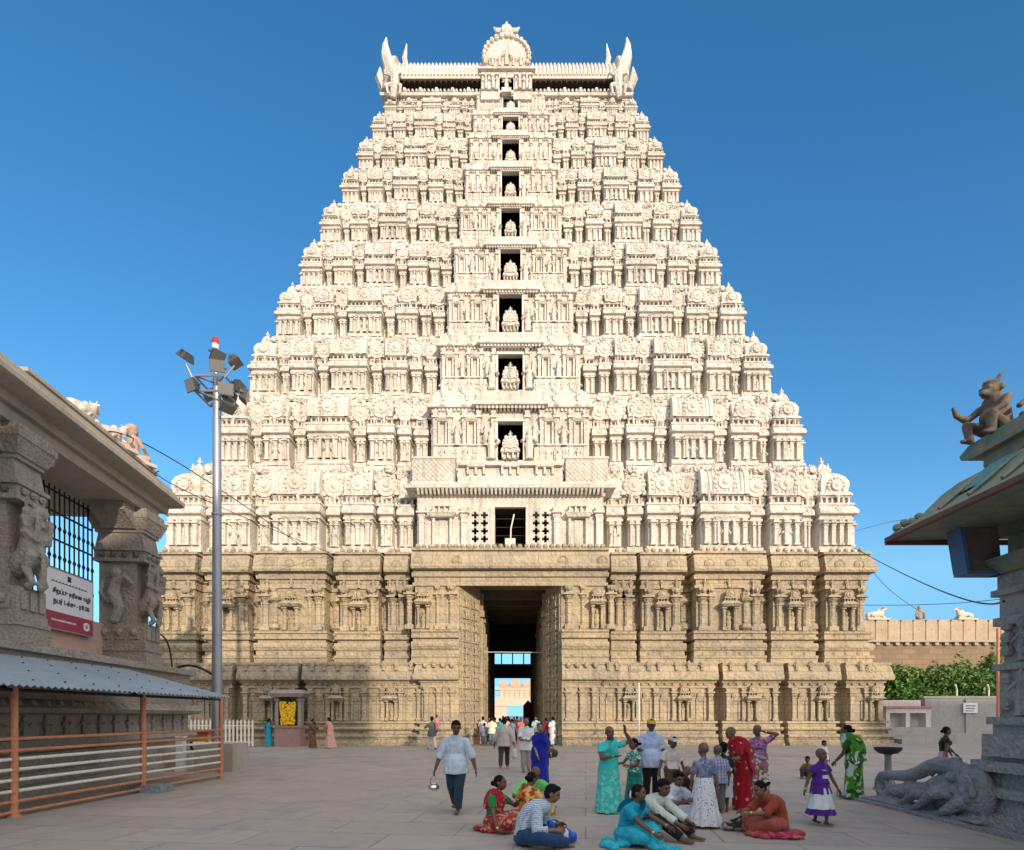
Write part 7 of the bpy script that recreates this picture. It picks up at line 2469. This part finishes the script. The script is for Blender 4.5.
# --- woman in royal blue sari, man in white shirt, man in beige shirt
X, Y = gp_(540, 786)
rblue = c_("royal_blue_sari", (.010, .018, .30))
w_, F = person("plump woman in royal blue sari standing with a brown shoulder bag", X, Y, 8, 1.55, 'light', 'bun',
    [('skirt', rblue, dict(bd=silver_b, zt=.62, zb=.012, rt=.105, rb=.150, folds=11, amp=.010)), ('blouse', rblue, dict(t0=.05, sleeve=.75, loose=.012)), ('drape', rblue, dict(bd=silver_b, width=.10, tail=-.75))],
    dict(hands={'R': (-.06, -.13, .45), 'L': (.17, -.03, .50)}, head=(-4, 2)), woman=True, build=1.28)
p_ = w_.matrix_basis @ F.wr['L']
hb_ = empty("handbag", (p_.x - .02, p_.y + .08, p_.z + .02), radians(20), "dark brown leather handbag hanging on the arm of the blue sari woman", "handbag")
leather = mat_flat("brown_leather", (.06, .035, .025), .45, .25, 8)
mb = MB(); otube(mb, [(-.15, 0, .0), (0, 0, .01), (.15, 0, 0)], [(.07, .10), (.085, .125), (.07, .10)], 12, (0, 0, 1)); put(solid(mb, "bag_body", .016, 1, .006, 12), "bag_body", leather, hb_)
m = MB(); m.tube([(-.11, 0, .09), (-.07, 0, .18), (0, 0, .22), (.07, 0, .18), (.11, 0, .09)], .012, 6); m.build("strap", leather, hb_)
X, Y = gp_(526, 772)
person("elderly man in short white shirt and pale trousers facing us beside the blue sari", X, Y, 5, 1.66, 'mid', 'bald',
    [('shirt', c_("off_white_shirt", (.62, .66, .66)), dict(sleeve=.8, t0=-.45, loose=.016)), ('trousers', c_("beige_grey_trousers", (.33, .27, .25)), {})],
    dict(feet={'L': (.05, 0, .042), 'R': (-.05, -.02, .042)}, hands={'R': (-.05, -.16, .60), 'L': (.04, -.15, .59)}, head=(0, 8)))
X, Y = gp_(504, 769)
man, F = person("man in beige shirt and dark trousers walking away with a white bag", X, Y, 172, 1.68, 'dark', 'short',
    [('shirt', c_("beige_shirt", (.47, .43, .40)), dict(sleeve=1.6, t0=-.35, loose=.015)), ('trousers', c_("dark_brown_trousers", (.055, .045, .042)), {})],
    dict(feet={'L': (.045, .14, .07), 'R': (-.045, -.13, .042)}, hands={'L': (.20, -.05, .44), 'R': (-.21, .02, .44)}, head=(0, 6), lean=(0, -.03)))
p_ = man.matrix_basis @ F.wr['R']
mb = MB(); otube(mb, [(0, 0, .0), (0, 0, -.12), (0, 0, -.30)], [(.02, .02), (.08, .06), (.12, .08)], 10)
o = put(solid(mb, "carrier_bag", .02, 1, .015, 10), "carrier_bag", c_("white_plastic", (.62, .62, .60), rough=.4)); o.location = (p_.x, p_.y, p_.z - .08)
tag(o, "white carrier bag hanging from the hand of the man in beige", "bag")

# --- standing group in the middle
X, Y = gp_(609, 813)
turq = c_("turquoise_sari", (.055, .52, .47), 'floral', (.16, .62, .58), 1.6)
turq_b = c_("turquoise_bright", (.05, .58, .56))
person("shaven-headed woman in pale turquoise sari with one arm raised", X, Y, 6, 1.55, 'dark', 'bald',
    [('skirt', turq, dict(bd=dkg_b, zt=.62, zb=.015, rt=.085, rb=.155, folds=13, amp=.012)), ('blouse', turq_b, dict(t0=.1, sleeve=.6, loose=.006)), ('drape', turq_b, dict(bd=turq, width=.085, tail=-.55))],
    dict(hands={'L': (.17, -.05, .94), 'R': (.02, -.16, .665)}, epole={'L': (1, .1, -.25), 'R': (-.9, .3, -.4)}, head=(4, 4), fdir={'L': (0, -.1, 1), 'R': (1, -.1, 0)}), woman=True, build=1.05)
X, Y = gp_(634, 803)
gdress = c_("green_teal_print", (.02, .23, .20), 'floral', (.04, .36, .31), 2.2, (.55, .60, .50))
gskirt = c_("green_teal_skirt", (.02, .25, .20), 'floral', (.01, .14, .13), 1.6)
person("girl in green and teal printed dress standing sideways next to the turquoise sari", X, Y, -52, 1.27, 'dark', 'tail',
    [('skirt', gskirt, dict(zt=.60, zb=.05, rt=.085, rb=.15, folds=12, amp=.012)), ('blouse', gdress, dict(t0=-.15, sleeve=.5, loose=.014))],
    dict(hands={'R': (-.12, -.20, .62), 'L': (.02, -.16, .60)}, head=(-14, 0)), woman=True, child=True)
X, Y = WX(651, 12.2), 12.2
palebl = c_("sky_blue_shirt", (.44, .55, .76))
person("man in sky blue shirt and yellow cap standing behind the boy", X, Y, 4, 1.67, 'dark', 'short',
    [('shirt', palebl, dict(sleeve=.85, t0=-.40, loose=.018, collar=True)), ('trousers', black, {}), ('cap', c_("yellow_cap_cloth", (.68, .44, .02)), {})],
    dict(hands={'L': (.18, -.04, .46), 'R': (-.18, -.04, .46)}, head=(-6, 4)))
X, Y = WX(672, 11.6), 11.6
boy, F = person("boy in cream shirt, brown trousers and a pale cap holding a steel cup", X, Y, 8, 1.33, 'dark', 'short',
    [('shirt', c_("cream_shirt", (.62, .57, .52)), dict(sleeve=.75, t0=-.05, loose=.018)), ('trousers', c_("brown_cord", (.10, .065, .04)), {}), ('cap', c_("grey_white_cap", (.50, .50, .52)), {})],
    dict(hands={'R': (-.24, -.08, .48), 'L': (.20, -.02, .46)}, head=(0, 10)), child=True)
p_ = boy.matrix_basis @ (F.wr['R'] + Vector((0, -.03, -.10)))
m = MB(); m.lathe(0, 0, [(.030, -.10), (.034, -.02), (.04, .05), (.036, .05)], 12); o = m.build("steel_cup", steel_m); o.location = p_
tag(o, "slim steel cup in the hand of the boy in cream", "cup")
X, Y = gp_(626, 843)
cyan = c_("cyan_sari", (.005, .33, .47)); cyan2 = c_("cyan_sari_print", (.01, .36, .48), 'floral', (.02, .46, .55), 1.4)
person("seated woman in plain cyan sari with white flowers in her bun", X, Y, 48, 1.52, 'dark', 'bun',
    [('lap', cyan2, dict(puddle=[(.0, -.36, .02, .22, .14), (-.16, .02, .02, .16, .18)])), ('blouse', cyan, dict(t0=.02, sleeve=.62, loose=.006)), ('drape', cyan, dict(bd=dkg_b, width=.10, tail=.25)), ('flower', c_("jasmine_white", (.78, .76, .70)), {})],
    dict(pel=(0, 0, .085), lean=(0, -.10), feet={'L': (-.06, -.30, .045), 'R': (.06, -.30, .045)}, kpole={'L': (.8, -.6, .6), 'R': (-.9, -.5, .2)}, hands={'R': (-.10, -.36, .13), 'L': (.10, -.38, .17)}, head=(12, 4)), woman=True)
X, Y = gp_(646, 835)
minty = c_("pale_mint_shirt", (.56, .64, .57))
person("man in pale mint shirt sitting with knees up and arms stretched to his feet", X, Y, 44, 1.64, 'dark', 'short',
    [('shirt', minty, dict(sleeve=1.75, t0=-.12, loose=.018, wr=.010)), ('trousers', c_("black_trousers", (.012, .014, .018)), dict(loose=.014))],
    dict(pel=(0, 0, .085), lean=(0, -.14), bend=.05, feet={'L': (.10, -.40, .045), 'R': (-.08, -.40, .045)}, kpole={'L': (.3, -.3, 1), 'R': (-.5, -.3, .9)}, hands={'L': (.10, -.42, .12), 'R': (-.06, -.44, .11)}, head=(-14, 14)))
X, Y = gp_(667, 821)
person("person in white shirt and white dhoti sitting in the middle of the group", X, Y, 22, 1.62, 'dark', 'short',
    [('shirt', c_("bluish_white_shirt", (.60, .65, .72)), dict(sleeve=.85, t0=-.05, loose=.022)), ('lap', c_("white_print_dhoti", (.58, .62, .68), 'dots', (.25, .30, .34), .8), dict(puddle=[(.05, -.25, .02, .2, .1)]))],
    dict(pel=(0, 0, .085), lean=(.02, -.12), feet={'L': (-.05, -.28, .045), 'R': (.05, -.24, .045)}, kpole={'L': (1, -.5, .35), 'R': (-1, -.5, .3)}, hands={'L': (.16, -.30, .24), 'R': (-.02, -.34, .25)}, head=(-8, 16)))
X, Y = gp_(687, 806)
person("shaven-headed child in black top sitting close behind the person in white", X, Y, -35, 1.30, 'dark', 'bald',
    [('shirt', c_("black_print_top", (.015, .016, .015), 'dots', (.22, .24, .16), .5), dict(sleeve=.8, t0=-.05, loose=.012)), ('trousers', c_("black_leggings", (.02, .018, .02)), {})],
    dict(pel=(0, 0, .12), lean=(0, -.05), feet={'L': (.03, -.34, .045), 'R': (-.05, -.34, .045)}, kpole={'L': (.3, -.4, 1), 'R': (-.3, -.4, 1)}, hands={'L': (.06, -.30, .28), 'R': (-.10, -.28, .26)}, head=(-20, -24)), child=True)
X, Y = gp_(704, 827)
person("shaven-headed girl in purple printed top and long white dotted skirt, back turned", X, Y, 158, 1.30, 'mid', 'bald',
    [('skirt', c_("white_dotted_skirt", (.70, .72, .78), 'dots', (.06, .07, .16), 1.2), dict(zt=.60, zb=.035, rt=.085, rb=.19, folds=14, amp=.016, tier=[(.16, .012)])), ('blouse', c_("purple_print_top", (.15, .13, .22), 'floral', (.10, .22, .36), 2.0, (.30, .26, .34)), dict(t0=-.12, sleeve=.7, loose=.010))],
    dict(hands={'L': (.15, -.04, .46), 'R': (-.16, -.06, .44)}, head=(28, 4)), woman=True, child=True)
X, Y = gp_(718, 813)
person("shaven-headed boy in tartan shirt and grey trousers seen from behind", X, Y, 178, 1.20, 'mid', 'bald',
    [('shirt', c_("tartan_shirt", (.40, .52, .60), 'check', (.06, .22, .38), 1.7, (.34, .20, .40)), dict(sleeve=.8, t0=-.30, loose=.022)), ('trousers', c_("grey_trousers", (.15, .135, .13)), dict(loose=.016))],
    dict(hands={'L': (.17, -.04, .46), 'R': (-.17, -.04, .46)}, head=(0, 6)), child=True)
X, Y = gp_(742, 809)
crim = c_("crimson_sari", (.34, .008, .020), 'dots', (.62, .42, .25), .42)
wr_, F = person("shaven-headed woman in crimson sari with yellow shoulder border, stooping", X, Y, -96, 1.56, 'mid', 'bald',
    [('skirt', crim, dict(bd=gold_b, zt=.60, zb=.012, rt=.090, rb=.135, folds=11, amp=.010)), ('blouse', crim, dict(t0=-.1, sleeve=.8, loose=.012)), ('drape', c_("yellow_border", (.56, .38, .05), 'dots', (.45, .10, .05), .7), dict(width=.06, tail=.25, g_=-1)), ('drape', crim, dict(bd=gold_b, width=.09, tail=-.6, g_=1))],
    dict(lean=(0, -.08), bend=.04, hands={'L': (.10, -.22, .60), 'R': (-.08, -.24, .58)}, head=(4, 22)), woman=True, build=1.12)
X, Y = WX(723, 10.9), 10.9
person("small dark-haired child in dark dress held close by the crimson sari woman", X, Y, 165, 1.24, 'dark', 'short',
    [('skirt', c_("pale_blue_skirt", (.52, .58, .64)), dict(zt=.55, zb=.22, rt=.09, rb=.14, folds=10, amp=.012)), ('blouse', c_("dark_brown_top", (.03, .02, .02)), dict(t0=-.1, sleeve=.7, loose=.012))],
    dict(hands={'L': (.12, -.10, .56), 'R': (-.12, -.10, .56)}, head=(-20, 4)), woman=True, child=True)
X, Y = gp_(759, 799)
person("woman in pink and purple blouse and green printed sari, one hand behind her head", X, Y, -48, 1.55, 'dark', 'bald',
    [('skirt', c_("green_pink_print", (.10, .22, .06), 'floral', (.45, .12, .28), 1.2, (.62, .60, .48)), dict(zt=.62, zb=.02, rt=.085, rb=.115, folds=9, amp=.008)), ('blouse', c_("pink_purple_blouse", (.33, .06, .26), 'floral', (.42, .30, .40), 2.0), dict(t0=.0, sleeve=.7, loose=.010))],
    dict(lean=(0, -.02), hands={'L': (.07, .03, .90), 'R': (-.12, -.20, .62)}, epole={'L': (1, .4, .1)}, head=(-10, 8), fdir={'L': (-1, .2, .3)}), woman=True)
X, Y = gp_(776, 833)
rust = c_("rust_blouse", (.30, .055, .025))
person("seated woman in rust red blouse with a long ponytail, looking down at her hands", X, Y, -72, 1.54, 'mid', 'tail',
    [('lap', c_("rust_pink_skirt", (.34, .07, .045)), dict(puddle=[(.05, -.22, .02, .2, .14), (.1, .05, .02, .15, .14)])), ('blouse', rust, dict(t0=-.02, sleeve=1.1, loose=.014))],
    dict(pel=(0, 0, .085), lean=(0, -.13), bend=.07, feet={'L': (-.03, -.26, .045), 'R': (.03, -.26, .045)}, kpole={'L': (1, -.5, .3), 'R': (-1, -.5, .3)}, hands={'L': (.06, -.36, .22), 'R': (-.06, -.36, .22)}, head=(0, 26)), woman=True, build=1.1)
X, Y = WX(776, 8.55), 8.55
mb = MB(); otube(mb, [(-.30, 0, .03), (-.05, .02, .05), (.22, -.03, .04), (.36, 0, .02)], [(.10, .03), (.15, .055), (.12, .04), (.06, .02)], 14, (0, 0, 1))
me = solid(mb, "pink_cloth", .012, 1, .02, 10)
for v in me.vertices: v.co.z = max(v.co.z, .003)
o = put(me, "folded_cloth", c_("deep_pink_cloth", (.42, .02, .07), 'patch', (.55, .10, .16), 1.0)); o.location = (X, Y, 0); o.rotation_euler.z = radians(-12)
tag(o, "deep pink cloth heaped on the paving before the woman in rust red", "cloth")
X, Y = WX(742, 9.1), 9.1
hb_ = empty("cloth_bag", (X, Y, 0), 0, "black and beige patterned cloth bag with a dark handle on the paving", "bag")
mb = MB(); otube(mb, [(-.24, 0, .07), (0, 0, .10), (.26, .03, .09)], [(.10, .07), (.15, .10), (.10, .09)], 14, (0, 0, 1))
me = solid(mb, "bag_body", .012, 1, .014, 12)
for v in me.vertices: v.co.z = max(v.co.z, .003)
put(me, "bag_body", c_("black_beige_print", (.035, .03, .03), 'floral', (.34, .27, .20), 1.6), hb_)
m = MB(); m.tube([(-.2, -.05, .14), (-.05, -.06, .22), (.18, -.03, .20), (.30, .02, .12)], .012, 6); m.build("handle", black, hb_)

m = MB(); m.tube([(WX(639, 30), 30, 0), (WX(639, 30), 30, WZ(684, 30))], .03, 8); m.lathe(WX(639, 30), 30, [(.14, 0), (.14, .05), (.05, .08)], 10); m.ball((WX(639, 30), 30, WZ(684, 30)), .05, 8, 6)
o = m.build("flag_pole", white_m); tag(o, "thin pale upright pole before the tower base behind the yellow cap", "pole")
# --- right of the group
X, Y = gp_(821, 825)
purple = c_("violet_dress", (.085, .020, .24)); wht = c_("white_flounce", (.66, .70, .76))
girl, F = person("shaven-headed girl in violet and white tiered dress walking towards us", X, Y, 10, 1.20, 'dark', 'bald',
    [('skirt', purple, dict(zt=.29, zb=.145, rt=.135, rb=.195, folds=13, amp=.012, name='lower_flounce')), ('skirt', wht, dict(zt=.50, zb=.225, rt=.105, rb=.180, folds=12, amp=.008, name='white_flounce')), ('skirt', purple, dict(zt=.60, zb=.42, rt=.088, rb=.125, folds=12, amp=.010, name='peplum')), ('blouse', purple, dict(t0=.0, sleeve=.42, loose=.020, name='bodice'))],
    dict(feet={'L': (.03, -.07, .042), 'R': (-.03, .08, .06)}, hands={'L': (.24, -.05, .44), 'R': (-.26, .0, .42)}, head=(10, -4)), woman=True, child=True)
m = MB(); 
for q in (-.02, .0, .02):
    m.tube([tuple(F.sp(.92, -.05)), tuple(F.sp(.70, 0 + q, -.100)), tuple(F.sp(.92, .05))], .008, 5)
m.build("collar_trim", c_("silver_trim", (.45, .44, .40)), girl)
m = MB(); pz = F.sp(.42, .02, -.095); m.box(pz.x - .05, pz.x + .05, pz.y - .012, pz.y + .02, pz.z - .03, pz.z + .025); m.build("dress_print", wht, girl)
X, Y = gp_(853, 799)
gsari = c_("green_white_sari", (.07, .26, .02), 'patch', (.55, .62, .52), 1.3, (.015, .10, .01))
wg, F = person("woman in bold green and white sari seen from behind, walking away", X, Y, -138, 1.55, 'dark', 'bun',
    [('skirt', gsari, dict(zt=.62, zb=.03, rt=.095, rb=.125, folds=10, amp=.010)), ('blouse', c_("dark_green_blouse", (.02, .10, .012)), dict(t0=.05, sleeve=.6, loose=.008)), ('drape', gsari, dict(bd=white, width=.11, tail=-.15))],
    dict(lean=(0, -.05), feet={'L': (.04, -.06, .042), 'R': (-.05, .08, .05)}, hands={'L': (.12, -.18, .50), 'R': (-.16, -.06, .50)}, head=(10, 6)), woman=True, build=1.1)
p_ = wg.matrix_basis @ F.sp(.92, -.10, .05)
mb = MB(); otube(mb, [(-.08, 0, -.06), (0, 0, 0), (.07, 0, .05)], [(.06, .08), (.08, .11), (.05, .07)], 10, (0, 0, 1))
o = put(solid(mb, "yellow_bag", .014, 1, .012, 12), "yellow_bag", c_("yellow_plastic", (.70, .42, .01), rough=.4)); o.location = p_
tag(o, "bright yellow bag on the shoulder of the woman in green and white", "bag")
X, Y = gp_(808, 778)
person("small child in tan clothes sitting on the paving behind the violet dress", X, Y, -40, 1.05, 'dark', 'short',
    [('shirt', c_("tan_cloth", (.24, .15, .06)), dict(sleeve=.6, t0=-.05, loose=.012)), ('trousers', c_("dark_shorts", (.05, .03, .03)), {})],
    dict(pel=(0, 0, .10), lean=(0, -.05), feet={'L': (.06, -.36, .045), 'R': (-.06, -.36, .045)}, kpole={'L': (.3, -.3, 1), 'R': (-.3, -.3, 1)}, hands={'L': (.08, -.30, .28), 'R': (-.1, -.28, .26)}, head=(10, 6)), child=True, vox=.014)
X, Y = gp_(824, 774)
person("child in white shirt standing at a distance behind the violet dress", X, Y, 20, .98, 'dark', 'short',
    [('shirt', white, dict(sleeve=.8, t0=-.35, loose=.020)), ('trousers', c_("grey_shorts", (.2, .2, .2)), {})], dict(hands={'L': (.18, -.02, .45), 'R': (-.18, -.02, .45)}), child=True, vox=.014)
X, Y = WX(946, 15.0), 15.0
person("girl in black top and pink skirt walking beyond the beast balustrade", X, Y, 75, 1.46, 'dark', 'bun',
    [('skirt', c_("pink_white_skirt", (.55, .24, .28), 'stripe', (.66, .50, .50), 1.2), dict(zt=.58, zb=.22, rt=.085, rb=.17, folds=11, amp=.014)), ('blouse', black, dict(t0=-.1, sleeve=.35, loose=.008))],
    dict(feet={'L': (.04, -.12, .042), 'R': (-.04, .12, .06)}, hands={'L': (.14, -.20, .52), 'R': (-.15, .05, .46)}, head=(0, 0)), woman=True)

# --- along the foot of the tower
def far(label, x, y, face, H, sk, hair, wear, woman=False, child=False, pose=None, group=None, D=None, vox=None):
    D = D or DG(y)
    return person(label, WX(x, D), D, face, H, sk, hair, wear, pose or dict(feet={'L': (.05, -.04, .042), 'R': (-.05, .05, .045)}), woman, child, vox=vox or .024, group=group)
def sari(col, bl=None): return [('skirt', col, dict(zt=.62, zb=.015, rt=.09, rb=.14, folds=9, amp=.012)), ('blouse', bl or col, dict(t0=.0, sleeve=.6, loose=.010)), ('drape', col, dict(width=.09, tail=-.4))]
def suit(sh, tr, sl=.8): return [('shirt', sh, dict(sleeve=sl, t0=-.38, loose=.016)), ('trousers', tr, {})]
PRAY = dict(hands={'L': (.03, -.20, .70), 'R': (-.03, -.20, .70)})
far("woman in turquoise blue sari praying beside the garlanded shrine", 269, 745.8, 120, 1.56, 'dark', 'bun', sari(c_("sea_blue_sari", (.02, .36, .48))), True, pose=PRAY, D=33.4)
far("woman in dark brown sari standing near the shrine", 313, 748.5, 70, 1.55, 'dark', 'bun', sari(c_("brown_sari", (.13, .06, .03), 'floral', (.22, .11, .06), 1.0)), True, pose=PRAY, D=31.8)
far("woman in peach pink sari with trailing hem near the shrine", 329, 748.5, -110, 1.62, 'light', 'bun', [('skirt', c_("peach_sari", (.70, .40, .30)), dict(zt=.62, zb=.015, rt=.09, rb=.20, folds=9, amp=.015, sway=-.10)), ('blouse', c_("coral_blouse", (.60, .20, .13)), dict(t0=.0, sleeve=.7, loose=.012)), ('drape', c_("peach_sari", (.70, .40, .30)), dict(width=.09, tail=-.3))], True, pose=PRAY, D=31.6)
far("man in grey shirt and white trousers carrying a child by the tower wall", 432, 750.5, -150, 1.68, 'dark', 'short', suit(c_("grey_shirt", (.13, .13, .13)), c_("white_trousers", (.66, .64, .60))), pose=dict(feet={'L': (.05, -.16, .042), 'R': (-.05, .16, .06)}, hands={'L': (.14, -.18, .70), 'R': (-.16, -.06, .5)}), D=29.6)
far("child in pink clothes carried on the arm of the man in grey", 437, 750, 40, .80, 'mid', 'short', suit(c_("pink_romper", (.62, .22, .26)), c_("pink_romper", (.62, .22, .26))), child=True, D=29.45)
bpy.context.scene.objects  # the carried child is lifted onto the arm
_k = [o for o in bpy.data.objects if o.get("label", "").startswith("child in pink clothes")][0]
_k.location.z = .95

# --- crowd in the gateway
CR = "people crowding in the gateway"
WALK = dict(feet={'L': (.05, -.12, .042), 'R': (-.05, .13, .06)}, hands={'L': (.18, .04, .46), 'R': (-.18, -.06, .46)})
crowd = [
 ("man in white shirt and grey trousers entering at the passage side", 483, 35.6, 160, 1.66, suit(c_("plain_white", (.66, .66, .68)), c_("slate_trousers", (.12, .13, .15))), 0),
 ("boy in slate blue clothes beside the white-shirted man in the gateway", 484.5, 34.3, 200, 1.28, suit(c_("slate_blue", (.16, .22, .30)), c_("slate_trousers", (.12, .13, .15))), 2),
 ("man in pale yellow shirt seen from behind in the gateway", 492, 33.8, 178, 1.64, suit(c_("pale_yellow_shirt", (.70, .68, .46)), c_("grey_blue_trousers", (.20, .22, .25))), 0),
 ("woman in teal sari seen from behind in the gateway", 500, 34.6, 185, 1.58, sari(c_("teal_sari", (.02, .34, .34))), 1),
 ("woman in dark red sari further inside the gateway", 495, 38.5, 170, 1.60, sari(c_("dark_red_sari", (.34, .03, .05))), 1),
 ("child in bright red top riding high in the gateway crowd", 489, 39.5, 10, 1.62, suit(c_("bright_red", (.55, .03, .04)), c_("dark_cloth", (.05, .04, .05))), 0),
 ("woman in coral pink sari in the middle of the gateway", 521, 36.5, 5, 1.60, sari(c_("coral_sari", (.72, .20, .16))), 1),
 ("woman in violet blouse walking in through the gateway", 512, 36.0, 175, 1.52, sari(c_("grey_violet", (.22, .20, .32))), 1),
 ("man in pale pink shirt behind the beige-shirted man", 506, 38.0, 20, 1.66, suit(c_("pale_pink_shirt", (.66, .44, .42)), c_("dark_cloth", (.05, .04, .05))), 0),
 ("man in light aqua shirt near the far side of the gateway", 536, 36.6, -20, 1.68, suit(c_("aqua_shirt", (.45, .66, .68)), c_("dark_cloth", (.05, .04, .05))), 0),
 ("woman in maroon sari beside the stone jamb of the gateway", 546, 35.4, -160, 1.58, sari(c_("maroon_sari", (.25, .02, .05))), 1),
 ("man in long white robe standing against the stone jamb", 553, 34.9, 190, 1.66, [('skirt', c_("white_dhoti", (.72, .71, .70)), dict(zt=.60, zb=.03, rt=.09, rb=.125, folds=8, amp=.008)), ('shirt', c_("bluish_white", (.62, .66, .74)), dict(sleeve=.85, t0=-.45, loose=.018))], 0),
 ("man in dark clothes deep inside the passage near the red screen", 529, 42.0, 0, 1.68, suit(c_("charcoal_cloth", (.04, .04, .05)), c_("dark_cloth", (.05, .04, .05))), 0),
 ("man in white vest halfway down the passage", 517, 44.0, 180, 1.66, suit(c_("plain_white", (.66, .66, .68)), c_("khaki_trousers", (.25, .20, .13))), 0),
 ("woman in orange sari halfway down the passage", 509, 46.0, 0, 1.58, sari(c_("flame_orange_sari", (.66, .24, .04))), 1),
 ("man in blue shirt deep in the passage walking out", 503, 48.0, 0, 1.68, suit(c_("mid_blue_shirt", (.12, .20, .45)), c_("dark_cloth", (.05, .04, .05))), 0),
 ("woman in pink sari at the far end of the passage", 514, 56.0, 0, 1.58, sari(c_("rose_sari", (.60, .18, .30))), 1),
 ("man in cream shirt at the far end of the passage", 508, 60.0, 180, 1.66, suit(c_("cream_cotton", (.64, .58, .46)), c_("khaki_trousers", (.25, .20, .13))), 0),
]
for i, (lb, x, D, fc, H_, wr_, kind) in enumerate(crowd):
    wr_ = [(a[0], a[1], dict(a[2])) for a in wr_]
    far(lb, x, 0, fc, H_, ('dark', 'mid')[i % 2], ('bun' if kind == 1 else 'short'), wr_, kind == 1, kind == 2, pose=WALK if i % 2 else None, group=CR, D=D)

bpy.data.scenes.remove(TMP)
